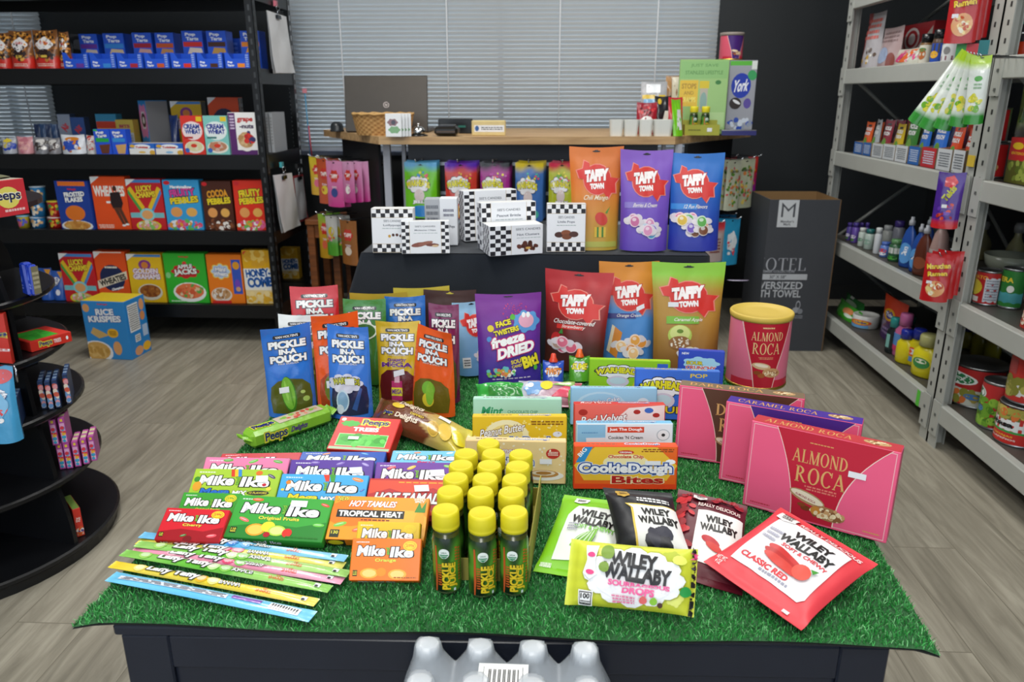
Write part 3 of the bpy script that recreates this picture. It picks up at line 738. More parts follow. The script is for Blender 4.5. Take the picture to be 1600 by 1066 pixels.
# ================================================================ round black display at the left edge
dc = Vector((-1.72, 1.93, 0)); rd = empty('round_display', Tr(dc)); tag(rd, 'tiered round black display stand at the left edge', 'display stand')
DZ = (.05, .25, .44, .60, .76); DR = (.412, .388, .370, .352, .342)
for z, R in zip(DZ, DR):
    m = MB(); m.lathe([(0, z-.02), (R-.006, z-.02), (R, z-.014), (R, z-.004), (R-.006, z), (0, z)], '#111215', 'black_paint', 64, smooth=False); m.build('round_shelf', rd)
MB().lathe([(0, 0), (.4, 0), (.4, .03), (0, .03)], '#141518', 'black_paint', 48, smooth=False).build('plinth', rd)
fin_r = (.398, .372, .345, .335, .33)
for k in range(4):
    ang = -12+90*k
    for i in range(4):
        z0, z1 = DZ[i], DZ[i+1]-.02; r0 = fin_r[i]; r1 = fin_r[i+1] if i < 3 else .33
        pr = [(.0 if k % 2 == 0 else .007, z0), (r0, z0)]
        for q in range(1, 7): t = q/6; pr.append((r0+(r1-r0)*(t**1.8), z0+(z1-z0)*t))
        pr.append((pr[0][0], z1)); Mf = Rz(ang) @ Rx(90)
        MB().prism(pr, -.0065, .0065, '#0f1013', 'black_paint', Mf).build('divider', rd)
    pr = [(.0 if k % 2 == 0 else .007, .76), (.33, .76), (.318, .82), (.285, .88), (.23, .935), (.15, .97), (.0 if k % 2 == 0 else .007, .985)]
    MB().prism(pr, -.0065, .0065, '#0f1013', 'black_paint', Rz(ang) @ Rx(90)).build('divider', rd)
# ================================================================ goods on the grass mat
def place(mb, name, M, label, cat, group=None, st=None, parts=None):
    o = mb.build(name, None, M); tag(o, label, cat, group)
    for s_ in (st or []): sticker(o, mb.F if hasattr(mb, 'F') else s_[5], *s_[:5])
    return o
def face_F(w, d, h): return plane_F((-w/2, -d/2, 0), (w, 0, 0), (0, 0, h))
def standt(tl, tr, h, z, lean, d):
    a = math.radians(lean); zb = z+d*math.sin(a); zt = zb+h*math.cos(a)
    A, B = hz(*tl, zt), hz(*tr, zt); ex = B-A; w = ex.length; ex.normalize()
    bk = Vector((-ex.y, ex.x, 0)); up = bk*math.sin(a)+Vector((0, 0, 1))*math.cos(a); inn = bk*math.cos(a)-Vector((0, 0, 1))*math.sin(a)
    o = A-up*h+ex*w/2+inn*d/2
    return Matrix(((ex.x, inn.x, up.x, o.x), (ex.y, inn.y, up.y, o.y), (ex.z, inn.z, up.z, o.z), (0, 0, 0, 1))), w, h
OUT = {'o': '#101010', 'k': .05, 'b': .04, 's': .12}
def capsule(x, y, l, c, r=0, W=2.0): return [('e', x, y, l, l*.34*W, c, r), ('e', x-.1*l, y+.1*l, l*.7, l*.1*W, mixc(c, '#fff', .35), r)]
def name_mi(dy=0, s=1.0, cx=.5, outc='#111', andc='#7fc13d'):
    o = dict(OUT, o=outc)
    return [('t', 'Mike', cx-.21*s, .70+dy, .40*s, .25*s, '#fff', o), ('t', 'and', cx+.022*s, .69+dy, .22*s*.45, .045*2*s, andc, {'r': 90, 'o': outc, 'b': .03, 'k': .04}),
            ('t', 'Ike', cx+.23*s, .67+dy, .33*s, .25*s, '#fff', o)]
def mi_art(bg, sub, subc, caps, badge=False, fruit=(), dark=None, mega=None):
    a = [full(bg)]
    if dark: a += [('p', [(.01, .01), (.99, .01), (.99, .45), (.7, .3), (.35, .36), (.01, .25)], dark)]
    a += [('l', .05, .88, .25, .93, mixc(bg, '#fff', .6), 1)]
    for c in caps: a += capsule(*c)
    a += name_mi()
    if mega: a += [('t', 'Mega', .30, .40, .34, .2, mega, dict(OUT)), ('t', 'MiX', .58, .39, .16, .12, '#fff', dict(OUT)), ('e', .79, .40, .13, .06, '#2a2a2a'), ('t', '10 FLAVORS', .79, .40, .2, .05, '#e8d44a')]
    if sub: a += [('t', sub, .5, .47, .05*len(sub) if len(sub) < 9 else .42, .10, subc, {'b': .03, 'o': '#223', 'k': .025})]
    for f in fruit: a.append(('e',)+f)
    a += [('r', .045, .10, .11, .24, '#1c2a12'), ('t', '110', .078, .19, .05, .06, '#e8e04a'), ('l', .05, .12, .105, .16, '#e8e04a', 1), ('l', .62, .05, .95, .10, mixc(bg, '#000', .5), 1)]
    if badge: a += [('e', .84, .82, .10, .12, '#e9d32e'), ('e', .84, .82, .085, .095, bg), ('e', .84, .82, .078, .085, '#e9d32e'), ('t', '2/99¢', .84, .82, .12, .09, bg)]
    return a
def side_mi(bg): return [full(mixc(bg, '#000', .12)), ('t', 'Mike and Ike', .33, .5, .5, .5, '#fff', {'o': '#111', 'k': .03, 'b': .02})]
def theatre(tl, tr, h, lean, bg, ops, label, d=.018, z=T, st=None, group='sweet boxes laid out in tilted rows', bottom=None, name='candy_box', top=(), topc=None):
    M, w, h = standt(tl, tr, h, z, lean, d)
    mb = carton(w, d, h, bg, front=ops, top=top, topc=topc, seed=len(label))
    art(mb, plane_F((-w/2, d/2, 0), (w, 0, 0), (0, -d, 0)), w, d, bottom or side_mi(bg), 'printed_card', .0001)
    return place(mb, name, M, label, 'candy box', group, [s_+(face_F(w, d, h),) for s_ in (st or [])])
R4, R3, R2, R1 = 44, 50, 56, 60
theatre((347, 709), (472, 707), .070, 80, '#c3202e', mi_art('#c3202e', 'Cherry', '#fff', [(.2, .9, .05, '#e8555f', .2)], dark='#8d1420'), 'red sweet box at the back left, topmost edge behind the pink one')
theatre((472, 706), (604, 706), .070, 80, '#2556b5', mi_art('#2556b5', 'Berry', '#fff', [(.3, .9, .05, '#ef8a3a', .3), (.75, .9, .05, '#4aa3e0', -.3)], dark='#173c86'), 'royal blue sweet box in the back row behind the purple boxes')
theatre((614, 704), (726, 705), .070, 80, '#7cc8ee', mi_art('#7cc8ee', 'Berry', '#e2457c', [(.35, .9, .05, '#ef8a3a', .1), (.8, .9, .05, '#fff', .2)], dark='#59aee0'), 'pale blue sweet box in the back row beside the juice caps')
theatre((322, 714), (453, 716), .076, 52, '#f283ae', mi_art('#f283ae', 'Watermelon', '#fff', [(.28, .92, .06, '#5fae45', .05), (.58, .9, .06, '#6cc04a', .35), (.87, .9, .06, '#5fae45', -.2)], dark='#d95b8e'), 'pink sweet box with green candies above the name')
theatre((455, 718), (585, 719), .076, 52, '#5e3f9c', mi_art('#5e3f9c', 'Grape', '#fff', [(.3, .92, .055, '#8468bd', 0), (.6, .9, .055, '#8468bd', .3), (.9, .88, .05, '#a08bd0', -.4)], dark='#42297a'), 'dark purple sweet box in the middle with a price sticker', st=[(.80, .72, .15, .16, 12)])
theatre((588, 722), (712, 723), .076, 52, '#6f3aa0', mi_art('#6f3aa0', '', '#fff', [(.2, .85, .06, '#d8455a', .2), (.45, .86, .06, '#e8c23c', .4), (.9, .9, .05, '#8ccf4a', -.2)], dark='#4d2478')+[('t', 'FLAVORED JELLY BEANS', .55, .47, .7, .07, '#e8d44a')], 'bright purple sweet box with red and yellow candies near the juice caps', st=[(.78, .72, .18, .17, 10)])
theatre((306, 732), (441, 734), .078, 57, '#a6c93a', mi_art('#a6c93a', '', '#fff', [(.9, .82, .055, '#4e4468', -.5), (.08, .2, .05, '#d8e86a', .5)], mega='#2a6ed0',
    fruit=[(.08, .55, .05, .12, '#e0a030'), (.06, .72, .035, .07, '#3f8a2e'), (.75, .9, .04, .06, '#e0702a'), (.84, .6, .025, .04, '#c8283a'), (.9, .5, .03, .05, '#e8d44a'), (.3, .12, .05, .07, '#e8842a'), (.5, .12, .05, .07, '#e8b02a'), (.7, .12, .05, .07, '#f0d83a')])+[('p', [(.42, .98), (.46, .98), (.48, .8), (.44, .8)], '#d8402a'), ('p', [(.46, .98), (.5, .98), (.52, .8), (.48, .8)], '#e8c02a'), ('p', [(.5, .98), (.54, .98), (.56, .8), (.52, .8)], '#3a8ad0')],
    'lime green sweet box with pineapple and price sticker', st=[(.80, .74, .14, .17, 8)])
theatre((441, 740), (577, 743), .078, 57, '#44a8e2', mi_art('#44a8e2', '', '#fff', [(.88, .88, .07, '#ee8a3c', -.25), (.08, .3, .055, '#59507c', -.4), (.95, .62, .03, '#2b58b8', .6)], mega='#f0dc2e',
    fruit=[(.1, .78, .03, .05, '#e8842a'), (.05, .6, .02, .03, '#e8d44a'), (.75, .2, .04, .06, '#c8283a')])+[('p', [(.48, .99), (.55, .99), (.56, .82), (.52, .82)], '#d8402a'), ('p', [(.55, .99), (.62, .99), (.62, .8), (.58, .82)], '#3f9a3a')], 'sky blue sweet box with yellow second word in the tilted rows')
hot = [full('#b81f26'), ('p', [(.01, .6), (.25, .75), (.5, .6), (.75, .78), (.99, .6), (.99, .95), (.01, .95)], '#d8452a'), ('l', .3, .88, .9, .93, '#f0a02a', 1), ('t', 'HOT TAMALES', .52, .52, .86, .26, '#fff', dict(OUT, s=.25)), ('e', .35, .2, .08, .06, '#e8352a'), ('e', .7, .18, .1, .07, '#f05a3a'), ('p', [(.0, .0), (1, 0), (1, .1), (0, .18)], '#7a1016')]
theatre((578, 747), (712, 750), .078, 57, '#b81f26', hot, 'red cinnamon candy box with flames beside the orange one', st=[(.62, .76, .17, .16, 12)], bottom=[full('#8d151b'), ('t', 'HOT TAMALES', .4, .5, .6, .5, '#fff')])
theatre((287, 769), (378, 771), .060, 57, '#3f9f35', mi_art('#3f9f35', 'Original Fruits', '#e8e04a', [], badge=True, dark='#2b7c26'), 'small green sweet box with a round price badge behind the cherry box')
theatre((261, 793), (360, 797), .058, 60, '#d3222f', mi_art('#d3222f', 'Cherry', '#e8d84a', [(.85, .18, .08, '#e85560', .15), (.42, .16, .05, '#3f7a2e', .3)], badge=True, dark='#a01420', fruit=[(.5, .06, .07, .1, '#7a1018')]), 'small red cherry sweet box with a round price badge')
theatre((374, 773), (522, 781), .079, 62, '#3da23c', mi_art('#3da23c', 'Original Fruits', '#e8e04a', [(.22, .9, .06, '#e8642a', .0), (.62, .88, .06, '#e8c83a', .2), (.93, .85, .05, '#e2452f', -.3), (.15, .42, .06, '#f0706a', -.35), (.92, .38, .06, '#6cc84a', 0)],
    dark='#2a8230', fruit=[(.30, .2, .1, .14, '#f0a02a'), (.30, .2, .08, .11, '#f8c85a'), (.42, .28, .07, .12, '#f0dc3a'), (.52, .2, .09, .12, '#b8d84a'), (.52, .2, .07, .09, '#d8ec8a'), (.63, .16, .05, .1, '#d8342a'), (.43, .1, .035, .06, '#b01a2a')]), 'large green sweet box with orange and lime fruit at the front', st=[(.66, .84, .17, .15, 3)])
theatre((524, 774), (672, 779), .080, 60, '#ee8a1e', [full('#f09a22'), ('e', .8, .3, .25, .4, '#f4b43a'), ('e', .2, .6, .25, .3, '#ee7a1a'), ('t', 'NEW', .1, .93, .12, .1, '#f0e04a', {'o': '#222'}), ('t', 'HOT TAMALES', .42, .82, .48, .14, '#fff', {'o': '#a82a1a', 's': .3, 'k': .05, 'b': .03}),
    ('r', .06, .50, .76, .68, '#20201c'), ('t', 'TROPICAL HEAT', .41, .59, .66, .13, '#fff', {'b': .04}), ('l', .3, .43, .62, .48, '#7a2a10', 1), ('e', .92, .5, .05, .2, '#e8a82a'), ('p', [(.86, .66), (.9, .9), (.93, .75), (.97, .92), (.97, .66)], '#3f8a35'),
    *capsule(.12, .34, .07, '#7cc64a', .3), *capsule(.33, .24, .08, '#ee6a3a', .25), ('r', .035, .05, .13, .22, '#2a3020'), ('t', '130', .083, .16, .07, .07, '#e8e04a'), ('t', 'SWEET\nSPICY', .9, .93, .12, .1, '#fff')],
    'large orange tropical candy box with a black name band', bottom=[full('#2a2a20'), ('e', .1, .5, .08, .4, '#e8d02a'), ('r', .2, .05, .98, .95, '#e07a1a'), ('t', 'HOT TAMALES', .5, .5, .4, .5, '#bfe0ea')])
lemon = mi_art('#e8c82a', '', '#fff', [], badge=True)
orng = mi_art('#f07a1e', 'Orange', '#e8e04a', [], badge=True, fruit=[(.28, .17, .13, .12, '#f8b03a'), (.28, .17, .1, .09, '#fbd07a'), (.45, .2, .07, .1, '#f0901e'), (.68, .15, .13, .12, '#f8b03a'), (.68, .15, .1, .09, '#fbd07a')])
theatre((559, 815), (657, 817), .058, 38, '#e8c82a', lemon, 'small yellow sweet box standing behind the small orange one')
theatre((551, 841), (659, 842), .061, 42, '#f07a1e', orng, 'small orange sweet box with orange slices at the front', bottom=[full('#e06a18'), ('t', 'Mike and Ike', .38, .5, .52, .6, '#fff', {'o': '#234', 'k': .04, 'b': .03}), ('t', 'Orange', .8, .5, .22, .5, '#e8e04a')])

# ---- taffy ropes lying side by side on the mat
def rope(p0, p1, cA, cB, txt, label, z, spots, tcol='#fff', bar=False, w=.018, back=False):
    a, b = hz(*p0, z), hz(*p1, z); d = b-a; L = d.length; n = Vector((0, 0, 1)); ex = d/L; ey = n.cross(ex); o = (a+b)/2
    M = Matrix(((ex.x, ey.x, 0, o.x), (ex.y, ey.y, 0, o.y), (ex.z, ey.z, 1, o.z), (0, 0, 0, 1)))
    def colf(u, v): return mixc(cA, cB, (.5+.5*math.sin(u*9+z*300))*.5+(u > .55)*.35)
    ops = []
    for x, c in spots: ops += [('e', x, .5, .03, .42, c), ('e', x, .5, .022, .3, mixc(c, '#fff', .35))]
    if back: ops += [('r', .05, .3, .60, .62, '#dfe6ee'), ('l', .06, .32, .59, .6, '#667', 3), ('r', .62, .42, .76, .72, '#8a5ab8'), ('r', .8, .2, .94, .75, '#eef0f4')]+[('r', .81+i*.0125, .28, .81+i*.0125+.006, .7, '#333') for i in range(10)]
    else: ops += [('t', 'Laffy Taffy', .32, .48, .26, .66, tcol, {'o': '#151515', 'k': .07, 'b': .05, 's': .2}), ('t', txt, .60, .45, .10, .36, '#fff', {'o': '#1d2a1d', 'k': .07}), ('t', '10\nSHARES', .76, .5, .07, .6, '#e0603a'), ('r', .93, .3, .955, .75, '#e8ecef'), ('e', .94, .4, .008, .12, '#222')]
    mb = pillow(L, w, .0075, colf, ops, ax_='x', seal=.03, seed=int(p0[1]), amp=.0007, nu=60, nv=16, maxl=.004, bottom=.3, shape=2.2, step=.0003)
    return place(mb, 'taffy_rope', M, label, 'taffy rope', 'taffy ropes fanned out at the front left of the mat')
Z0 = T+.0035
rope((221, 836), (541, 873), '#5fb8ea', '#8fd0f0', 'BLUE\nRASPBERRY', 'blue taffy rope at the top of the fan touching the sweet boxes', Z0+.004, [(.12, '#3f6ad0'), (.46, '#3f8ad8'), (.53, '#7ab8ea')])
rope((216, 846), (538, 884), '#e8dc4a', '#e2e07a', 'BANANA', 'yellow and pink taffy rope second from the top of the fan', Z0, [(.5, '#e88aa0'), (.44, '#e0507a')])
rope((214, 850), (545, 897), '#6cc23e', '#b8dc8a', 'SOUR\nAPPLE', 'green taffy rope with a white left end, third in the fan', Z0+.006, [(.12, '#a8dc6a'), (.47, '#d8f0b0'), (.52, '#8ccc5a')])
rope((210, 858), (536, 908), '#f08ab0', '#f0b0c8', 'STRAW-\nBERRY', 'pink strawberry taffy rope in the middle of the fan', Z0+.002, [(.2, '#f8b8cc'), (.47, '#e8507a'), (.53, '#8cc86a')])
rope((192, 864), (516, 921), '#62bb38', '#a8d878', 'SOUR\nAPPLE', 'green taffy rope in front of the pink one', Z0+.006, [(.12, '#a8dc6a'), (.46, '#c8ecA0'), (.52, '#8ccc5a')])
rope((175, 882), (495, 942), '#f0d42e', '#f0dc6a', 'BANANA', 'yellow taffy rope next to the front one', Z0+.001, [(.15, '#f8e88a'), (.46, '#e8b82a'), (.52, '#f8e88a')])
rope((173, 901), (489, 964), '#6cc4ee', '#7ccdf2', '', 'light blue taffy rope lying barcode side up, frontmost of the fan', Z0+.003, [], back=True, w=.024)

# ---- wrapped marshmallow tray, red tray box, brown biscuit bag
PL = plane_F
a, b = hz(396, 706, T), hz(522, 662, T); ex = (b-a); L = ex.length; ex.normalize(); ey = Vector((-ex.y, ex.x, 0)); D = .045; o = a+ex*L/2+ey*D/2
M = Matrix(((ex.x, ey.x, 0, o.x), (ex.y, ey.y, 0, o.y), (0, 0, 1, T), (0, 0, 0, 1)))
G = '#8dc63a'
mb = MB(); mb.bbox(-L/2, L/2, -D/2, D/2, .002, .038, .008, G, 'foil_pouch')
for sg in (-1, 1): mb.surf(lambda u, v: Vector((sg*(L/2-.002+u*.014), (v-.5)*D*(.95-.1*u), .02+.015*(1-u)*math.sin(v*6.28)*.2+.004*math.sin(v*40)+.008*u)), 6, 20, G, 'foil_pouch')
art(mb, PL((-L/2, -D/2, .004), (L, 0, 0), (0, 0, .03)), L, .03, [('t', 'Peeps', .28, .5, .26, .8, '#23307c', {'o': '#e8e04a', 'k': .14, 'b': .02}), ('t', 'Delights', .56, .5, .2, .5, '#5a2f8a', {'s': .3, 'b': .03})], 'foil_pouch', .0008)
art(mb, PL((-L/2, -D/2, .038), (L, 0, 0), (0, D, 0)), L, D, [('r', .35, .15, .9, .85, '#d8c8a8'), ('b', .62, .5, .24, .25, 16, .006, ['#e0564a', '#8cc63a', '#f0a08a']), ('t', 'Peeps', .2, .5, .24, .5, '#23307c', {'o': '#e8e04a', 'k': .12, 'b': .04})], 'foil_pouch', .0008)
place(mb, 'marshmallow_pack', M, 'lime green wrapped marshmallow pack lying in front of the blue pickle pouch', 'marshmallows')
M, w, h = standt((533, 650), (627, 655), .098, T, 72, .03)
pe = ('t', 'Peeps', .62, .82, .42, .2, '#23307c', {'o': '#e8e04a', 'k': .14, 'b': .02})
mb = carton(w, .03, h, '#d3302a', [full('#d3302a'), ('cl', .22, .78, .14, .08, '#3fae35', 8), pe, ('t', 'TREES', .5, .62, .42, .12, '#fff', {'b': .05}), ('r', .1, .12, .9, .48, '#b8d8a0'), ('r', .115, .14, .885, .46, '#45b53a'),
    ('b', .5, .3, .36, .13, 14, .009, ['#5cc84c', '#38a030', '#63cf55']), ('r', .02, .02, .98, .09, '#a8c8a0'), ('e', .08, .9, .04, .05, '#f0e8d8')], mat='printed_card')
art(mb, plane_F((-w/2, .015, 0), (w, 0, 0), (0, -.03, 0)), w, .03, [full('#c42a24'), ('l', .1, .3, .9, .7, '#e8c8b8', 2)], 'printed_card', .0001)
place(mb, 'marshmallow_box', M, 'red marshmallow tray box with a green window lying in the middle', 'marshmallows', st=[(.36, .34, .17, .09, 3, face_F(w, .03, h))])
def lay(pts, t, colf, ops, name, label, cat, zs, group=None, st=None, seed=3, **kw):
    O_, R_, T_ = (hz(*p, T+z) for p, z in zip(pts, zs)); M, w, h = frame3(O_, R_, T_); s_ = ((T_-O_).dot((R_-O_).normalized()))/h
    kw.setdefault('step', .0009)
    if cat == 'licorice bag': kw['mat'] = 'satin_pouch'; t *= .8; kw['amp'] = .0022
    mb = pillow(w, h, t, colf, ops, seed=seed, **kw); mb.v = [(x+s_*(y+h/2), y, zz_) for x, y, zz_ in mb.v]; F0_ = mb.F; mb.F = lambda u, v, hh=0: (lambda q: Vector((q.x+s_*(q.y+h/2), q.y, q.z)))(F0_(u, v, hh)); return place(mb, name, M, label, cat, group, st)
BR = '#6d3a22'
lay([(578, 662), (728, 722), (596, 622)], .04, lambda u, v: lin(BR) if u < .60+.05*math.sin(v*18) else mixc('#b89a62', '#d8c83a', (u-.6)*2.5),
    [('e', .28, .62, .07, .10, '#e8c83a'), ('t', 'Peeps', .20, .30, .10, .14, '#23307c', {'o': '#e8e04a', 'k': .12, 'b': .05}), ('t', 'Delights', .42, .72, .26, .22, '#f0e0c8', {'s': .3, 'b': .03}), ('t', 'DIPPED', .50, .47, .14, .08, '#e8c83a', {'b': .03}),
     ('t', 'Delights', .40, .28, .24, .2, '#f0e0c8', {'s': .3, 'b': .03}), ('l', .44, .5, .6, .62, '#d8b8a0', 3), ('e', .68, .3, .06, .2, '#d8b24a'), ('e', .68, .3, .05, .16, '#c09a3a'), ('e', .79, .35, .06, .22, '#e0be52'), ('e', .9, .4, .05, .2, '#ded02a')],
    'biscuit_bag', 'brown and clear bag of yellow dipped marshmallows', 'marshmallows', (.012, .012, .03), ax_='x', st=[(.76, .72, .11, .13, -4)], seed=8, backmat=None)

# ---- pickle pouches
def pk_art(flav=None, low='#6a6a1e', lowtop=.42, sub='NO SUGAR', logoc='#222', extra=(), band=None):
    a = []
    if low: a += [('p', [(.10, .05), (.5, .035), (.90, .05), (.93, .2), (.90, lowtop*.8), (.75, lowtop*.96), (.5, lowtop), (.25, lowtop*.96), (.10, lowtop*.8), (.07, .2)], low)]
    a += [('r', .25, .865, .75, .905, '#2a2c2e'), ('e', .25, .885, .03, .02, '#2a2c2e'), ('e', .75, .885, .03, .02, '#2a2c2e'), ('t', "VAN HOLTEN'S", .5, .885, .46, .026, '#f0f0f0', {'b': .03})]
    k = {'o': '#3c4550', 'k': .07, 'b': .06}
    a += [('t', 'PICKLE', .5, .80, .76, .082, '#f4f4f4', k), ('t', 'IN-A', .5, .722, .36, .058, '#f4f4f4', k), ('t', 'POUCH', .5, .642, .74, .082, '#f4f4f4', k), ('t', sub, .5, .59, .42, .016, '#e0d8d0')]
    return a+list(extra)
PICK = [('e', .45, .25, .15, .2, '#3f7a24', .12), ('e', .44, .26, .13, .185, '#78b43a', .12), ('e', .40, .29, .03, .12, '#96cc52', .12), ('e', .50, .22, .02, .12, '#5f9a2c', .12), ('e', .8, .18, .07, .03, '#a0b85a'), ('e', .74, .26, .05, .02, '#b0c46a')]
BURST = [('cl', .42, .38, .36, .09, '#d8d8e8', 9), ('t', 'WARHEADS', .44, .39, .62, .07, '#c8c83a', {'o': '#222', 'a': .35, 'k': .08, 'b': .04}), ('e', .34, .19, .15, .12, '#c8dce8'), ('e', .34, .19, .12, .1, '#8ab0d0'), ('e', .28, .1, .08, .05, '#d8e4ec'), ('p', [(.55, .1), (.75, .34), (.8, .32), (.66, .08)], '#3a5a9a')]
ORB = [('e', .46, .30, .16, .09, '#7ab83a'), ('e', .46, .17, .14, .08, '#e8d03a'), ('e', .5, .25, .1, .14, '#8ac43e')]
def pickle(bl, br, tl, tr, col, extra, label, lean=6, h=None, group='pickle pouches standing on the mat', twist=0, topskew=0, topw=None, z=T+.001, st=None, seed=1, t=.032, low='#5f5c1c', sub='NO SUGAR', hole=None, base=None, lowtop=.42):
    M, w, hh = stand(bl, br, tl[1], z, lean, .004); d = (hz(*bl, z)-Vector((0, 0, 0))).length
    hh = h or hh; wt = abs(tr[0]-tl[0])/max(1, abs(br[0]-bl[0])); k = topw or 1.0
    # width from the top edge where the pouch is widest
    W = w*max(1.0, min(1.5, wt*.93))
    mb = pouch(W, hh, t, col if callable(col) else lin(col), pk_art(low=low, sub=sub, extra=extra, lowtop=lowtop), 'foil_pouch', .09, seed, .0022, twist, .02, topskew, hole, topw=k)
    sh = ((tl[0]+tr[0])/2-(bl[0]+br[0])/2)
    return place(mb, 'pickle_pouch', M @ Ry(0), label, 'pickle pouch', group, st)
pickle((425, 652), (492, 645), (399, 514), (480, 520), '#2e74cf', PICK, 'bright blue pickle pouch at the front left with a large green pickle', 4, seed=3, twist=.05, st=[(.36, .30, .2, .065, 3)], low='#55591c')
pickle((442, 628), (512, 625), (436, 494), (500, 489), lambda u, v: mixc('#7c8f22', '#f1f4f0', (v-.72)*7) if v > .4 else mixc('#8fae3a', '#7c8f22', v*3), [('e', .5, .55, .3, .11, '#b8a83a'), ('t', 'EXTREME\nSOUR', .55, .30, .6, .12, '#d8e86a', {'o': '#222'})], 'white topped green pickle pouch behind the blue pouches', 8, seed=5, low=None, twist=-.03)
pickle((462, 590), (536, 586), (462, 450), (536, 441), '#d0222f', [], 'red pickle pouch standing at the very back left', 8, seed=7, low='#7a1420')
pickle((500, 645), (566, 640), (493, 494), (569, 500), '#ee5a1c', [('e', .3, .25, .12, .13, '#6a7a20')], 'orange pickle pouch tucked behind the second blue pouch', 6, seed=9, twist=.05, st=[(.28, .29, .1, .075, 2)], low='#a8401a')
pickle((519, 652), (581, 652), (513, 511), (585, 520), '#3a7bd8', BURST, 'second blue pickle pouch with a navy lower panel, in front of the orange one', 4, seed=11, twist=-.04, st=[(.52, .40, .22, .07, 0)], low='#262b4c', sub='SOUR DILL')
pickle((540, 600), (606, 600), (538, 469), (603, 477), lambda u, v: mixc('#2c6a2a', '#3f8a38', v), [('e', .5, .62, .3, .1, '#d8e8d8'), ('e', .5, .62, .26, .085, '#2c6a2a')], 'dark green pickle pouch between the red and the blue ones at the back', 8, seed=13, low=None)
pickle((592, 628), (655, 632), (580, 502), (640, 503), '#d8b418', [('t', 'CHAMOY', .5, .53, .46, .04, '#6a2f8a', {'b': .04}), ('t', 'MEGA', .5, .47, .74, .06, '#6a2f8a', {'o': '#f0e04a', 'b': .05, 'a': .15, 'k': .04}), ('r', .38, .05, .64, .28, '#b8306a'), ('r', .45, .26, .57, .40, '#d8a8b8'), ('r', .38, .1, .64, .2, '#e8d83a'), ('t', 'MEGA', .51, .15, .24, .06, '#6a2f8a', {'b': .03})], 'mustard yellow pickle pouch with a dark red lower panel', 5, seed=15, twist=.03, st=[(.56, .38, .26, .07, 14)], low='#5e1a1c')
pickle((606, 590), (668, 588), (604, 465), (670, 465), '#2d74cc', [], 'blue pickle pouch at the back behind the yellow one', 8, seed=17, low='#31591c')
pickle((648, 641), (706, 652), (634, 512), (706, 515), '#ee5f1e', ORB, 'orange pickle pouch right of the yellow one with green and yellow shapes', 4, seed=19, twist=-.05, low='#6e5f1a', sub='HOT & SPICY')
pickle((672, 627), (719, 629), (670, 476), (716, 489), '#7c2357', [], 'plum purple pickle pouch behind the right orange pouch', 3, seed=21, low='#5a5420', lowtop=.5)

# ---- taffy pouches
TAF = {'o': '#8a1a1a', 'k': .07, 'b': .07}
def taf_logo(cx=.52, cy=.68, s=1.16, rim='#e88a7a'):
    a = []
    for g, c in ((1.06, rim), (1.0, '#d8332c')):
        e = .012 if g > 1 else 0
        a += [('e', cx, cy, .23*s*g, .125*s*g, c), ('p', [(cx-.30*s*g, cy+.01*s), (cx-.34*s*g, cy+.075*s*g), (cx-.24*s*g, cy+.09*s*g), (cx-.21*s*g, cy+.155*s*g), (cx-.13*s*g, cy+.135*s*g), (cx-.12*s*g, cy+.09*s), (cx-.2*s, cy)], c),
              ('p', [(cx+.10*s, cy-.1*s), (cx+.2*s*g, cy-.16*s*g), (cx+.25*s*g, cy-.11*s*g), (cx+.33*s*g, cy-.11*s*g), (cx+.31*s*g, cy-.03*s*g), (cx+.37*s*g, cy+.01*s*g), (cx+.22*s, cy+.02*s)], c)]
    a += [('t', 'TAFFY', cx-.01*s, cy+.035*s, .40*s, .10*s, '#fbf4f2', {'o': '#c22a26', 'k': .05, 'b': .09, 'r': 6, 's': .1}), ('t', 'TOWN', cx+.0*s, cy-.055*s, .24*s, .05*s, '#fbf4f2', {'b': .08, 'r': 4})]
    return a
def candies(cx, cy, rx, ry, cols, n=7, seed=1):
    r = random.Random(seed); a = []
    for i in range(n):
        x, y = cx+rx*r.uniform(-1, 1), cy+ry*r.uniform(-1, 1); c = cols[i % len(cols)]; q = r.uniform(-1, 1)
        a += [('e', x-.12, y+.02*q, .08, .03, '#e6dfe4', .8*q), ('e', x+.12, y-.02*q, .08, .03, '#d8d0d8', .8*q), ('e', x, y, .105, .06, mixc(c, '#fff', .55)), ('e', x+.005, y-.003, .085, .048, c), ('e', x-.01, y+.016, .04, .018, mixc(c, '#fff', .5))]
    return a
def taffy(bl, br, tl, tr, colf, ops, label, z=T+.001, lean=6, seed=1, t=.05, st=None, hole='#14161a', name='taffy_pouch', skew=0, twist=.01, waist=.03, mat='satin_pouch', group='large taffy pouches', wf=1.0, seal=.11, cat='taffy pouch', back=0):
    M, w, h = stand(bl, br, tl[1]+2, z, lean, .004)
    wt = (tr[0]-tl[0])/(br[0]-bl[0]); tw = max(.9, min(1.12, wt*.93))
    mb = pouch(w*wf, h, t, colf, ops, mat, seal, seed, .0018, twist, waist, skew, hole, topw=tw)
    return place(mb, name, M @ Tr(0, back, 0), label, cat, group, st)
def grad(a, b, p=.5, s=4): return lambda u, v: mixc(a, b, (v-p)*s+.5)
scr = lambda t, y, c='#f0e8e0', **k: ('t', t, .5, y, k.get('w', .55), k.get('h', .04), c, {'s': .35, 'b': .012})
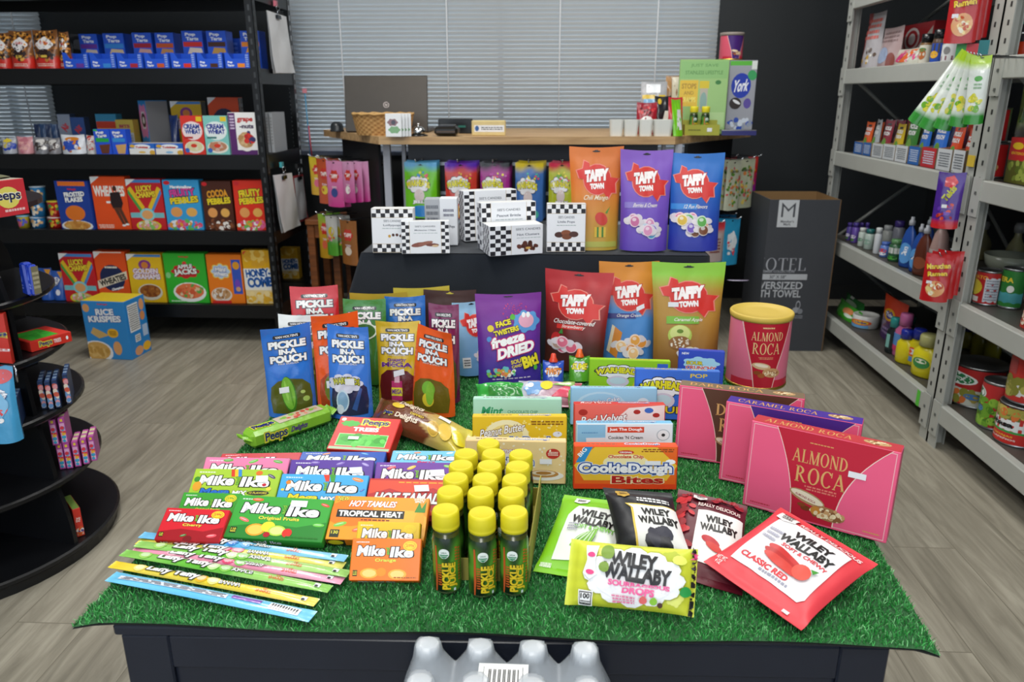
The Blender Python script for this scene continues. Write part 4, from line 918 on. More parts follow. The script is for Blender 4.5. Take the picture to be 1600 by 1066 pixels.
taffy((850, 572), (940, 584), (841, 419), (959, 424), lambda u, v: mixc('#4a1f18', '#b8262a', (v-.3)*1.6+.1), taf_logo(.5, .66)+[scr('Chocolate-covered', .485, '#f4f0ec', w=.66, h=.045), ('r', .22, .41, .66, .455, '#d8332c'), scr('Strawberry', .433, w=.38), ('e', .22, .30, .09, .07, '#c02a2a'), ('p', [(.26, .36), (.32, .42), (.34, .36)], '#3f8a3a')]+candies(.45, .22, .2, .06, ['#e0708a', '#d85a78', '#b89a8a'], 4, 3), 'dark red taffy pouch standing in the middle of the mat', seed=31, lean=8, twist=.02)
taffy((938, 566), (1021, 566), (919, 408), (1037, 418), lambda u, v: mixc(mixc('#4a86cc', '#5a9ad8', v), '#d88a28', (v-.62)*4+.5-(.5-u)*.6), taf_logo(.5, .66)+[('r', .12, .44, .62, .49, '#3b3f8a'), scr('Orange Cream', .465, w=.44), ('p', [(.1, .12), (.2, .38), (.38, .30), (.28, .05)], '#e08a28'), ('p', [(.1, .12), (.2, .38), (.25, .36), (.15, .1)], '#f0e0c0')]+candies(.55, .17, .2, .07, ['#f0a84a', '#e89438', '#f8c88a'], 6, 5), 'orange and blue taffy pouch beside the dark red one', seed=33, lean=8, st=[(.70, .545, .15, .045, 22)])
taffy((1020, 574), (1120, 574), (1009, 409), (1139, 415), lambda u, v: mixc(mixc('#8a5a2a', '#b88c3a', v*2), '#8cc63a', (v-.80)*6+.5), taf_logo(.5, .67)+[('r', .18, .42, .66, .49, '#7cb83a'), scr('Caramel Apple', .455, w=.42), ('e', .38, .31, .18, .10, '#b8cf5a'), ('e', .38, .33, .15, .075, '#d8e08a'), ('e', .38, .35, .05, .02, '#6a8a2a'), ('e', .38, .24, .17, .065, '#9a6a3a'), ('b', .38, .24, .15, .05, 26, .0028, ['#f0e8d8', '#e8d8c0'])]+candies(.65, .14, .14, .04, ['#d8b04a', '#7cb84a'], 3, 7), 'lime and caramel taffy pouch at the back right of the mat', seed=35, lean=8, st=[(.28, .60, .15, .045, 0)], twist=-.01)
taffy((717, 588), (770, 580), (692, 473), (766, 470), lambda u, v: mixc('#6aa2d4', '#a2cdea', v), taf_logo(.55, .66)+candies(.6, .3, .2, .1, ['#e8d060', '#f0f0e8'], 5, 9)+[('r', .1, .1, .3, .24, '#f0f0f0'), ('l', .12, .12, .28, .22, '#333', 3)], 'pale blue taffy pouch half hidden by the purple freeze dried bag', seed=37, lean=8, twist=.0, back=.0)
taffy((748, 610), (846, 602), (745, 461), (850, 448), lambda u, v: mixc('#45309c', '#7a2a94', (v-.2)*1.6), [('b', .6, .80, .22, .1, 60, .0016, ['#c2307a', '#d8407a']), ('cl', .76, .70, .19, .10, '#5a9ad8', 7), ('e', .76, .71, .12, .075, '#e8a8c0'), ('e', .72, .77, .03, .03, '#f4f4f4'), ('e', .79, .77, .03, .03, '#f4f4f4'),
    ('e', .20, .64, .05, .035, '#e8d02a'), ('e', .17, .53, .04, .028, '#4a90d8'), ('e', .55, .75, .04, .03, '#58b83a'), ('t', 'FACE', .40, .69, .24, .06, '#f0e02a', {'o': '#333', 'b': .05, 'r': 12}), ('t', 'TWISTERS', .44, .61, .40, .055, '#f0e02a', {'o': '#333', 'b': .05, 'r': 12}),
    ('t', 'freeze', .46, .52, .54, .11, '#fff', {'o': '#c8206a', 'k': .07, 'b': .05, 'r': 12, 's': .2}), ('t', 'DRIED', .58, .41, .60, .11, '#fff', {'o': '#c8206a', 'k': .07, 'b': .06, 'r': 12, 's': .25}), ('t', 'SOUR', .60, .29, .22, .045, '#e8d02a', {'b': .04, 'r': 10}), ('t', 'CANDY', .60, .24, .2, .03, '#e8d02a', {'b': .03, 'r': 10}), ('t', 'Bit!', .80, .285, .26, .13, '#f0e02a', {'o': '#333', 'b': .05, 'r': 14}),
    ('b', .36, .18, .24, .05, 46, .005, ['#e07a5a', '#f0f0e8', '#6ac0c8', '#7ac45a', '#e0a03a']), ('l', .15, .10, .8, .12, '#d8d0e8', 1), ('e', .88, .21, .03, .03, '#58b83a')], 'purple freeze dried candy bag leaning left of the dark red pouch', seed=39, lean=5, mat='satin_pouch', twist=-.02, t=.04, cat='candy bag', name='candy_bag', group=None, seal=.09)
# flat pouches lying at the foot of the black cloth
def flatback(bl, br, tl, col, label, lean, seed, st=None, ops=(), hole=None, h=None):
    M, w, h2 = stand(bl, br, tl[1], T+.001, lean, .01)
    mb = pouch(w, h or h2, .02, lin(col), ops, 'satin_pouch', .12, seed, .0015, 0, .01, 0, hole); return place(mb, 'taffy_pouch', M, label, 'taffy pouch', 'large taffy pouches')
flatback((552, 572), (640, 570), (544, 460), '#c2a22e', 'mustard pouch showing only its top behind the green pickle pouch', 4, 41)
flatback((620, 570), (706, 566), (613, 452), '#cdb83a', 'yellow pouch showing only its top behind the back blue pickle pouch', 5, 43)
flatback((664, 572), (745, 572), (654, 455), '#43261f', 'dark brown pouch with a yellow hang hole behind the plum pouch', 5, 45, hole='#c8b83a')

# ---- boxes in the right half
def dough(tl, tr, h, lean, bg, ops, label, st=None, d=.022, z=T, topops=(), topc=None, group='cookie dough candy boxes standing in two files'):
    M, w, h = standt(tl, tr, h, z, lean, d)
    mb = carton(w, d, h, bg, front=ops, top=topops, topc=topc, seed=len(label))
    return place(mb, 'candy_box', M, label, 'candy box', group, [s_+(face_F(w, d, h),) for s_ in (st or [])])
def cdn(cx, cy, w, h, o='#234a9a'): return [('t', 'CookieDough', cx, cy, w, h, '#f6f4f8', {'o': o, 'k': .08, 'b': .05, 'o2': '#d8e0f4', 'k2': .05})]
def ctop(c='#234a9a'): return [('t', 'CookieDough', .66, .5, .34, .55, '#fff', {'o': c, 'k': .06}), ('l', .1, .35, .42, .65, '#8a6a5a', 1)]
dots = lambda c: ('b', .5, .55, .48, .4, 60, .0022, [c])
dough((897, 697), (1060, 698), .082, 6, '#e8471e', [full('#ee6a22'), ('p', [(.0, .55), (.2, .98), (.8, .98), (1, .55), (.9, .2), (.1, .2)], '#f2c23a'), ('e', .5, .62, .22, .2, '#f6e7b0'), ('p', [(.02, .62), (.1, .98), (.18, .98), (.1, .62)], '#2f8fd0'), ('t', 'BIG', .08, .86, .1, .1, '#fff', {'r': 50}), ('e', .5, .86, .08, .05, '#d03a2a'), ('t', 'ORIGINAL', .5, .86, .12, .04, '#fff'), ('t', 'Chocolate Chip', .5, .75, .34, .1, '#d0401e', {'o': '#f8e8c0', 'b': .03}), ('l', .64, .86, .96, .95, '#8a4a1a', 2), ('e', .93, .64, .05, .06, '#fff')]+cdn(.50, .46, .90, .30)+[('t', 'Bites', .62, .22, .5, .18, '#b8201e', {'o': '#f8e0b0', 'b': .03}), ('r', .0, .0, 1, .12, '#e8471e')],
    'orange chocolate chip box at the front of the right file', st=[(.76, .62, .15, .1, 0)], topc='#ee5a2a', topops=ctop())
dough((901, 662), (1052, 662), .082, 8, '#cfe6f2', [full('#e8f1f6'), ('r', .01, .45, .3, .97, '#8cc8ea'), ('r', .32, .78, .70, .92, '#d84a2e'), ('t', 'Just The Dough', .51, .85, .34, .09, '#fff', {'b': .03}), ('t', "Cookies 'N Cream", .51, .66, .36, .08, '#333'), ('e', .9, .72, .07, .14, '#b8c4cc'), ('e', .9, .72, .06, .12, '#eef2f4'), ('e', .9, .72, .02, .04, '#333')]+cdn(.6, .42, .7, .2)+[('l', .05, .75, .22, .8, '#5a9ad0', 1)], 'white and sky blue box second in the right file', st=[(.20, .60, .2, .12, 4)], topc='#7cc4ea', topops=ctop())
dough((897, 631), (1040, 632), .082, 10, '#e04a3e', [full('#ee6a5e'), ('p', [(.3, .3), (.6, .9), (.99, .98), (.99, .3)], '#f4dcd8'), ('e', .1, .78, .05, .08, '#b02a22'), ('e', .69, .8, .04, .06, '#b02a22'), ('e', .9, .72, .04, .06, '#b02a22'), ('t', 'Red Velvet', .33, .62, .5, .2, '#fff', {'o': '#a02a2a', 's': .3, 'r': 6}), ('e', .82, .84, .05, .07, '#3f6ac0')]+cdn(.7, .46, .6, .2), 'red velvet box third in the right file', topc='#d83a2e', topops=[('t', 'Red Velvet', .25, .5, .34, .6, '#fff', {'s': .3})]+ctop())
dough((892, 606), (1027, 607), .082, 10, '#8cc6ea', [full('#9ccfee'), ('e', .35, .5, .3, .4, '#b8def4'), ('e', .35, .5, .26, .35, '#9ccfee'), ('t', 'Birthday Cake', .36, .62, .42, .16, '#f0f4fa', {'o': '#5a8ac0', 'r': 10, 's': .2}), ('e', .84, .6, .07, .14, '#d8e8f4'), ('l', .79, .55, .89, .65, '#b05a6a', 3)]+cdn(.66, .40, .6, .2), 'sky blue birthday cake box fourth in the right file', topc='#a8daf4', topops=ctop())
dough((727, 688), (885, 691), .082, 6, '#e8c88a', [full('#eccf94'), dots('#f6ead0'), ('e', .45, .5, .16, .3, '#f6ead8'), ('t', 'Cinnamon', .35, .78, .3, .12, '#fff', {'o': '#a03a2a'})]+cdn(.40, .50, .56, .22)+[('e', .87, .72, .07, .12, '#c0342a'), ('l', .82, .67, .92, .77, '#f8e8d8', 3), ('e', .78, .2, .2, .12, '#f0ece4'), ('e', .78, .24, .15, .09, '#c08a4a'), ('e', .78, .26, .12, .06, '#e8d8c0'), ('e', .78, .26, .08, .04, '#b07a3a')], 'cream coloured cinnamon box at the front of the left file', st=[(.80, .54, .12, .12, 0)], topc='#eed9a0', topops=ctop())
dough((738, 651), (886, 651), .082, 8, '#e8bc22', [full('#ecc42a'), dots('#f6e48a'), ('e', .36, .5, .24, .42, '#f8eec0'), ('e', .36, .5, .18, .3, '#f0dc8a'), ('t', 'Peanut Butter', .32, .66, .48, .2, '#fff', {'o': '#7a4a1a', 's': .3, 'r': 10}), ('l', .6, .78, .96, .9, '#8a5a1a', 2), ('e', .9, .56, .05, .07, '#e8ecf8')]+cdn(.52, .36, .66, .26), 'yellow peanut butter box in the middle of the left file', topc='#eecf3a', topops=ctop())
dough((739, 623), (878, 624), .082, 8, '#a8dcc4', [full('#b0e0ca'), ('t', 'Mint', .22, .68, .24, .22, '#2f9a6a', {'s': .2, 'b': .03}), ('t', 'CHOCOLATE CHIP', .56, .66, .34, .08, '#5a9a80')]+cdn(.56, .36, .6, .2), 'pale mint green box at the back of the left file', topc='#c0ecd8', topops=ctop())
WH = lambda cx=.36: [('cl', cx, .66, .26, .18, '#1c1c1c', 10), ('cl', cx, .66, .245, .165, '#f0f0f4', 10), ('t', 'WARHEADS', cx, .62, .56, .17, '#e8e02a', {'o': '#222', 'a': .5, 'k': .07, 'b': .06}), ('e', cx, .38, .14, .16, '#d8cfe0'), ('e', cx, .4, .1, .1, '#c8e0ea')]
dough((921, 561), (1048, 565), .085, 8, '#8cc81e', [full('#98d024'), ('p', [(.5, .02), (.6, .6), (.99, .7), (.99, .02)], '#e0d028')]+WH()+[('r', .84, .72, .97, .92, '#3f6ad0')], 'lime green sour candy box behind the sky blue one', group='sour candy boxes', topc='#a4dc2a', topops=[('t', 'WARHEADS', .55, .5, .4, .5, '#e87a2a')])
dough((993, 577), (1126, 581), .112, 8, '#2f62c8', [full('#3a70d4'), ('cl', .75, .25, .2, .2, '#2a4a9a', 7)]+WH(.34)+[('t', 'CUBES', .5, .2, .5, .14, '#e8d02a', {'o': '#222'}), ('t', 'POP', .75, .9, .2, .08, '#e8d02a')], 'medium blue sour candy box beside the dark pink chocolate box', group='sour candy boxes', topc='#4a86e0', topops=[('t', 'WARHEADS', .3, .5, .4, .5, '#e8c02a'), ('t', 'CUBES', .7, .5, .3, .5, '#e8e02a')])
dough((1061, 546), (1133, 550), .11, 8, '#3048b8', [full('#3450c0'), ('cl', .5, .72, .36, .12, '#a8d8f0', 7), ('t', 'NEW', .15, .92, .16, .05, '#fff'), ('t', 'SOUR', .36, .72, .36, .08, '#e8d83a', {'o': '#234', 'b': .04}), ('t', 'CRUNCHY', .5, .62, .66, .08, '#d84a3a', {'o': '#fff', 'b': .04}), ('b', .5, .3, .4, .2, 20, .005, ['#58a8e8', '#e8e8f8', '#e8803a'])], 'deep blue crunchy candy box standing left of the pink tin', group='sour candy boxes', topc='#3a4fc0')
# ---- small squeeze candies and a crumpled green bag
def lowbag(c, w, h, z, t, rot, tilt, colf, ops, name, label, cat, seed=2, group=None, **k):
    o = hz(*c, T+z); mb = pillow(w, h, t, colf, ops, seed=seed, **k)
    return place(mb, name, Tr(o) @ Rz(rot) @ Rx(tilt), label, cat, group)
lowbag((788, 618), .13, .08, .02, .03, 8, 25, lambda u, v: mixc('#2f9a3a', '#3fb84a', v), [('r', .2, .2, .8, .6, '#2f8a38')], 'candy_bag', 'crumpled bright green bag behind the mint box', 'candy bag', 4, amp=.006)
lowbag((858, 616), .15, .075, .025, .03, -4, 28, lambda u, v: mixc('#c8d2e0', '#c8506a', u), [('cl', .25, .5, .14, .25, '#7aa8dc', 6), ('e', .2, .6, .05, .1, '#f4f4f4'), ('e', .46, .6, .1, .2, '#e8dc3a'), ('p', [(.55, .2), (.8, .7), (.98, .2)], '#e0506a'), ('p', [(.55, .6), (.9, .9), (.9, .6)], '#8cb85a'), ('e', .9, .5, .05, .2, '#f0b8d0')], 'candy_bag', 'busy multicoloured candy bag in front of the squeeze packs', 'candy bag', 6)
lowbag((905, 634), .05, .12, .02, .025, 4, 20, lambda u, v: mixc('#3f9a3a', '#58b84a', v), [('b', .5, .5, .4, .4, 24, .006, ['#e0506a', '#f4f4f4', '#d860a0', '#e8a03a'])], 'candy_bag', 'narrow green candy bag squeezed between the two files of boxes', 'candy bag', 8)
for c, body, cap, lab, txt, ops_ in (((864, 604), '#2f56c4', '#e0482f', 'blue squeeze candy pack with a red nozzle cap', 'TWIST', '#e88a2a'), ((905, 596), '#58a82c', '#f0682a', 'green squeeze candy pack with an orange nozzle cap', 'SLIME', '#e8e02a')):
    o = hz(*c, T); rt = empty('squeeze_candy', Tr(o) @ Rx(-18)); tag(rt, lab+' lying behind the small boxes', 'squeeze candy', 'squeeze candies')
    mb = pouch(.052, .062, .03, lin(body), [('cl', .5, .55, .35, .2, '#d8e0f0', 6), ('t', txt, .5, .55, .7, .26, ops_, {'o': '#5a1a1a', 'b': .05, 's': .2})], 'foil_pouch', .1, 4, .001, 0, .02, 0); mb.build('pack', rt)
    MB().lathe([(.011, 0), (.0115, .004), (.0075, .012), (.006, .02), (.004, .0225), (0, .0225)], cap, 'gloss_plastic', 16, (0, 0, .060)).build('nozzle_cap', rt)

# ---- pink chocolate tin and the three pink boxes
GOLD = '#c9a052'
lidz = .128
cc = (hz(1138, 600, T)+hz(1229, 600, T))/2; rad = (hz(1229, 600, T)-hz(1138, 600, T)).length/2; cc.y += .0
tin = empty('chocolate_tin', Tr(cc.x, cc.y+rad*.35, T)); tag(tin, 'pink and red round chocolate tin with a gold plastic lid on the grass', 'tin')
def tin_parts(par, r, H, redc='#b81c30', pink='#ee7a96', words=True, lid='#cdb04a'):
    m = MB(); m.lathe([(0, .001), (r*.99, .001), (r, .003), (r, H-.004)], pink, 'printed_card', 48)
    F = cyl_F(r, .002, H-.004, -158, -22)
    m2 = lambda x0, x1, y0, y1: 0
    P = [(.16, 1), (.84, 1), (.74, .62), (.66, .35), (.60, .0), (.40, .0), (.34, .35), (.26, .62)]
    ops = [('r', 0, 0, 1, .14, '#c2283c'), ('p', [(.12, 1), (.88, 1), (.77, .62), (.69, .35), (.63, .0), (.37, .0), (.31, .35), (.23, .62)], '#f0c8c0'), ('p', [(.14, 1), (.86, 1), (.755, .62), (.675, .35), (.62, .0), (.38, .0), (.325, .35), (.245, .62)], redc)]
    if words: ops += [('l', .42, .91, .58, .945, '#e8c890', 1), ('t', 'ALMOND', .5, .80, .44, .13, '#e3c58a', {'f': 'serif', 'b': .0}), ('t', 'ROCA', .5, .62, .38, .17, '#e3c58a', {'f': 'serif', 'b': 0}), ('l', .4, .46, .6, .50, '#d8906a', 2)]
    ops += [('e', .45, .36, .13, .05, '#d8b48a', -.15), ('e', .45, .37, .10, .025, '#efe0c8', -.15), ('e', .60, .26, .13, .07, '#c89a6a', -.1), ('b', .6, .26, .1, .05, 26, .003, ['#e8d0a8', '#a8704a', '#f0dcb8']), ('e', .46, .22, .05, .035, '#a85a2a'), ('e', .40, .26, .05, .03, '#8f4a22')]
    art(m, F, r*2.37, H, ops, 'printed_card', .0004, .0001, maxl=.008); m.build('body', par)
    MB().lathe([(r*.96, H-.006), (r+.0015, H-.006), (r+.003, H-.001), (r+.0035, H+.006), (r+.001, H+.009), (r-.003, H+.0085), (r-.006, H+.0045), (r*.5, H+.0055), (0, H+.0055)], lid, 'rough_plastic', 56).build('lid', par)
    MB().lathe([(r*.9, 0), (r+.0012, 0), (r+.002, .003), (r+.0012, .007), (r*.98, .008)], '#c8a850', 'brushed_metal', 48).build('base_rim', par)
lo, hi = .05, .3
for _ in range(30):
    q = (lo+hi)/2
    if pxy((cc.x, cc.y+rad*.35, T+q))[1] > 490: lo = q
    else: hi = q
tin_parts(tin, rad, lo)
def roca(tl, tr, h, lean, redc, name_, label, d=.036, st=None, foil='#c23a44', z=T):
    M, w, h = standt(tl, tr, h, z, lean, d); PK = '#ee5f86'
    line = '#f4d0c8'
    def curve(e): return [(.355-.165*(1-i/12)**1.9-e, 1-i/12) for i in range(13)]
    RC = [(.64+.31*(i/12)**2.3, i/12) for i in range(13)]
    L = curve(0); q = [(1-x, y) for x, y in L][::-1]
    red = [('p', curve(.006)+[(x+.008, y) for x, y in RC], line), ('p', L+RC, redc)]
    fr = [('r', .02, .02, .98, .98, '#f0b0b8'), ('r', .026, .03, .974, .97, PK)]
    ops = fr+red+[('r', .2, .0, .8, .018, PK), ('l', .42, .885, .58, .905, '#d8a060', 1)]
    W1, W2 = name_
    ops += [('t', W1, .50, .735, .37, .155, '#d8a868', {'f': 'serif'}), ('t', W2, .52, .53, .34, .19, '#d8a868', {'f': 'serif', 'b': .02}), ('l', .42, .36, .64, .42, '#d87a6a', 2)]
    ops += [('e', .45, .28, .13, .065, '#b08a62', -.28), ('e', .45, .285, .12, .045, '#e8d8c0', -.28), ('t', 'ALMOND ROCA', .44, .275, .15, .025, '#a03a4a', {'r': -16}), ('e', .60, .15, .12, .075, '#a87850', -.1), ('b', .60, .15, .11, .06, 70, .0038, ['#e8cfa8', '#8a5a38', '#f0dcb8', '#c89a6a']), ('e', .52, .16, .035, .05, '#c8843a'), ('e', .45, .16, .035, .03, '#7a3a1e'), ('e', .42, .19, .03, .022, '#8a4422'), ('l', .05, .06, .2, .085, '#c83a4a', 1), ('l', .84, .06, .95, .085, '#d8a060', 1)]
    top = [('r', .004, .03, .996, .97, foil), ('t', W1+' '+W2, .38, .5, .60, .5, '#d8a060', {'f': 'serif', 'b': .01}), ('e', .84, .55, .09, .26, '#c8a070'), ('b', .84, .55, .07, .2, 24, .003, ['#e8d8b0', '#8a5a38', '#d8b080'])]
    mb = carton(w, d, h, PK, front=ops, top=top, right=[('r', .05, .02, .95, .98, '#e0607c')], left=[('r', .05, .02, .95, .98, '#e0607c')])
    return place(mb, 'chocolate_box', M, label, 'chocolate box', 'pink boxes of chocolates', [s_+(face_F(w, d, h),) for s_ in (st or [])])
roca((1062, 602), (1258, 624), .150, 3, '#5a3a2a', ('DARK', 'ROCA'), 'pink chocolate box with a dark brown centre, left of the three', foil='#7d6a52')
roca((1135, 627), (1348, 664), .155, 3, '#4a2a8a', ('CARAMEL', 'ROCA'), 'pink chocolate box with a purple centre in the middle of the three', foil='#4a2f96')
roca((1175, 657), (1409, 708), .158, 3, '#bf1f38', ('ALMOND', 'ROCA'), 'pink chocolate box with a red centre and price sticker, frontmost', st=[(.755, .66, .115, .065, 0)])

# ---- pickle juice bottles: three files in a low tray
def bottle_proto():
    r0 = empty('juice_bottle'); R = .0201; Hb = .132
    m = MB(); m.lathe([(0, .001), (R*.8, .001), (R, .006), (R, .082), (R*.96, .090), (R*.84, .098), (.0165, .103), (.0165, .106)], '#c8dc9a', 'bottle_glass', 28); m.build('bottle', r0)
    lb = MB(); n = 48; prof = [(R+.0004, .008), (R+.0004, .03), (R+.0004, .05), (R+.0004, .078), (R*.975+.0004, .0855)]
    rr_ = random.Random(4); bl = [(rr_.uniform(0, 6.28), rr_.uniform(.01, .085), rr_.uniform(.004, .012)) for _ in range(22)]
    def LS(u, v):
        a = u*2*math.pi; z = .008+v*.091; r = R+.0004 if z < .082 else R+.0004-((z-.082)/.017)**1.6*.0035; return Vector((r*math.cos(a), r*math.sin(a), z))
    def LC(u, v):
        a = u*2*math.pi; z = .008+v*.091; s = sum(math.exp(-(((a-b[0]+3.14) % 6.28-3.14)*R)**2/b[2]**2-((z-b[1])/b[2]/1.6)**2) for b in bl)
        return mixc('#0d1c12', '#58962f', min(1, s*1.0))
    lb.surf(LS, 72, 24, LC, 'gloss_plastic')
    F = cyl_F(R+.0006, .008, .083, -180, 0); W = math.pi*R
    art(lb, F, W, .075, [('t', 'PICKLE', .50, .36, .70, .155, '#e8c82e', {'r': 90, 'b': .05, 'o': '#3a4a1a', 'k': .03}), ('t', 'JUICE', .655, .38, .64, .155, '#e8c82e', {'r': 90, 'b': .05, 'o': '#3a4a1a', 'k': .03}), ('l', .32, .14, .40, .62, '#d8622a', 9), ('l', .78, .2, .84, .95, '#d8622a', 12), ('l', .70, .66, .76, .98, '#d8622a', 5),
        ('e', .46, .85, .115, .105, '#eef4ee'), ('p', [(.365, .83), (.555, .83), (.53, .78), (.46, .75), (.39, .78)], '#2f8a5a'), ('t', 'USDA', .46, .87, .12, .035, '#2f6a4a'), ('l', .38, .79, .54, .81, '#fff', 1), ('r', .66, .02, .71, .08, '#d8e8e8'), ('p', [(.28, 0), (.31, .3), (.30, .8), (.285, 1), (.25, 1), (.25, 0)], '#c8582a')], 'gloss_plastic', .0004, .0002, maxl=.004)
    lb.build('label', r0)
    c = MB(); prof = [(.0165, .104), (.0195, .1045), (.0197, .109), (.0192, .1105), (.0197, .112), (.0194, .1275), (.018, .131), (.0165, .1318), (.0155, .1312), (0, .1312)]
    c.lathe(prof, '#ded01e', 'rough_plastic', 40); c.build('cap', r0)
    c = MB(); c.lathe([(0, .004), (R-.002, .004), (R-.0015, .1), (0, .1)], '#3c4216', 'gloss_plastic', 20); c.build('juice', r0)
    return r0
bp = bottle_proto(); tag(bp, cat='juice bottle')
CAPS = [[(696, 796), (753, 801), (803.5, 799)], [(703, 767), (751, 768), (799, 769)], [(713, 746), (759, 748), (804, 748)], [(721.5, 727), (765.6, 728), (810, 729)], [(728, 708), (771, 708), (814, 709)]]
rown = ['front row', 'second row', 'third row', 'fourth row', 'fifth row']; coln = ['left', 'middle', 'right']
zr = [0, .004, .004, .004, .004]; base0 = []; first = True
def bplace(p, z, rot, lab):
    global first
    o = hz(*p, T+z+.131); M = Tr(o.x, o.y, T+z) @ Rz(rot)
    if first: bp.matrix_world = M; bp['label'] = lab; bp['group'] = 'yellow capped juice bottles'; first = False; return
    dup(bp, M, lab, 'yellow capped juice bottles')
for i in range(3): bplace(CAPS[0][i], 0, (4, 14, 2)[i], 'yellow capped juice bottle, %s one of the front row' % coln[i])
f = [hz(*p, T+.135) for p in CAPS[1]]; bk_ = [hz(*p, T+.135) for p in CAPS[4]]
for i in range(1, 5):
    for j in range(3):
        p = f[j].lerp(bk_[j], (i-1)/3*1.0); pp = pxy((p.x, p.y, T+.135)); bplace(pp, .004, RNG.uniform(-60, 60), 'yellow capped juice bottle, %s one of the %s' % (coln[j], rown[i]))
bplace((763, 692), .004, 0, 'single yellow capped juice bottle at the very back of the files')
# tray
xa, xb = f[0].x-.028, f[2].x+.028; dx = bk_[0].x-f[0].x; y0, y1 = f[0].y-.026, bk_[0].y+.068
tr_ = MB(); TCc = '#a9a04a'
def slab(a, b, z0, z1, th=.0016):
    a, b = Vector(a), Vector(b); d = (b-a); n = Vector((-d.y, d.x, 0)).normalized()*th; vs = [a, b, b+n, a+n]; tr_.prism([(q.x, q.y) for q in vs], z0, z1, TCc, 'matte_card')
c1, c2, c3, c4 = (xa+.004, y0, 0), (xb, y0, 0), (xb+dx+.004, y1, 0), (xa+dx+.004, y1, 0)
oo = Vector(((xa+xb)/2, (y0+y1)/2, 0))
cs_ = [Vector(c)-oo for c in (c1, c2, c3, c4)]
tr_.prism([(q.x, q.y) for q in cs_], .0005, .003, TCc, 'matte_card')
slab(cs_[0], cs_[1], .003, .038); slab(cs_[1], cs_[2], .003, .062); slab(cs_[2], cs_[3], .003, .038); slab(cs_[3], cs_[0], .003, .062)
place(tr_, 'card_tray', Tr(oo.x, oo.y, T), 'open cardboard tray holding the juice bottles', 'tray')

# ---- bags in the front right
def WWn(cx, cy, w, h, r=0, c='#151515'): return [('t', 'WILEY', cx, cy+h*.55, w*.74, h*.85, c, {'b': .05, 'r': r}), ('t', 'WALLABY', cx, cy-h*.5, w, h*.95, c, {'b': .05, 'r': r})]
def badge(cx, cy, w=.16, h=.12, c='#f0f0ee', t='#333'): return [('p', [(cx-w/2, cy+h/2), (cx-w/2, cy-h*.3), (cx, cy-h*.5), (cx+w/2, cy-h*.3), (cx+w/2, cy+h/2)], c), ('t', 'WILEY', cx, cy, w*.6, h*.2, t), ('l', cx-w*.3, cy+h*.15, cx+w*.3, cy+h*.35, t, 1), ('l', cx-w*.3, cy-h*.25, cx+w*.3, cy-h*.12, t, 1)]
LIQ = lambda cx, cy, c, n=4: [x for i in range(n) for x in (('e', cx-.08+.055*i, cy, .035, .11, c, -.6+.12*i), ('e', cx-.085+.055*i, cy+.005, .012, .08, mixc(c, '#fff', .4), -.6+.12*i))]
lay([(833, 893), (955, 912), (882, 773)], .03, lin('#84cc22'), [('p', [(.18, .12), (.2, .62), (.3, .76), (.95, .76), (.95, .14)], '#e8eee6'), *badge(.3, .88, .2, .14)]+WWn(.58, .60, .6, .1, -4)+[('t', 'SOFT & CHEWY', .62, .47, .56, .05, '#6ab82a', {'b': .03}), *LIQ(.55, .34, '#7ab83a'), ('l', .26, .4, .4, .5, '#99a', 3), ('l', .05, .05, .2, .1, '#eaf6da', 2)],
    'licorice_bag', 'lime green licorice bag left of the black one', 'licorice bag', (.004, .004, .03), 'licorice bags at the front right', seed=51, seal=.08)
lay([(966, 868), (1083, 880), (942, 762)], .035, lambda u, v: lin('#1c1d22') if v > .0 else lin('#111'), [('p', [(.27, .06), (.31, .60), (.24, .66), (.95, .66), (.97, .06)], '#e8c850'), ('p', [(.30, .06), (.34, .59), (.28, .64), (.96, .64), (.985, .06)], '#eeeeea'), *badge(.26, .86, .18, .2, '#c8a040')]+WWn(.66, .48, .56, .12)+[('l', .42, .70, .9, .78, '#e8e8e8', 2), ('b', .62, .18, .2, .12, 12, .012, ['#1a1a24', '#2c2c3c'])],
    'licorice_bag', 'black licorice bag with a gold shield', 'licorice bag', (.026, .03, .075), 'licorice bags at the front right', seed=53, seal=.1)
lay([(1036, 895), (1160, 932), (1060, 764)], .03, lambda u, v: lin('#5e1424'), [('b', .14, .5, .12, .45, 34, .008, ['#c8242e', '#9a1c28']), ('b', .5, .9, .45, .06, 16, .008, ['#9a1c28']), ('p', [(.30, .15), (.33, .70), (.96, .72), (.96, .15)], '#eeeae6'), *badge(.34, .87, .2, .12), ('t', 'REALLY DELICIOUS', .62, .78, .6, .05, '#f0e0d8')]+WWn(.64, .56, .52, .09, 3)+[('e', .55, .36, .14, .04, '#b8202a', -.5), ('e', .6, .3, .12, .035, '#c8342a', -.5)],
    'licorice_bag', 'maroon licorice bag partly under the coral red one', 'licorice bag', (.006, .002, .04), 'licorice bags at the front right', seed=55, seal=.08)
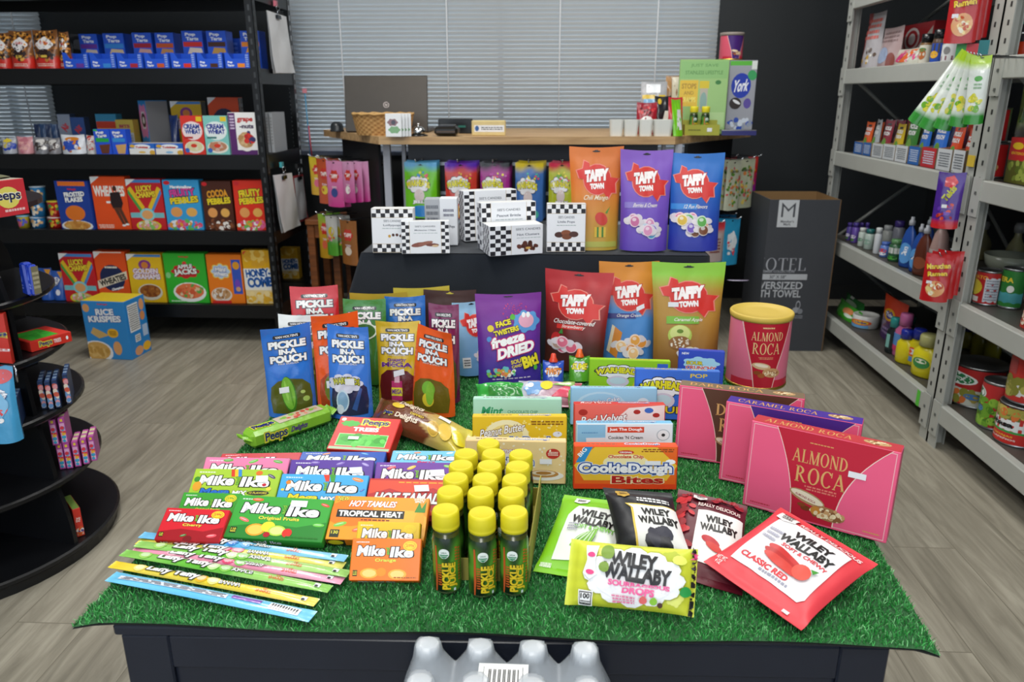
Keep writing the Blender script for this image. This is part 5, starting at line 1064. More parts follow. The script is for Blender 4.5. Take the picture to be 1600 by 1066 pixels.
lay([(1099, 878), (1252, 986), (1220, 793)], .028, lin('#e0434c'), [('p', [(.14, .16), (.12, .80), (.16, .84), (.86, .84), (.88, .2), (.84, .15)], '#eceaec'), *badge(.17, .87, .20, .15), ('t', 'REALLY DELICIOUS', .62, .875, .62, .045, '#f4e4e2', {'b': .03}), ('l', .34, .915, .8, .935, '#f4e4e2', 1)]+WWn(.56, .66, .54, .095)+[('t', 'SOFT & CHEWY', .60, .535, .46, .04, '#d8323c', {'b': .03}),
    ('e', .50, .43, .22, .05, '#c82a28', -.25), ('e', .50, .38, .22, .045, '#b8221f', -.2), ('e', .52, .34, .2, .045, '#d03a30', -.15), ('e', .70, .37, .08, .08, '#e05040', .3), ('p', [(.74, .44), (.80, .47), (.78, .41)], '#4a9a3a'), ('t', 'CLASSIC RED', .42, .25, .48, .055, '#d8323c', {'b': .04}), ('l', .16, .5, .3, .66, '#aab', 3), ('l', .4, .18, .7, .22, '#99a', 1), ('t', 'NET WT.\n4 OZ', .09, .10, .10, .07, '#f4e4e2'), ('r', .78, .03, .84, .07, '#e8e8e8')],
    'licorice_bag', 'coral red licorice bag lying crosswise at the front right corner', 'licorice bag', (.03, .012, .055), 'licorice bags at the front right', seed=57, seal=.07)
yw = '#d3da3e'
lay([(882, 945), (1084, 965), (893, 842)], .034, lambda u, v: lin(yw), [('cl', .30, .80, .07, .12, '#e9ee7a', 5), ('cl', .84, .25, .06, .12, '#e9ee7a', 5), ('cl', .26, .30, .05, .10, '#b4c02c', 5), ('cl', .80, .85, .07, .08, '#b4c02c', 5), ('cl', .52, .5, .345, .38, '#b4b83a', 12), ('cl', .52, .5, .335, .36, '#f2f3f4', 12), ('e', .52, .5, .32, .36, '#f2f3f4'), ('b', .5, .5, .48, .46, 0, .01, ['#fff'])]+[('t', 'WILEY', .51, .74, .36, .20, '#15151a', {'b': .05, 'r': -3}), ('t', 'WALLABY', .54, .55, .52, .23, '#15151a', {'b': .05, 'r': -3}), ('t', 'SOURRAGEOUS', .56, .395, .46, .075, '#e85a96', {'b': .05, 'r': -2}), ('t', 'DROPS', .56, .295, .24, .075, '#e85a96', {'b': .05, 'r': -2}),
    ('l', .36, .12, .54, .24, '#e07aa0', 3), ('e', .60, .2, .03, .06, '#e86a6a'), ('e', .68, .19, .03, .06, '#8cc83a'), ('e', .73, .15, .02, .04, '#4a2a1a'), ('r', .12, .06, .22, .26, '#fff'), ('r', .128, .075, .212, .245, '#2a2a2a'), ('r', .134, .09, .206, .235, '#fff'), ('t', '100', .17, .19, .06, .08, '#222', {'b': .03}), ('l', .135, .09, .205, .13, '#222', 2), ('p', [(.14, .9), (.24, .9), (.22, .7), (.24, .5), (.19, .42), (.14, .5), (.16, .7)], '#eef0f0'), ('e', .19, .78, .03, .04, '#e84a86'), ('e', .19, .52, .03, .04, '#e84a86'), ('e', .31, .83, .05, .08, '#7a9a2e'), ('e', .29, .62, .04, .06, '#7a9a2e'), ('e', .9, .35, .04, .08, '#2f9a4a'), ('e', .85, .8, .05, .06, '#e8ee6a'), ('t', 'SHARE SIZE', .955, .5, .5, .035, '#222', {'r': -90, 'b': .03}), ('e', .96, .88, .018, .05, '#e84a86')],
    'licorice_bag', 'yellow splashed sour drops bag in front of the others', 'licorice bag', (.01, .012, .085), 'licorice bags at the front right', seed=59, seal=.04, ax_='x')
# ---- shrink-wrapped water bottles in front of the table
WZ = .592; WB = WZ-.195; WY = .825; wt = empty('water_pack', Tr(-.06, WY, 0)); tag(wt, 'topmost shrink-wrapped pack of water bottles standing in front of the black table', 'water bottles')
cols_x = [ax(x, WY, WZ)+.06 for x in (668, 750, 833, 915)]
rws = [0, -.067, -.134]
wr_ = random.Random(2)
def wrapS(u, v):
    x = cols_x[0]-.04+u*(cols_x[3]-cols_x[0]+.08); y = rws[2]-.04+v*(rws[0]-rws[2]+.075); z = WZ-.045
    h = 0
    for cx in cols_x:
        for cy in rws: d = math.hypot(x-cx, y-cy); h = max(h, 1-.03*(d/.0165)**2 if d < .0165 else .97 if d < .0175 else max(0, 1-(d-.0175)/.033)**1.7*.72)
    ed = min(u, 1-u, v*.8, (1-v)*.8)*9; e = min(1, ed); e = math.sin(e*1.57)**.6 if e < 1 else 1
    return Vector((x, y, z-(1-e)*.05+h*.0475*e))
m = MB(); m.surf(wrapS, 110, 70, '#c9d0d8', 'frosted_wrap'); 
x0, x1, ya, yb = cols_x[0]-.04, cols_x[3]+.04, rws[2]-.04, rws[0]+.035; hB = WZ-.093-WB
m.surf(lambda u, v: Vector((x0+(x1-x0)*u, yb, .002+WB+hB*v)), 20, 10, '#c9d0d8', 'frosted_wrap'); m.surf(lambda u, v: Vector((x0, ya+(yb-ya)*u, .002+WB+hB*v)), 10, 10, '#c9d0d8', 'frosted_wrap'); m.surf(lambda u, v: Vector((x1, ya+(yb-ya)*u, .002+WB+hB*v)), 10, 10, '#c9d0d8', 'frosted_wrap'); m.surf(lambda u, v: Vector((x0+(x1-x0)*u, ya, .002+WB+hB*v)), 20, 10, '#c9d0d8', 'frosted_wrap')
m.build('shrink_wrap', wt)
for cx in cols_x:
    for cy in rws:
        b = MB(); b.lathe([(0, WB+.004), (.028, WB+.004), (.0305, WB+.01), (.0305, WZ-.075), (.027, WZ-.05), (.014, WZ-.028), (.0125, WZ-.02)], '#c3ccd4', 'clear_film', 20, (cx, cy, 0)); b.build('bottle', wt)
        b = MB(); b.lathe([(.013, WZ-.021), (.0152, WZ-.021), (.0155, WZ-.005), (.014, WZ-.0025), (0, WZ-.0025)], '#e9edf0', 'rough_plastic', 24, (cx, cy, 0)); b.build('bottle_cap', wt)
lm = MB(); lx_ = ax(786, WY-.05, WZ)+.06; ly_ = -.045
for (w_, c, dz) in ((.062, '#e8eaea', 0), (.049, '#5a5f62', .0006), (.0475, '#f2f3f3', .0012)): lm.box(lx_-w_/2, lx_+w_/2, ly_-.022, ly_+.013-(.062-w_)/2, WZ-.0035+dz, WZ-.003+dz, c, 'matte_card')
for i in range(20):
    if i % 3: lm.box(lx_-.020+i*.002, lx_-.0188+i*.002, ly_-.022, ly_+.001, WZ-.0015, WZ-.001, '#222', 'matte_card')
lm.build('barcode_label', wt)
for k in (1, 2): dup(wt, Tr(-.06, WY, -.196*k), 'wrapped water bottle pack under the topmost one, %s' % ('second in the stack', 'lowest in the stack')[k-1])
# ================================================================ left black shelving: the boxes
def box_at(xl, xr, yt, z, Y, d, col, ops, label, name='cereal_box', cat='cereal box', group=None, yaw=0, lean=0, top=None, right=None, mat='printed_card', left=(), parts=None):
    M, w, h = shelf(xl, xr, yt, z, Y, d, yaw, lean)
    mb = carton(w, d, h, col, front=ops, topc=top, right=[full(right)] if isinstance(right, str) else (right or ()), left=left, seed=len(label), mat=mat)
    return place(mb, name, M, label, cat, group)
def bowl(cx, cy, rx, ry, food, rim='#f0f0ee', n=26, sz=.011): return [('e', cx, cy, rx, ry, rim), ('e', cx, cy+ry*.12, rx*.86, ry*.78, food[0]), ('b', cx, cy+ry*.12, rx*.74, ry*.6, n, sz, food)]
W_ = lambda t, x, y, w, h, c, o=None, **k: ('t', t, x, y, w, h, c, dict({'b': .05}, **({'o': o, 'k': .06} if o else {}), **k))
cb_post = ('e', .12, .94, .09, .04, '#d8262e')
SA, SB = LZ[1]+.0008, LZ[0]+.0008
gm = ('p', [(0, 1), (.28, 1), (0, .86)], '#eef0f2')
box_at(97, 150, 283, SA, 3.895, .06, '#1f3f9a', [full('#23439e'), ('r', .1, .90, .92, .99, '#ee7a2a'), W_("Kellogg's", .5, .83, .26, .05, '#d8303a'), W_('FROSTED', .55, .73, .62, .10, '#fff', '#12245c', r=4), W_('FLAKES', .52, .62, .54, .10, '#fff', '#12245c', r=4), ('e', .5, .34, .3, .16, '#e87a2a')]+bowl(.5, .07, .48, .12, ['#d89a4a', '#c8843a', '#e0b060']), 'blue flakes box at the left of the upper cereal row', group='cereal boxes on the upper row', yaw=-4)
box_at(153, 206, 276, SA, 3.895, .06, '#e8501e', [full('#ea531f'), gm, W_('WHEATIES', .5, .73, .9, .20, '#f4f0ea'), ('e', .67, .78, .06, .05, '#4a2a1e'), ('p', [(.52, .7), (.8, .72), (.86, .5), (.8, .4), (.55, .4), (.5, .5)], '#2a1a1c'), ('p', [(.56, .42), (.68, .42), (.84, .1), (.76, .1)], '#5a3626'), ('p', [(.68, .42), (.79, .42), (.94, .12), (.86, .1)], '#5a3626'), ('r', .38, .50, .5, .54, '#f0f0f0'), ('e', .8, .08, .06, .02, '#eee'), ('e', .9, .1, .06, .02, '#eee'), ('l', .04, .02, .5, .1, '#f8e0d0', 3)], 'orange box with a basketball player in the upper cereal row', group='cereal boxes on the upper row')
lucky = [full('#c8252c'), ('r', .01, .93, .99, .99, '#4a8ad0'), gm, ('p', [(.02, .80), (.12, .86), (.45, .45), (.38, .38)], '#e8c02a'), ('p', [(.02, .72), (.04, .80), (.38, .38), (.32, .35)], '#3fa04a'), ('p', [(.98, .80), (.88, .86), (.55, .45), (.62, .38)], '#e8c02a'), ('p', [(.98, .72), (.96, .80), (.62, .38), (.68, .35)], '#4a8ad0'),
    W_('LUCKY', .5, .82, .46, .12, '#f0d83a', '#8a1a1a', r=4), W_('CHARMS', .52, .70, .56, .12, '#f0d83a', '#8a1a1a', r=4), ('r', .02, .24, .98, .34, '#7ac0c8'), ('e', .5, .30, .22, .13, '#8ad0d8'), ('e', .5, .30, .16, .09, '#e8a86a')]+bowl(.5, .08, .36, .11, ['#d8b06a', '#f0a0b0', '#e8e0d0', '#8ac86a'], '#e8d82a')
box_at(207, 261, 280, SA, 3.895, .06, '#c8252c', lucky, 'red rainbow marshmallow cereal box in the upper row', group='cereal boxes on the upper row')
def pebb(bg, w1, c1, w2, c2, bits): return [full(bg), cb_post, W_(w1, .52, .74, .7, .15, c1, '#2a2a2a', r=5, a=.1), W_(w2, .55, .60, .78, .13, c2, '#2a2a2a', r=5), ('e', .3, .36, .16, .1, '#e8a05a'), ('e', .72, .36, .15, .09, '#e8b05a'), ('b', .5, .1, .46, .11, 60, .011, bits)]
box_at(263, 319, 281, SA, 3.895, .06, '#2f9ad8', pebb('#3aa2de', 'FRUITY', '#d84aa0', 'PEBBLES', '#f0d82a', ['#e8506a', '#f0f0f0', '#6ac05a', '#e8a03a', '#e86aa0'])+[W_('Marshmallow', .5, .86, .6, .06, '#fff')], 'sky blue cereal box with yellow lettering in the upper row', group='cereal boxes on the upper row')
box_at(322, 368, 283, SA, 3.895, .06, '#4a2418', pebb('#4e2619', 'COCOA', '#e8a02a', 'PEBBLES', '#f0d82a', ['#6a3a22', '#8a5030', '#4a2818', '#f0e8e0']), 'dark brown cereal box with yellow lettering in the upper row', group='cereal boxes on the upper row')
box_at(371, 418, 282, SA, 3.895, .06, '#e0301e', pebb('#e2341f', 'FRUITY', '#f0d82a', 'PEBBLES', '#f0d82a', ['#e8506a', '#f0f0f0', '#6ac05a', '#e8a03a', '#e86aa0']), 'plain red cereal box next to the black post, upper row', group='cereal boxes on the upper row', yaw=3)
def cup(xl, xr, yb, yt, z, Y, col, lid, label, cols, group='snack cups stacked on the shelf', cat='snack cup'):
    X0, X1 = ax(xl, Y, z), ax(xr, Y, z); r = (X1-X0)/2; lo, hi = .01, .3
    for _ in range(24):
        q = (lo+hi)/2
        if pxy((X0+r, Y, z+q))[1] > yt: lo = q
        else: hi = q
    h = lo; rt = empty('snack_cup', Tr(X0+r, Y+r, z)); tag(rt, label, cat, group)
    m = MB(); m.lathe([(0, 0), (r*.86, 0), (r*.95, h-.006)], col, 'gloss_plastic', 24)
    def F(u, v, hh=0): a = math.radians(-160+140*u); rr2 = r*(.87+.07*v)+hh; return Vector((rr2*math.cos(a), rr2*math.sin(a), .006+(h-.014)*v))
    art(m, F, r*2.2, h, [('b', .5, .5, .42, .36, 12, .010, cols)], 'gloss_plastic', .0006, maxl=.01); m.build('cup', rt)
    MB().lathe([(r*.95, h-.006), (r, h-.005), (r, h), (0, h)], lid, 'gloss_plastic', 24).build('lid', rt); return h
z = SA
for i, n in enumerate(('bottom', 'middle', 'top')): z += cup(44, 66, 0, 340-24*i, z, 3.90, '#2f86c4', '#c8d8e4', 'blue snack cup with pale nuts, %s of the stack of three' % n, ['#f0e8d8', '#d8a86a', '#e8c89a'])
z = SA
for i, n in enumerate(('bottom', 'top')): z += cup(71, 95, 0, 340-25*i, z, 3.90, '#c82a28', '#d8c83a' if i else '#e8d8d0', 'red snack cup, %s of two beside the blue flakes box' % n, ['#e8c83a', '#4a9a4a', '#e86a3a'])
cup(24, 42, 0, 338, SA, 3.90, '#d8c03a', '#8ac0d8', 'yellow snack cup under the edge of the pink-red box', ['#4a6ad0', '#e86a8a'])
# lower cereal row
lo_g = 'cereal boxes on the lower row'
box_at(104, 157, 396, SB, 3.895, .06, '#c8252c', lucky, 'red rainbow marshmallow cereal box in the lower row', group=lo_g, yaw=-3)
box_at(158, 206, 393, SB, 3.895, .06, '#e8521f', [full('#ea561f'), gm, ('r', .1, .97, .9, .99, '#f8e8d8'), ('e', .5, .48, .40, .26, '#1f2a52'), ('p', [(.0, .42), (.98, .62), (.98, .46), (.0, .26)], '#e8dcc4'), W_('WHEATIES', .5, .44, .9, .12, '#141414', r=16), W_('Champions', .62, .27, .4, .06, '#fff', r=14, s=.3), ('l', .3, .66, .7, .72, '#f0e8d8', 1)], 'orange wheat cereal box with a navy disc in the lower row', group=lo_g)
box_at(208, 261, 397, SB, 3.895, .06, '#e8b81e', [full('#ecc022'), ('r', .01, .94, .99, .99, '#4a8ad0'), gm, ('e', .5, .78, .18, .1, '#8a3a8a'), ('e', .5, .77, .1, .07, '#d8843a'), W_('GOLDEN', .5, .65, .72, .11, '#f4e8f0', '#8a3a9a'), W_('GRAHAMS', .52, .54, .78, .11, '#f4e8f0', '#8a3a9a')]+bowl(.56, .22, .36, .17, ['#a0602a', '#8a4a22', '#b87838'], '#e0dccc'), 'yellow cereal box with white and purple lettering in the lower row', group=lo_g)
box_at(264, 328, 396, SB, 3.895, .06, '#2fae2e', [full('#36b634'), W_("Kellogg's", .5, .93, .24, .04, '#d8303a'), ('cl', .5, .64, .30, .12, '#c8282c', 8), ('e', .5, .80, .05, .04, '#e8303a'), W_('APPLE', .5, .74, .36, .08, '#f0f0f0', '#151515', r=4), W_('JACKS', .5, .62, .56, .14, '#f4f4f0', '#151515', r=4), ('e', .08, .56, .06, .06, '#8ad08a')]+bowl(.55, .22, .40, .2, ['#e87a4a', '#6aa84a', '#e8c8a0', '#d8603a'], '#f0f4f0', 40, .013)+[('l', .05, .02, .4, .06, '#d8f0d8', 1)], 'bright green apple cereal box in the lower row', group=lo_g)
box_at(330, 384, 398, SB, 3.895, .06, '#ee7a1c', [full('#f0801e'), W_('FROSTED', .38, .76, .3, .06, '#2a4a9a'), ('cl', .38, .66, .26, .14, '#f0d860', 8), ('cl', .38, .66, .23, .12, '#c0d4ee', 8), W_('Mini', .38, .70, .3, .09, '#f4f6fa', '#2a52a8'), W_('Wheats', .38, .61, .4, .09, '#f4f6fa', '#2a52a8'), ('r', .70, .2, .96, .9, '#3a5ac0'), ('e', .83, .78, .1, .08, '#e8a02a'), ('e', .83, .4, .08, .1, '#7a4ac0'), ('e', .84, .3, .07, .05, '#d8a07a')]+bowl(.34, .18, .30, .15, ['#c89a6a', '#f0e8e0', '#a87848'], '#e8dcd0')+[('r', .05, .0, .6, .06, '#d8302a')], 'orange wheat squares cereal box in the lower row', group=lo_g)
honey = [full('#f0d8a0'), ('r', .0, .66, 1, .99, '#e8b020'), cb_post, ('b', .5, .84, .44, .13, 20, .018, ['#f0cc6a', '#e0a830']), ('r', .0, .26, 1, .66, '#f4f0e4'), W_('HONEY-', .5, .58, .86, .15, '#1f5aa8', '#e8f0f8', r=4), W_('COMB', .55, .41, .90, .19, '#1f5aa8', '#e8f0f8', r=4), ('b', .5, .12, .5, .12, 30, .015, ['#f0c048', '#e8b030', '#f8e0a0'])]
box_at(386, 430, 391, SB, 3.895, .06, '#e8b42a', honey, 'yellow honeycomb cereal box at the right end of the lower row', group=lo_g, right='#d8a020')
hc_ = box_at(442, 468, 388, .201, 4.50, .06, '#e8b42a', honey, 'partly hidden yellow cereal box beyond the black shelving end', name='cereal_box')
cr = MB(); cr.bbox(-.1, .1, -.09, .09, 0, .2, .004, '#1b1b1e', 'black_paint'); q_ = hc_.matrix_world.translation; place(cr, 'low_crate', Tr(q_.x, 4.55, 0), 'low black crate on the floor beyond the shelving end', 'crate')
def bag_at(xl, xr, yt, z, Y, colf, ops, label, name='snack_bag', cat='snack bag', group=None, t=.05, seed=1, yaw=0, lean=3, mat='foil_pouch', hole=None, twist=0, seal=.1, skew=0):
    M, w, h = shelf(xl, xr, yt, z, Y, .002, yaw, lean)
    mb = pouch(w, h, t, colf if callable(colf) else lin(colf), ops, mat, seal, seed, .003, twist, .02, skew, hole, nu=14, nv=16, maxl=.03, step=.0003); return place(mb, name, M @ Tr(0, t/2, 0), label, cat, group)
for i, (xl, xr, yt) in enumerate(((62, 84, 420), (82, 103, 424))): bag_at(xl, xr, yt, SB+.003, 3.90, '#2458b4', [W_('OREO', .4, .62, .6, .2, '#fff', '#1a3a8a', r=60), ('e', .5, .25, .16, .1, '#e8e8f0'), ('p', [(.5, .95), (.95, .95), (.75, .7)], '#e8a02a')], ('blue biscuit bag in front of the lower row, left one', 'blue biscuit bag against the red rainbow box')[i], cat='biscuits', name='biscuit_bag', seed=60+i, t=.04)
# floor box
M, w, h = stand((141, 560), (207, 563), 470, 0, 0, .17)
rk = carton(w, .17, h, '#2f86d0', front=[full('#3590d8'), W_("Kellogg's", .5, .95, .24, .03, '#d8303a'), W_('RICE', .52, .82, .42, .11, '#f4f6fa', '#1f5ab0', r=2), W_('KRISPIES', .5, .70, .76, .11, '#f4f6fa', '#1f5ab0', r=2), ('e', .1, .88, .08, .07, '#e8a86a'), ('p', [(.2, .55), (.4, .48), (.55, .42), (.3, .36), (.12, .45)], '#d8b06a'), ('e', .64, .46, .13, .08, '#f0b82a'), ('l', .56, .42, .72, .5, '#8a5a1a', 3), ('e', .2, .12, .38, .2, '#f0f0f4'), ('e', .2, .14, .32, .16, '#d8a85a'), ('b', .2, .14, .28, .12, 30, .012, ['#e0b870', '#c89848']), ('e', .7, .2, .1, .12, '#e8a86a')],
    right=[full('#2a86d0'), ('r', .12, .45, .62, .92, '#e8ecf0'), ('l', .14, .47, .6, .9, '#666', 12), ('r', .3, .26, .55, .38, '#f0f0f0'), ('l', .32, .27, .53, .37, '#222', 3), ('e', .8, .85, .12, .1, '#e0a070'), ('e', .78, .66, .12, .08, '#d8905a'), ('r', .7, .3, .95, .5, '#b0c8e8'), ('e', .4, .1, .2, .08, '#e0a070'), ('e', .8, .12, .2, .08, '#f0b82a')], topc='#e8cf2a', bev=.002)
place(rk, 'cereal_box', M, 'large blue crisp rice cereal box standing on the floor', 'cereal box')
# second shelf from the top
SC = LZ[2]+.0008; g2 = 'boxes of hot cereal and snacks on the middle shelf'
def cow(bg, sub, b2): return [full(bg), ('r', .02, .35, .98, .86, '#f0f0f0') if False else ('e', .5, .62, .46, .24, mixc(bg, '#fff', .75)), ('r', .72, .86, .97, .98, '#e8c82a'), W_('CREAM', .48, .73, .72, .13, '#1f3a9a', '#fff'), W_('WHEAT', .52, .60, .72, .12, '#1f3a9a', '#fff'), ('r', .1, .42, .5, .47, b2)]+bowl(.52, .2, .44, .16, [sub, mixc(sub, '#fff', .3)], '#eee8dc', 8)+[('e', .5, .24, .14, .05, '#d8402a'), ('e', .18, .12, .1, .06, '#3a6ac0')]
box_at(288, 322, 181, SC, 3.88, .05, '#d8352c', cow('#dc3a30', '#e0d8a8', '#b8221c'), 'red hot wheat cereal box on the middle shelf', group=g2)
box_at(323, 360, 181, SC, 3.88, .05, '#7cc4bc', cow('#84ccc4', '#c08868', '#3a7a78'), 'teal hot wheat cereal box on the middle shelf', group=g2)
box_at(362, 404, 176, SC, 3.88, .06, '#f0f0ee', [full('#f2f2f0'), ('r', .01, .01, .26, .99, '#5a2a6a'), ('r', .26, .01, .99, .12, '#5a2a6a'), W_('grape', .62, .82, .58, .12, '#c0342e', s=.1), W_('-nuts', .66, .68, .52, .10, '#4a3a5a'), ('l', .05, .6, .22, .95, '#e0d0e8', 5)]+bowl(.60, .33, .34, .24, ['#c8a070', '#b88a58', '#d8b888'], '#f4f0ea', 30)+[('b', .74, .40, .14, .14, 12, .014, ['#d8352c', '#c02a2a', '#3a3a6a'])], 'white and purple nuts cereal box by the post on the middle shelf', group=g2)
tw = lambda c: [full('#f0f0ee'), ('r', .01, .55, .99, .99, '#2a6ac8'), ('e', .5, .7, .34, .22, '#f0f4f8'), W_('Twinkies', .5, .66, .5, .2, '#c82a2a', '#fff'), ('e', .14, .75, .1, .14, '#e0b040'), ('e', .5, .22, .14, .1, c), ('e', .9, .2, .12, .2, '#e0b04a')]
box_at(203, 243, 224, SC, 3.88, .08, '#2a6ac8', tw('#e8c060'), 'left sponge cake box with a blue top band', name='snack_cake_box', cat='snack cakes', group='sponge cake boxes', top='#e8e4dc')
box_at(244, 287, 224, SC, 3.88, .08, '#2a6ac8', tw('#8ac0e8'), 'right sponge cake box touching the red hot cereal', name='snack_cake_box', cat='snack cakes', group='sponge cake boxes', top='#e8e4dc')
def tart(bg, c2, food): return [full(bg), W_('Pop', .4, .86, .5, .14, '#f4f6fc', '#16309a', r=8), W_('Tarts', .5, .74, .6, .12, '#f4f6fc', '#16309a', r=8), ('p', [(.1, .5), (.9, .5), (.9, .64), (.1, .66)], c2), ('p', [(.25, .38), (.95, .42), (.8, .04), (.35, .04)], food)]
box_at(151, 176, 202, SC, 3.88, .05, '#2450d0', tart('#2a58d8', '#2aa84a', '#6a3a28')+[('r', .02, .93, .25, .99, '#3ac04a')], 'blue toaster pastry box with a green band on the middle shelf', name='pastry_box', cat='toaster pastries', group='pastry boxes on the middle shelf')
box_at(177, 201, 202, SC, 3.88, .05, '#2450d0', tart('#2a58d8', '#3a90d8', '#d8a868'), 'blue toaster pastry box with a pale brown pastry beside the cake boxes', name='pastry_box', cat='toaster pastries', group='pastry boxes on the middle shelf')
MS = 'boxes at the back of the middle shelf'; z = SC
box_at(226, 243, 157, SC, 4.10, .12, '#2f8ad0', [full('#3a94d8'), ('cl', .5, .6, .6, .3, '#e88ab8', 6), ('cl', .5, .62, .3, .16, '#f0ece8', 6), ('e', .52, .62, .28, .14, '#4a2a1e'), ('e', .52, .62, .13, .07, '#f0e8e0'), ('r', .2, .0, .8, .2, '#b83a3a')], 'tall pink and blue box with a grey side, back of middle shelf', group=MS, yaw=-35, right='#8f8f92', left=())
box_at(275, 322, 158, SC, 4.15, .06, '#d8a81e', [full('#d8b022'), ('r', .01, .94, .99, .99, '#4a8ad0'), gm, ('e', .5, .76, .2, .12, '#8a3a8a'), ('e', .5, .76, .12, .07, '#d8843a'), W_('GOLDEN', .5, .60, .7, .10, '#f4e8f0', '#8a3a9a'), W_('GRAHAMS', .5, .5, .74, .10, '#f4e8f0', '#8a3a9a')], 'yellow cereal box standing behind the red hot cereal', group=MS, right='#3a3020')
box_at(333, 380, 152, SC, 4.15, .06, '#d8481c', [full('#dc4c1e'), gm, ('e', .5, .5, .42, .3, '#1f2a52'), ('p', [(.2, .4), (.98, .7), (.98, .5), (.2, .2)], '#e8dcc4'), W_('WHEATIES', .62, .47, .7, .1, '#141414', r=20)], 'orange box behind the purple nuts cereal', group=MS, right=[full('#4a4440'), ('r', .35, .02, .45, .98, '#c8a898'), ('l', .05, .1, .3, .9, '#888', 8), ('l', .5, .1, .95, .9, '#888', 8)])
box_at(157, 189, 178, SC, 4.12, .06, '#2f86a8', [full('#3a8ab0'), ('r', .02, .5, .98, .8, '#c8402a'), ('r', .02, .45, .98, .62, '#e8b02a'), ('r', .02, .3, .98, .46, '#4a8a3a'), W_('MIX', .5, .3, .6, .12, '#2a2a1a')], 'rainbow striped box at the back behind the pastry boxes', name='snack_box', cat='snack box', group=MS)
box_at(187, 214, 187, SC, 4.05, .06, '#c8b04a', [full('#ccb450'), W_('BITS', .5, .8, .6, .1, '#a83a5a'), ('r', .02, .02, .98, .6, '#c8ccd0'), ('l', .1, .1, .9, .55, '#888', 6)], 'pale yellow box behind the pastry boxes', name='snack_box', cat='snack box', group=MS)
bag_at(266, 280, 180, SC, 4.08, '#1f3a7a', [], 'dark blue packet squeezed beside the yellow box at the back', seed=71, group=None)
for i, (a, b, y) in enumerate(((98, 118, 178), (117, 139, 183))): box_at(a, b, y, SC, 4.12, .05, '#3a4a6a', [full(('#9aa4b8', '#3a5a9a')[i]), ('r', .1, .1, .9, .4, '#c8ccd8'), W_('Air', .5, .65, .6, .2, '#d8404a', r=60)], ('pale box at the back left of the middle shelf', 'blue candy box at the back beside the pale one')[i], name='candy_box', cat='candy box', group=MS)
for i, (a, b, y, c, l) in enumerate(((0, 22, 215, ('#b8bcc4', '#2a4ab0', '#e8d03a'), 'clear pack with a blue and yellow label at the far left of the middle shelf'), (24, 48, 214, ('#d89aa0', '#e8b0a8', '#c87a88'), 'pink wrapped cake pack on the middle shelf'), (50, 72, 215, ('#8a8a90', '#3a3230', '#e8e4e0'), 'clear pack of chocolate doughnuts'), (72, 91, 216, ('#8a888c', '#4a3a38', '#d8d4d0'), 'second clear pack of chocolate doughnuts'), (93, 131, 211, ('#e8ecf2', '#2a50b8', '#d8842a'), 'white, blue and orange cake pack'), (133, 150, 212, ('#dcd8d4', '#c8322a', '#f0f0ee'), 'white pack with a red label beside the pastries'))):
    bag_at(a, b, y, SC, 3.90, c[0], [('cl', .5, .45, .36, .26, c[1], 7), ('b', .5, .5, .42, .4, 14, .012, [c[2], c[0], c[1]]), ('e', .5, .75, .3, .1, c[2])], l, seed=80+i, t=.06, cat='cakes', name='cake_pack', group='wrapped cakes on the middle shelf')
for i in range(7): bag_at(56+i*9, 66+i*9, 194, SC, 4.14, ('#2a3f6a', '#34588a')[i % 2], [('r', .1, .1, .9, .35, '#b04a6a')], 'slim blue and pink packet, %s from the left of the back row' % ('first', 'second', 'third', 'fourth', 'fifth', 'sixth', 'seventh')[i], seed=90+i, t=.02, cat='candy packet', name='candy_packet', group='slim packets at the back of the middle shelf')
for i in range(3):
    M, w, h = shelf(413+i*6, 418+i*6, 176, SC, 4.05, .2, 0); place(carton(w*.9, .2, h, ('#b8bcc0', '#c8ccd0', '#a8acb2')[i], front=[full('#c0c4c8'), ('l', .2, .2, .8, .9, '#999', 9)]), 'grey_box', M, 'narrow grey box, %s of three standing at the shelving end' % ('left', 'middle', 'right')[i], 'box', 'grey boxes at the shelving end')
# top shelf
SD = LZ[3]+.0008
for i, (a, b, yt) in enumerate(((-12, 14, 50), (14, 50, 47), (51, 91, 46), (92, 108, 49))):
    bag_at(a, b, yt, SD, 3.89, lambda u, v: mixc('#c8281c', '#7a4a1e', (v-.25)*9), [('b', .5, .8, .46, .18, 60, .007, ['#c07a2a', '#4a2a16', '#e0a04a', '#2a1a12']), ('b', .5, .5, .48, .3, 60, .007, ['#c07a2a', '#4a2a16', '#e0a04a', '#2a1a12']), ('cl', .5, .62, .3, .16, '#e8e4e4', 4), ('t', 'Dot\'s', .5, .66, .3, .07, '#c02a3a', {'b': .03}), ('e', .5, .38, .28, .12, '#2a1816'), ('r', .38, .28, .62, .34, '#d8b84a'), ('l', .2, .06, .8, .14, '#e8c8b8', 2)],
        'red and brown pretzel bag, %s of four on the top shelf' % ('first', 'second', 'third', 'fourth')[i], seed=100+i, t=.07, group='pretzel bags on the top shelf', cat='pretzel bag')
band = ['#6a3a9a', '#3a8ad8', '#a82a3a', '#c8582a', '#d8352c', '#4a2a1e', '#e88a2a']; fl = ['purple', 'sky blue', 'dark red', 'rust', 'red', 'brown', 'orange']
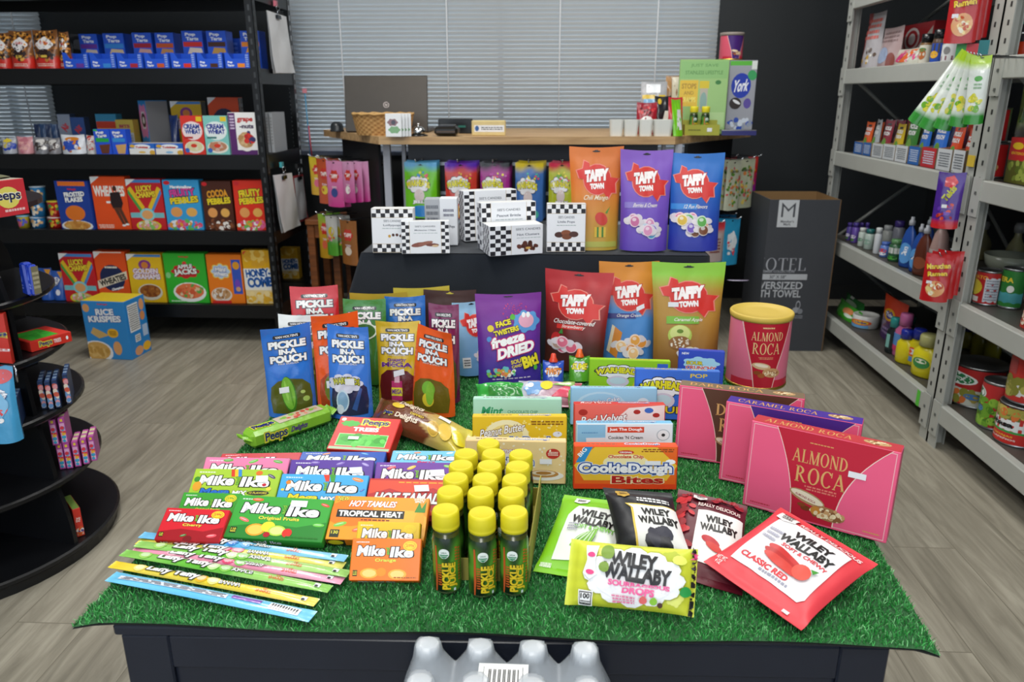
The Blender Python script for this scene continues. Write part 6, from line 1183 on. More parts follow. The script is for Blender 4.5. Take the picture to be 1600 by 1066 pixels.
for i, (a, b) in enumerate(((101, 140), (143, 182), (185, 224), (228, 265), (269, 307), (310, 349), (353, 391))):
    M, w, h = shelf(a, b, 82, SD, 3.88, .11); c = band[i]
    mb = MB(); BL = '#2456cf'; t_ = .0018
    mb.prism([(-w/2, 0), (w/2, 0), (w/2, h), (w*.42, h), (w*.30, h*.62), (-w*.22, h*.62), (-w*.36, h*.98), (-w/2, h)], 0, t_, BL, 'printed_card', Tr(0, -.055+t_, 0) @ Rx(90))
    mb.box(-w/2, w/2, .055-t_, .055, 0, h, BL, 'printed_card'); mb.box(-w/2, -w/2+t_, -.055+t_, .055-t_, 0, h, BL, 'printed_card'); mb.box(w/2-t_, w/2, -.055+t_, .055-t_, 0, h, BL, 'printed_card'); mb.box(-w/2+t_, w/2-t_, -.05, .05, 0, h*.55, '#6f6558', 'matte_card')
    art(mb, plane_F((-w/2, -.0555, 0), (w, 0, 0), (0, 0, h)), w, h, [('t', 'Pop', .2, .40, .2, .16, '#eef2fc', {'b': .06}), ('t', 'Tarts', .22, .22, .28, .14, '#eef2fc', {'b': .06}), ('r', .50, .10, .80, .34, c), ('l', .84, .1, .96, .9, '#a8c0f0', 6)], 'printed_card', .0003)
    place(mb, 'pastry_tray', M, 'open blue pastry tray with a %s patch, front row of the top shelf' % fl[i], 'toaster pastries', 'open pastry trays in the front row')
for i, (a, b, y) in enumerate(((131, 159, 53), (168, 200, 52), (213, 243, 51), (248, 277, 51), (290, 322, 48), (328, 358, 48), (380, 410, 48))):
    food = ['#d8c8b8', '#e0c8a0', '#d8a8a0', '#c8905a', '#e8d8c8', '#c89a50', '#e0a04a'][i]
    box_at(a, b, y, SD, 4.06, .09, '#2456cf', [full('#2a5cd6'), W_('Pop', .42, .90, .5, .10, '#f0f4fc'), W_('Tarts', .5, .80, .6, .09, '#f0f4fc'), ('r', .05, .60, .95, .72, band[i]), ('p', [(.2, .4), (.95, .45), (.9, .56), (.35, .58)], food)], 'tall blue pastry box with a %s band, back row of the top shelf' % fl[i], name='pastry_box', cat='toaster pastries', group='pastry boxes in the back row of the top shelf')
for i, (a, b) in enumerate(((160, 168), (200, 212), (277, 289), (360, 379))): box_at(a, b, 60, SD, 4.2, .08, '#1f4cc0', [full('#1f4cc0'), ('l', .2, .5, .8, .9, '#5a80e0', 3)], 'plain blue box in the %s gap of the back row' % ('first', 'second', 'third', 'fourth')[i], name='pastry_box', cat='toaster pastries', group='plain blue boxes behind the pastry boxes')
bag_at(108, 152, 52, SD+.004, 4.2, '#3a3c42', [('cl', .5, .7, .36, .16, '#6a6c74', 5)], 'crumpled grey plastic bag behind the pastry trays', seed=111, cat='plastic bag', name='plastic_bag', t=.1)

# ================================================================ goods on the riser
gS = 'white chequered chocolate boxes on the black cloth'
def sees(bl, br, yt, d, mode, words, sweet, label, lean=3, n=(14, 10), dk='#26262c', sh=0):
    M, w, h = stand(bl, br, yt, RT+.001, lean, d); M = Tr(0, sh, 0) @ M; A = [full('#eceef2')]
    if mode == 'tb':
        for y0, y1 in ((.80, .98), (.02, .20)): A += [('r', .01, y0-.008, .99, y1+.008, '#b0986a'), ('r', .012, y0, .988, y1, '#f2f2f4'), ('ck', .012, y0, .988, y1, 9, 2, dk)]
    else:
        for x0, x1 in ((.012, mode), (1-mode, .988)):
            if x1 > x0: A += [('r', x0, .015, x1, .985, '#f2f2f4'), ('ck', x0, .015, x1, .985, 2 if mode < .25 else 4, n[0], dk)]
        A += [('r', mode, .01, mode+.006, .99, '#b0986a'), ('r', .994-mode, .01, 1-mode, .99, '#b0986a')]
    cx = .5; A += [('t', "SEE'S CANDIES", cx, .72 if mode == 'tb' else .84, .42, .05, '#3a4252', {'f': 'serif' if False else '', 'b': .005})]
    if words: A += [('t', words, cx, .62 if mode == 'tb' else .72, .44, .055, '#5a6272'), ('l', .25, .54 if mode == 'tb' else .62, .75, .565 if mode == 'tb' else .645, '#9aa', 1)]
    A += sweet
    side = [full('#e2e4ea'), ('ck', .04, .015, .96, .985, 4 if d > .05 else 2, n[0], '#5a5c66'), ('cl', .5, .4, .3, .12, '#d0d2da', 8)]
    return place(carton(w, d, h, '#e8eaee', front=A, left=side, topc='#e6e6e4'), 'chocolate_box', M, label, 'chocolate box', gS)
CH = '#4a2a22'
sees((578, 399), (644, 399), 328, .05, 'tb', 'Lollypops', [('e', .42+.09*i, .38+.03*math.sin(i), .035, .035, ('#c89a3a', CH, '#5a3028', CH, CH)[i], .4*i) for i in range(5)], 'white box with chequered bands and lollies at the left end').matrix_world @= Tr(0, .045, 0)
sees((628, 397), (703, 396), 346, .03, .17, 'Molasses Chips', [('e', .36, .28, .16, .07, '#8a5246', .15), ('e', .5, .32, .16, .06, '#9a6252', .2), ('e', .64, .27, .14, .05, '#7a463c'), ('e', .7, .24, .07, .035, '#d8b890')], 'small white chequered box with chips of chocolate, second from the left', n=(9, 9))
M, w, h = stand((660, 393), (684, 393), 318, RT+.001, 0, .05); place(carton(w, .05, h, '#a8abb0', front=[full('#b0b3b8'), ('l', .1, .1, .9, .9, '#70747c', 6)]), 'chocolate_box', M @ Tr(0, .09, 0), 'plain grey box in the second row behind the chequered boxes', 'chocolate box', gS)
M, w, h = stand((684, 393), (712, 393), 317, RT+.001, 0, .05); place(carton(w, .05, h, '#e0e2e6', front=[full('#e8eaee'), ('t', 'Little Pops', .5, .4, .7, .08, '#3a4252'), ('l', .2, .6, .8, .8, '#778', 2)]), 'chocolate_box', M @ Tr(0, .09, 0), 'white box with small print beside the plain grey box', 'chocolate box', gS)
sees((718, 392), (805, 387), 308, .06, .2, '', [], 'tallest white chequered box in the middle', n=(14, 10), sh=.14)
sees((750, 399), (837, 394), 323, .05, .17, 'Peanut Brittle', [], 'white chequered box in front of the tallest one', n=(10, 9), sh=.07)
def nut():
    M, w, h = stand((765, 401), (848, 396), 354, RT+.001, 0, .075)
    A = [full('#eceef2'), ('ck', .012, .015, .40, .985, 4, 7, '#26262c'), ('r', .40, .01, .406, .99, '#b0986a'), ('t', "SEE'S CANDIES", .72, .86, .46, .075, '#3a4252', {'b': .005}), ('t', 'Nut Clusters', .72, .68, .42, .075, '#5a6272'), ('l', .5, .55, .95, .58, '#9aa', 1), ('b', .74, .28, .19, .13, 16, .007, [CH, '#5e362c', '#6a3e34']), ('e', .72, .22, .05, .04, '#d8b060')]
    place(carton(w, .075, h, '#e8eaee', front=A, left=[full('#dcdee4'), ('ck', .04, .015, .96, .985, 6, 7, '#6a6c76'), ('e', .5, .5, .2, .22, '#d8dae0'), ('e', .5, .5, .13, .14, '#9a9ca4')], topc='#e6e6e4'), 'chocolate_box', M @ Tr(0, .0, 0), 'low white box with nut clusters and wide chequers at the front', 'chocolate box', gS)
nut()
sees((854, 394), (914, 394), 318, .03, 'tb', 'Little Pops', [('e', .32, .36, .12, .06, CH), ('e', .5, .40, .13, .06, '#8a4e30'), ('e', .52, .32, .13, .06, '#7a4428'), ('e', .7, .37, .12, .06, '#50302a')], 'white box with chequered top and bottom bands beside the orange pouch', n=(9, 9))
ZR = RT+.002
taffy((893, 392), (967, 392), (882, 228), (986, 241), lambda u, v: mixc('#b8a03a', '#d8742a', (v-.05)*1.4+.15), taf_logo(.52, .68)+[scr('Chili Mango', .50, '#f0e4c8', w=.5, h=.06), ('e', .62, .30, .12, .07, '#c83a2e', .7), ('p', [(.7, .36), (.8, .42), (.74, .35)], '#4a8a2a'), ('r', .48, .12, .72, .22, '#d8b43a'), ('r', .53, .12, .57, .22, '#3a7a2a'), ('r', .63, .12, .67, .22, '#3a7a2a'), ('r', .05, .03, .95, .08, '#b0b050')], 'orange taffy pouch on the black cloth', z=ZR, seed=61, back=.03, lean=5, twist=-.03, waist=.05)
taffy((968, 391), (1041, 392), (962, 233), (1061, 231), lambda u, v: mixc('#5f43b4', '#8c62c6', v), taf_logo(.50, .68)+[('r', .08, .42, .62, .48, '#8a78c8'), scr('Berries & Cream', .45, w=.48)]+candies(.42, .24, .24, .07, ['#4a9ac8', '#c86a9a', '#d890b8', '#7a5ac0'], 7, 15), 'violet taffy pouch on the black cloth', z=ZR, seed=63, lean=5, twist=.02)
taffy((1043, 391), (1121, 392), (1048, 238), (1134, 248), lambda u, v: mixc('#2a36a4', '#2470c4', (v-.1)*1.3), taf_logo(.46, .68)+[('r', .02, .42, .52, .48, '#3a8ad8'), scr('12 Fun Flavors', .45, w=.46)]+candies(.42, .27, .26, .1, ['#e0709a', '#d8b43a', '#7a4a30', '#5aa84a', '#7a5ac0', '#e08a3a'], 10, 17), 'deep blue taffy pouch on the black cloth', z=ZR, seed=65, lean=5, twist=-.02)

# ================================================================ bags hanging on the counter's pegs
def hang(name, label, x, y, z_, w, h, t, colf, ops, rot, group, seed, cat='hanging bag', mat='foil_pouch', seal=.12, lift=0):
    """a bag hanging from a peg at world point (x, y, z_)"""
    mb = pouch(w, h, t, colf if callable(colf) else lin(colf), ops, mat, seal, seed, .0025, 0, .02, 0, '#111', nu=14, nv=16, maxl=.03, step=.0003)
    return place(mb, name, Tr(x, y, z_-h) @ Rz(rot), label, cat, group)
PY = GY+.08
wh = [('cl', .42, .60, .34, .14, '#2a2a2a', 9), ('cl', .42, .60, .32, .13, '#e8e8ec', 9), ('t', 'WARHEADS', .42, .58, .74, .12, '#e0d82a', {'o': '#222', 'a': .4, 'b': .05}), ('e', .46, .40, .16, .12, '#d8c8c8')]
pegs = ((657, 258, '#58a8d8', '#6cc01e', 'green and blue sour candy bag', '#2a80c8', (630, 685)), (720, 258, '#5a2ab0', '#c83a2a', 'purple and red sour candy bag', '#e0a030', (692, 745)), (773, 260, '#1a1a1e', '#a02a88', 'black and magenta sour candy bag', '#c05ab0', (748, 797)), (827, 258, '#d8c02a', '#3a6ab0', 'yellow, blue and teal sour candy bag', '#4ab0a0', (803, 850)), (878, 262, '#c82a4a', '#b0b82a', 'crimson sour candy bag beside the orange pouch', '#6ab03a', (856, 900)))
for i, (x, y, ct, cb2, lab, c3, (xa, xb)) in enumerate(pegs):
    for k in range(3):
        Yp = PY-.13+.045*k; zt = .955; X = ax(x, Yp, zt-.05); w = (ax(xb, PY-.13, zt-.1)-ax(xa, PY-.13, zt-.1))*.93
        hang('candy_bag', lab+', '+('front one on its peg', 'second on its peg', 'last on its peg')[k], X+.008*k, Yp, zt+.002*k, w, .265 if i != 3 else .28, .03, lambda u, v: mixc(cb2, ct, (v-.84)*9+math.sin(u*9)*.3), wh+[('b', .6, .75, .3, .08, 10, .006, [c3, '#e8506a', '#e8d83a']), ('t', 'JELLY', .5, .28, .5, .07, '#fff', {'o': '#5a2a6a', 'b': .05}), ('e', .5, .12, .36, .1, c3)] if k == 0 else [], RNG.uniform(-6, 6), 'sour candy bags hanging on the slatwall', 120+i*3+k)
    pg = MB(); X = ax(x, PY-.02, .95); pg.tube([(X, PY+.0, .962), (X, PY-.16, .962), (X, PY-.175, .975)], .003, '#c8ccd2', 'chrome', 6); pg.tube([(X-.012, PY+.003, .962), (X+.012, PY+.003, .962)], .004, '#c8ccd2', 'chrome', 6)
    pgo = pg.build('peg_hook', ctr); pgo.matrix_parent_inverse = Tr(-c0)
def wing_bags(a, b, rows, side):
    d = (b-a).normalized(); nrm = Vector((-d.y, d.x, 0)); nrm = nrm if nrm.y < 0 else -nrm; L = (b-a).length; rot = math.degrees(math.atan2(d.y, d.x)); rot = rot if side > 0 else rot+180; rot = (rot+180) % 360-180; rot *= .5
    for z, items in rows:
        for i, (t, sw, w, h, colf, ops, lab, n) in enumerate(items):
            sw += .02+.012*n
            p = a+d*L*t; pg = MB(); q = [p-nrm*.0+Vector((0, 0, z)), p+nrm*(sw+.03)+Vector((0, 0, z)), p+nrm*(sw+.045)+Vector((0, 0, z+.012))]
            pg.tube(q, .0028, '#c8ccd2', 'chrome', 6); pgo = pg.build('peg_hook', ctr); pgo.matrix_parent_inverse = Tr(-c0)
            for k in range(n):
                pp = p+nrm*(sw-.035*k); hang('candy_bag', lab+('' if n == 1 else ', '+('outermost', 'second', 'third', 'innermost')[k]+' on its peg'), pp.x, pp.y, z-.006, w*.9, h, .018, colf, ops if k < 2 else [], rot+RNG.uniform(-9, 9), 'bags hanging on the counter wings', int(200+z*100+i*5+k))
tl_ = lambda c='#f0e8e4': [('cl', .5, .66, .26, .12, '#c83a30', 6), ('t', 'TAFFY', .5, .66, .44, .09, '#f8f0ec', {'b': .05}), ('e', .5, .3, .2, .1, c), ('t', 'TOWN', .5, .42, .3, .05, '#f4e8f0')]
UP, LW = .955, .66
wing_bags(wl0, wl1, ((UP, [(.985, .13, .11, .20, lambda u, v: mixc('#d8a83a', '#d8c23a', v), tl_('#e06a8a'), 'yellow taffy bag', 2), (.70, .14, .12, .23, lin('#c0522a'), tl_('#e0c83a'), 'rust orange taffy bag', 2), (.84, .12, .08, .2, lin('#7a5a9a'), [], 'slim dusty purple taffy bag', 1), (.42, .14, .12, .23, lambda u, v: mixc('#c83a8a', '#d890b8', v), tl_('#3a4a8a'), 'pink cotton candy bag with a cone', 2), (.24, .09, .10, .20, lambda u, v: mixc('#b82a80', '#d8a0c4', v), tl_(), 'magenta to pink taffy bag', 3)]),
    (LW, [(.93, .08, .11, .21, lambda u, v: mixc('#7cc43a', '#86c83a', v), tl_('#e8e8e8'), 'lime green taffy bag on the lower pegs', 1), (.84, .15, .10, .24, lambda u, v: mixc('#c89a2a', '#8ab83a', (v-.6)*3), tl_('#e06a4a'), 'mustard taffy bag on the lower pegs', 1), (.66, .12, .10, .21, lambda u, v: mixc('#5aa83a', '#c8c8c4', (v-.3)*4), [('e', .5, .6, .26, .12, '#d8c02a'), ('b', .5, .4, .36, .16, 16, .008, ['#e8a0b8', '#e8c84a', '#d8602a'])], 'clear gummy bag on the lower pegs', 3), (.30, .12, .14, .23, lin('#9a6232'), tl_('#e8d8c8'), 'brown taffy bag on the lower pegs', 1)])), -1)
flo = [('b', .5, .45, .44, .4, 40, .009, ['#6a9a3a', '#d8884a', '#e8d06a', '#5a8a3a', '#d86a6a']), ('t', 'Albanese', .5, .78, .6, .07, '#3a4a2a')]
wing_bags(wr0, wr1, ((UP, [(.30, .06, .12, .24, lin('#c8ccb0'), flo, 'flowery white gummy bag nearest the blue pouch', 2), (.50, .10, .12, .25, lin('#ccd0b8'), flo, 'flowery white gummy bag in the middle of the right wing', 3), (.70, .13, .13, .25, lin('#c4c8ac'), flo, 'flowery white gummy bag at the end of the right wing', 2), (.84, .02, .10, .16, lin('#a82a3a'), [('b', .5, .5, .4, .4, 20, .008, ['#c84a4a', '#7a1a2a'])], 'dark red candy bag', 1), (.97, .12, .07, .18, lambda u, v: mixc('#a82ab0', '#d8302a', v*2), [('b', .5, .5, .4, .4, 16, .008, ['#e8a02a', '#c83a8a'])], 'small red and magenta bag hanging alone', 1)]),
    (LW, [(.25, .10, .12, .20, lambda u, v: mixc('#b8a8a4', '#c8303a', (v-.72)*9), [('l', .2, .2, .8, .6, '#7a3a3a', 5)], 'grey bag with a red top', 2), (.50, .13, .11, .24, lin('#2f9ac8'), [('cl', .5, .5, .3, .2, '#e8f0f4', 5), ('b', .5, .4, .3, .2, 10, .009, ['#d8404a', '#f0f0f0'])], 'bright blue candy bag', 2), (.70, .06, .12, .22, lambda u, v: mixc('#a8c8e0', '#2a84c0', (v-.66)*6), [('e', .4, .3, .18, .07, '#5aa84a'), ('l', .2, .45, .8, .6, '#4a6a9a', 3)], 'pale blue candy bag with green sweets', 2)])), 1)
bag_at(1138, 1172, 452, .40, 3.72, lambda u, v: mixc('#b8b0c8', '#5a1a7a', (v-.5)*9), [('l', .2, .2, .8, .4, '#889', 2)], 'purple and silver bag under the right wing', seed=301, cat='hanging bag', name='candy_bag', lean=12)
p0 = bpy.data.objects[-1] if False else None

# ================================================================ things on the counter
CT = CZ+.0005
def on_ctr(x, Y): return ax(x, Y, CZ), Y
lx0, lY = on_ctr(541, 4.12); lx1, _ = on_ctr(669, 4.12); LWd = lx1-lx0
lt = empty('laptop', Tr((lx0+lx1)/2, lY, CT) @ Rz(1)); tag(lt, 'grey laptop seen from behind its open lid on the counter', 'laptop')
MB().bbox(-LWd/2, LWd/2, .01, .27, 0, .018, .004, '#55555a', 'rough_plastic').build('base', lt)
m = MB(); Ml = Rx(-8); m.bbox(-LWd/2, LWd/2, -.008, 0, .004, .285, .003, '#55504b', 'brushed_metal', Ml)
art(m, plane_F(Ml @ Vector((-LWd/2, -.008, .004)), Ml.to_3x3() @ Vector((LWd, 0, 0)), Ml.to_3x3() @ Vector((0, 0, .281))), LWd, .281, [('e', .5, .48, .035, .052, '#c8b8b0'), ('e', .5, .48, .028, .042, '#55504b'), ('t', 'hp', .5, .48, .03, .05, '#d8c8c0', {'s': .3})], 'brushed_metal', .0004); m.build('lid', lt)
X, Y = on_ctr(527, 4.22); m = MB(); m.lathe([(0, 0), (.036, 0), (.038, .004), (.034, .012), (.034, .03), (.026, .045), (.012, .052), (0, .053)], '#2f3336', 'gloss_plastic', 24); place(m, 'paperweight', Tr(X, Y, CT), 'dark glass dome at the left tip of the counter', 'paperweight')
# basket
xa, Y = on_ctr(548, 3.80); xb, _ = on_ctr(640, 3.80); bw = (xb-xa)/2; bk = MB()
def BS(sg):
    def S(u, v):
        a = u*2*math.pi; fl = 1-.13*(1-v)+.012*math.sin(a*26+math.floor(v*9)*math.pi) if sg > 0 else .93-.13*(1-v)
        return Vector((math.cos(a)*bw*fl*1.05, math.sin(a)*bw*.62*fl, v*(.098+.004*math.sin(a*9))+.0015*math.sin(v*56)))
    return S
bk.surf(BS(1), 130, 27, lambda u, v: mixc('#9a6a36', '#cfa468', .5+.5*math.sin(u*163+int(v*9)*3.14)), 'wicker'); bk.surf(BS(-1), 40, 6, '#7a5228', 'wicker', True)
bk.lathe([(0, .006), (bw*.84, .006)], '#7a5228', 'wicker', 30, sy=.62)
bb = place(bk, 'wicker_basket', Tr((xa+xb)/2, Y+bw*.62, CT), 'low brown wicker basket in front of the laptop', 'basket')
rm = MB(); rm.tube([(math.cos(a/40*6.2832)*bw*1.04, math.sin(a/40*6.2832)*bw*.645, .099+.003*math.sin(a*2.1)) for a in range(41)], .006, '#c49a5e', 'wicker', 8, False); rm.build('rim', bb)
xa, Y = on_ctr(602, 3.70)
for i in range(4):
    X0 = ax(603+i*5, 3.70+.012*i, CZ); w = ax(628, 3.7, CZ)-ax(603, 3.7, CZ); mb = carton(w, .004, .105, '#dde0e2', front=[full('#e4e6e8'), ('cl', .45, .62, .3, .14, '#8a6a70', 6), ('cl', .55, .3, .34, .14, '#7aa87a', 6), ('e', .5, .62, .14, .1, '#4a4a58')], mat='gloss_plastic')
    place(mb, 'seed_packet', Tr(X0+w/2, 3.70+.012*i, CT) @ Rx(-4), 'glossy white packet, %s of four leaning on the basket' % ('frontmost', 'second', 'third', 'last')[i], 'packet', 'white packets leaning on the basket')
X, Y = on_ctr(654, 3.78); bl_ = empty('service_bell', Tr(X, Y, CT)); tag(bl_, 'chrome service bell on a black base beside the basket', 'bell')
MB().lathe([(0, 0), (.045, 0), (.045, .004), (.03, .010), (0, .010)], '#151515', 'gloss_plastic', 28).build('base', bl_)
MB().lathe([(.032, .012), (.034, .014), (.031, .03), (.022, .041), (.008, .046), (.004, .046), (.004, .052), (.006, .053), (.006, .058), (0, .059)], '#d8d8d8', 'chrome', 28).build('dome', bl_)
X0, Y = on_ctr(681, 3.80); X1, _ = on_ctr(717, 3.80); m = MB(); w = X1-X0
m.bbox(-w/2, w/2, -.06, .06, .004, .045, .012, '#15120f', 'gloss_plastic'); m.bbox(-w*.35, w*.35, -.045, .045, .043, .052, .003, '#3a3c40', 'gloss_plastic'); m.box(-w*.4, w*.4, -.0612, -.0605, .018, .026, '#4a3420', 'gloss_plastic')
place(m, 'card_reader', Tr((X0+X1)/2, Y, CT), 'small black card reader on the counter', 'card reader')
X0, Y = on_ctr(686, 4.05); X1, _ = on_ctr(739, 4.05); m = MB(); w = X1-X0; m.bbox(-w/2, w/2, -.02, .02, 0, .072, .003, '#101316', 'gloss_plastic'); m.box(w*.08, w*.3, -.0206, -.0202, .03, .04, '#2a6a60', 'gloss_plastic')
place(m, 'clock_display', Tr((X0+X1)/2, Y, CT), 'long black display box behind the card reader', 'clock')
X0, Y = on_ctr(738, 3.86); X1, _ = on_ctr(790, 3.86); m = MB(); w = X1-X0; m.bbox(-w/2, w/2, -.03, .03, 0, .07, .003, '#d8c48a', 'laminate'); art(m, plane_F((-w/2, -.03, 0), (w, 0, 0), (0, 0, .07)), w, .07, [('r', .08, .25, .97, .7, '#e8eaee'), ('e', .16, .48, .06, .18, '#2a5a98'), ('l', .28, .36, .92, .6, '#5a6068', 2)], 'laminate', .0004)
place(m, 'sign_block', Tr((X0+X1)/2, Y, CT), 'pale wooden block with a white name strip', 'sign block')
for i, (a, b) in enumerate(((952, 974), (974, 998), (998, 1020), (1020, 1052))):
    X0, X1 = ax(a, 3.80, CZ), ax(b, 3.80, CZ); r = (X1-X0)/2*.97; h = .075; mb = MB(); N = 32; q = lambda k, rr3, z: (rr3*max(-1, min(1, 1.25*math.cos(k/N*6.2832)))*1.0, rr3*max(-1, min(1, 1.25*math.sin(k/N*6.2832)))*1.0, z)
    prof = [(r*.86, 0), (r, h), (r*.93, h), (r*.80, .006)]; vs = [q(k, p_[0], p_[1]) for p_ in prof for k in range(N)]
    mb.add(vs, [(j*N+k, j*N+(k+1) % N, (j+1)*N+(k+1) % N, (j+1)*N+k) for j in range(3) for k in range(N)]+[tuple(range(N))[::-1], tuple(3*N+k for k in range(N))], '#e2e4de', 'gloss_plastic')
    place(mb, 'sample_dish', Tr((X0+X1)/2, 3.80+r, CT), 'square white dish, %s of four in a row' % ('leftmost', 'second', 'third', 'rightmost')[i], 'dish', 'white dishes on the counter')
def cbag(a, b, yt, Y, colf, ops, lab, seed, lean=8, yaw=0, t=.03, z=CT): return bag_at(a, b, yt, z, Y, colf, ops, lab, seed=seed, cat='candy bag', name='candy_bag', lean=lean, yaw=yaw, t=t, group='candy bags on the counter')
cbag(1000, 1040, 128, 4.12, '#a8a8ac', [('r', .2, .78, .75, .95, '#e8ecf0'), ('r', .1, .3, .9, .66, '#7ab0d8'), ('t', 'MIX', .45, .48, .5, .16, '#d84a9a', {'b': .05}), ('r', .05, .66, .95, .74, '#d8b83a')], 'grey bag with a light blue label behind the dishes', 311)
cbag(994, 1026, 160, 3.96, '#9a1a2c', [('e', .5, .3, .36, .26, '#f0f0ee'), ('t', 'WILEY', .5, .32, .5, .12, '#222', {'b': .04}), ('b', .5, .75, .4, .15, 14, .008, ['#c83a40', '#5a1420'])], 'maroon licorice bag behind the dishes', 313)
cbag(1024, 1050, 150, 4.0, '#1c1d22', [('p', [(.3, .1), (.6, .6), (.85, .6), (.7, .1)], '#e8e4d8'), ('e', .3, .85, .12, .08, '#d8b83a')], 'black licorice bag behind the dishes', 315, yaw=10)
cbag(1038, 1062, 118, 4.2, '#9a7a5a', [('r', .4, .6, .98, .98, '#d8d0b8'), ('r', .0, .7, .35, .98, '#a87838'), ('l', .1, .1, .9, .5, '#b87a7a', 5)], 'tan packet behind the licorice bags', 317)
cbag(1046, 1070, 152, 3.88, '#c8323c', [('p', [(.2, .15), (.4, .6), (.8, .6), (.7, .15)], '#eceaec'), ('t', 'W', .5, .4, .3, .2, '#222')], 'red licorice bag tilted beside the dishes', 319, yaw=16)
cbag(1056, 1072, 155, 3.80, '#78c81e', [('p', [(.2, .15), (.4, .7), (.8, .7), (.7, .15)], '#eceaec')], 'bright green licorice bag tilted beside the yellow bottles', 321, yaw=40)
X0, X1 = ax(1056, 4.0, CZ), ax(1131, 4.0, CZ); w = X1-X0; M, w, h = shelf(1056, 1131, 93, CT, 4.02, .012, 0)
place(carton(w, .012, h, '#8cb86a', front=[full('#9cc47c'), ('r', .02, .75, .98, .98, '#8cbc74'), ('t', 'JUST SAVE', .5, .92, .56, .05, '#6a9a5a'), ('t', 'STAINLESS LIFESTYLE', .5, .83, .76, .05, '#5f9050'), ('r', .02, .38, .40, .73, '#e0bc3a'), ('t', 'STOPS', .21, .65, .3, .07, '#a8842a', {'b': .03}), ('t', 'AND', .21, .56, .2, .05, '#a8842a'), ('t', 'CRAMPS', .21, .47, .3, .07, '#f0e070', {'b': .03}), ('r', .42, .62, .62, .72, '#d8c02a'), ('r', .44, .30, .60, .62, '#b8b0a0'), ('e', .52, .45, .07, .12, '#88a8a0'), ('e', .8, .70, .06, .03, '#3a7a3a'), ('r', .65, .1, .97, .3, '#b0d090')], mat='gloss_plastic'), 'poster_board', M, 'glossy green upright display board on the counter', 'display board')
Xc = (ax(1068, 3.93, CZ)+ax(1122, 3.93, CZ))/2; w = ax(1122, 3.93, CZ)-ax(1068, 3.93, CZ)
m = MB(); t_ = .002
for a in ((-w/2, w/2, -.035, -.033, 0, .05), (-w/2, w/2, .033, .035, 0, .07), (-w/2, -w/2+t_, -.033, .033, 0, .05), (w/2-t_, w/2, -.033, .033, 0, .05), (-w/2+t_, w/2-t_, -.033, .033, 0, .002)): m.box(*a, '#a8a840', 'matte_card')
art(m, plane_F((-w/2, -.035, 0), (w, 0, 0), (0, 0, .05)), w, .05, [('r', .64, .35, .78, .7, '#e8eaf0'), ('l', .1, .4, .45, .6, '#6a6a2a', 1)], 'matte_card', .0004)
place(m, 'card_tray', Tr(Xc, 3.94, CT), 'olive cardboard tray under the two small juice bottles', 'tray')
for i, x in enumerate((1083, 1101)): dup(bp, Tr(ax(x, 3.94, 1.12), 3.94, CT+.0025) @ Rz(20), 'yellow capped juice bottle on the counter, %s one' % ('left', 'right')[i], 'juice bottles on the counter')
M, w, h = shelf(1132, 1174, 94, CT, 4.06, .10, 0)
ys = place(carton(w, .10, h, '#8a8d94', front=[full('#9a9ca4'), ('r', .01, .93, .99, .99, '#5ab03a'), ('r', .8, .88, .99, .99, '#d8dcd8'), ('e', .46, .66, .36, .17, '#2038a8'), ('t', 'York', .46, .66, .56, .16, '#f0f2f8', {'s': .3, 'b': .03, 'r': 6}), ('e', .84, .80, .16, .07, '#3a9a5a', .4), ('e', .3, .42, .22, .08, '#2a1c18', -.2), ('e', .34, .44, .16, .02, '#e8e8ec', -.5), ('e', .74, .42, .14, .07, '#5a4a9a'), ('b', .5, .14, .46, .07, 22, .012, ['#c8d0dc', '#2a4aa8', '#8a94a8'])], mat='gloss_plastic', right=[full('#80838a')]), 'mint_box', M, 'silver mint box with a round blue logo on the counter', 'mint box')
m = MB(); X0, X1 = ax(1126, 3.93, CZ), ax(1180, 3.93, CZ); w2 = X1-X0; m.box(-w2/2, w2/2, -.04, .05, .0, .004, '#2a2a5a', 'gloss_plastic'); m.box(-w2/2, w2/2, -.042, -.038, 0, .022, '#28286a', 'gloss_plastic'); m.box(-w2/2, w2/2, -.04, .05, .022, .026, '#9a9490', 'chrome')
place(m, 'acrylic_tray', Tr((X0+X1)/2, 3.955, CT), 'shallow dark tray in front of the silver mint box', 'tray')
tn = empty('chocolate_tin'); Mt, wt_, ht_ = shelf(1127, 1163, 53, CT+h+.001, 4.08, .002, 0); tn.matrix_world = Mt @ Tr(0, wt_/2, 0) @ Rz(14); tag(tn, 'small pink and purple tin standing on top of the mint box', 'tin'); tin_parts(tn, wt_/2, ht_, '#43206e', '#d85a70', False, '#8a8078')

# ================================================================ cardboard box, stool
M, w, h = stand((1190, 548), (1284, 549), 312, 0, 0, .34)
hb = empty('cardboard_box', M); tag(hb, 'open dark grey cardboard box of bath towels beside the counter', 'cardboard box')
m = MB(); c = '#3d4046'; d = .34; t_ = .005
wB = w+.035; sh = -(.035)/2
for a in ((-wB/2, wB/2, -d/2, -d/2+t_), (-wB/2, wB/2, d/2-t_, d/2), (-wB/2, -wB/2+t_, -d/2+t_, d/2-t_), (wB/2-t_, wB/2, -d/2+t_, d/2-t_)): m.box(a[0]+sh, a[1]+sh, a[2], a[3], 0, h, c, 'matte_card')
m.box(-wB/2+sh, wB/2+sh, -d/2+t_, d/2-t_, 0, .004, c, 'matte_card'); K = '#8a6a42'
for a in ((-wB/2+t_, wB/2-t_, d/2-t_-.0015, d/2-t_-.0005), (-wB/2+t_, wB/2-t_, -d/2+t_+.0005, -d/2+t_+.0015)): m.box(a[0]+sh, a[1]+sh, a[2], a[3], .01, h+.0015, K, 'matte_card')
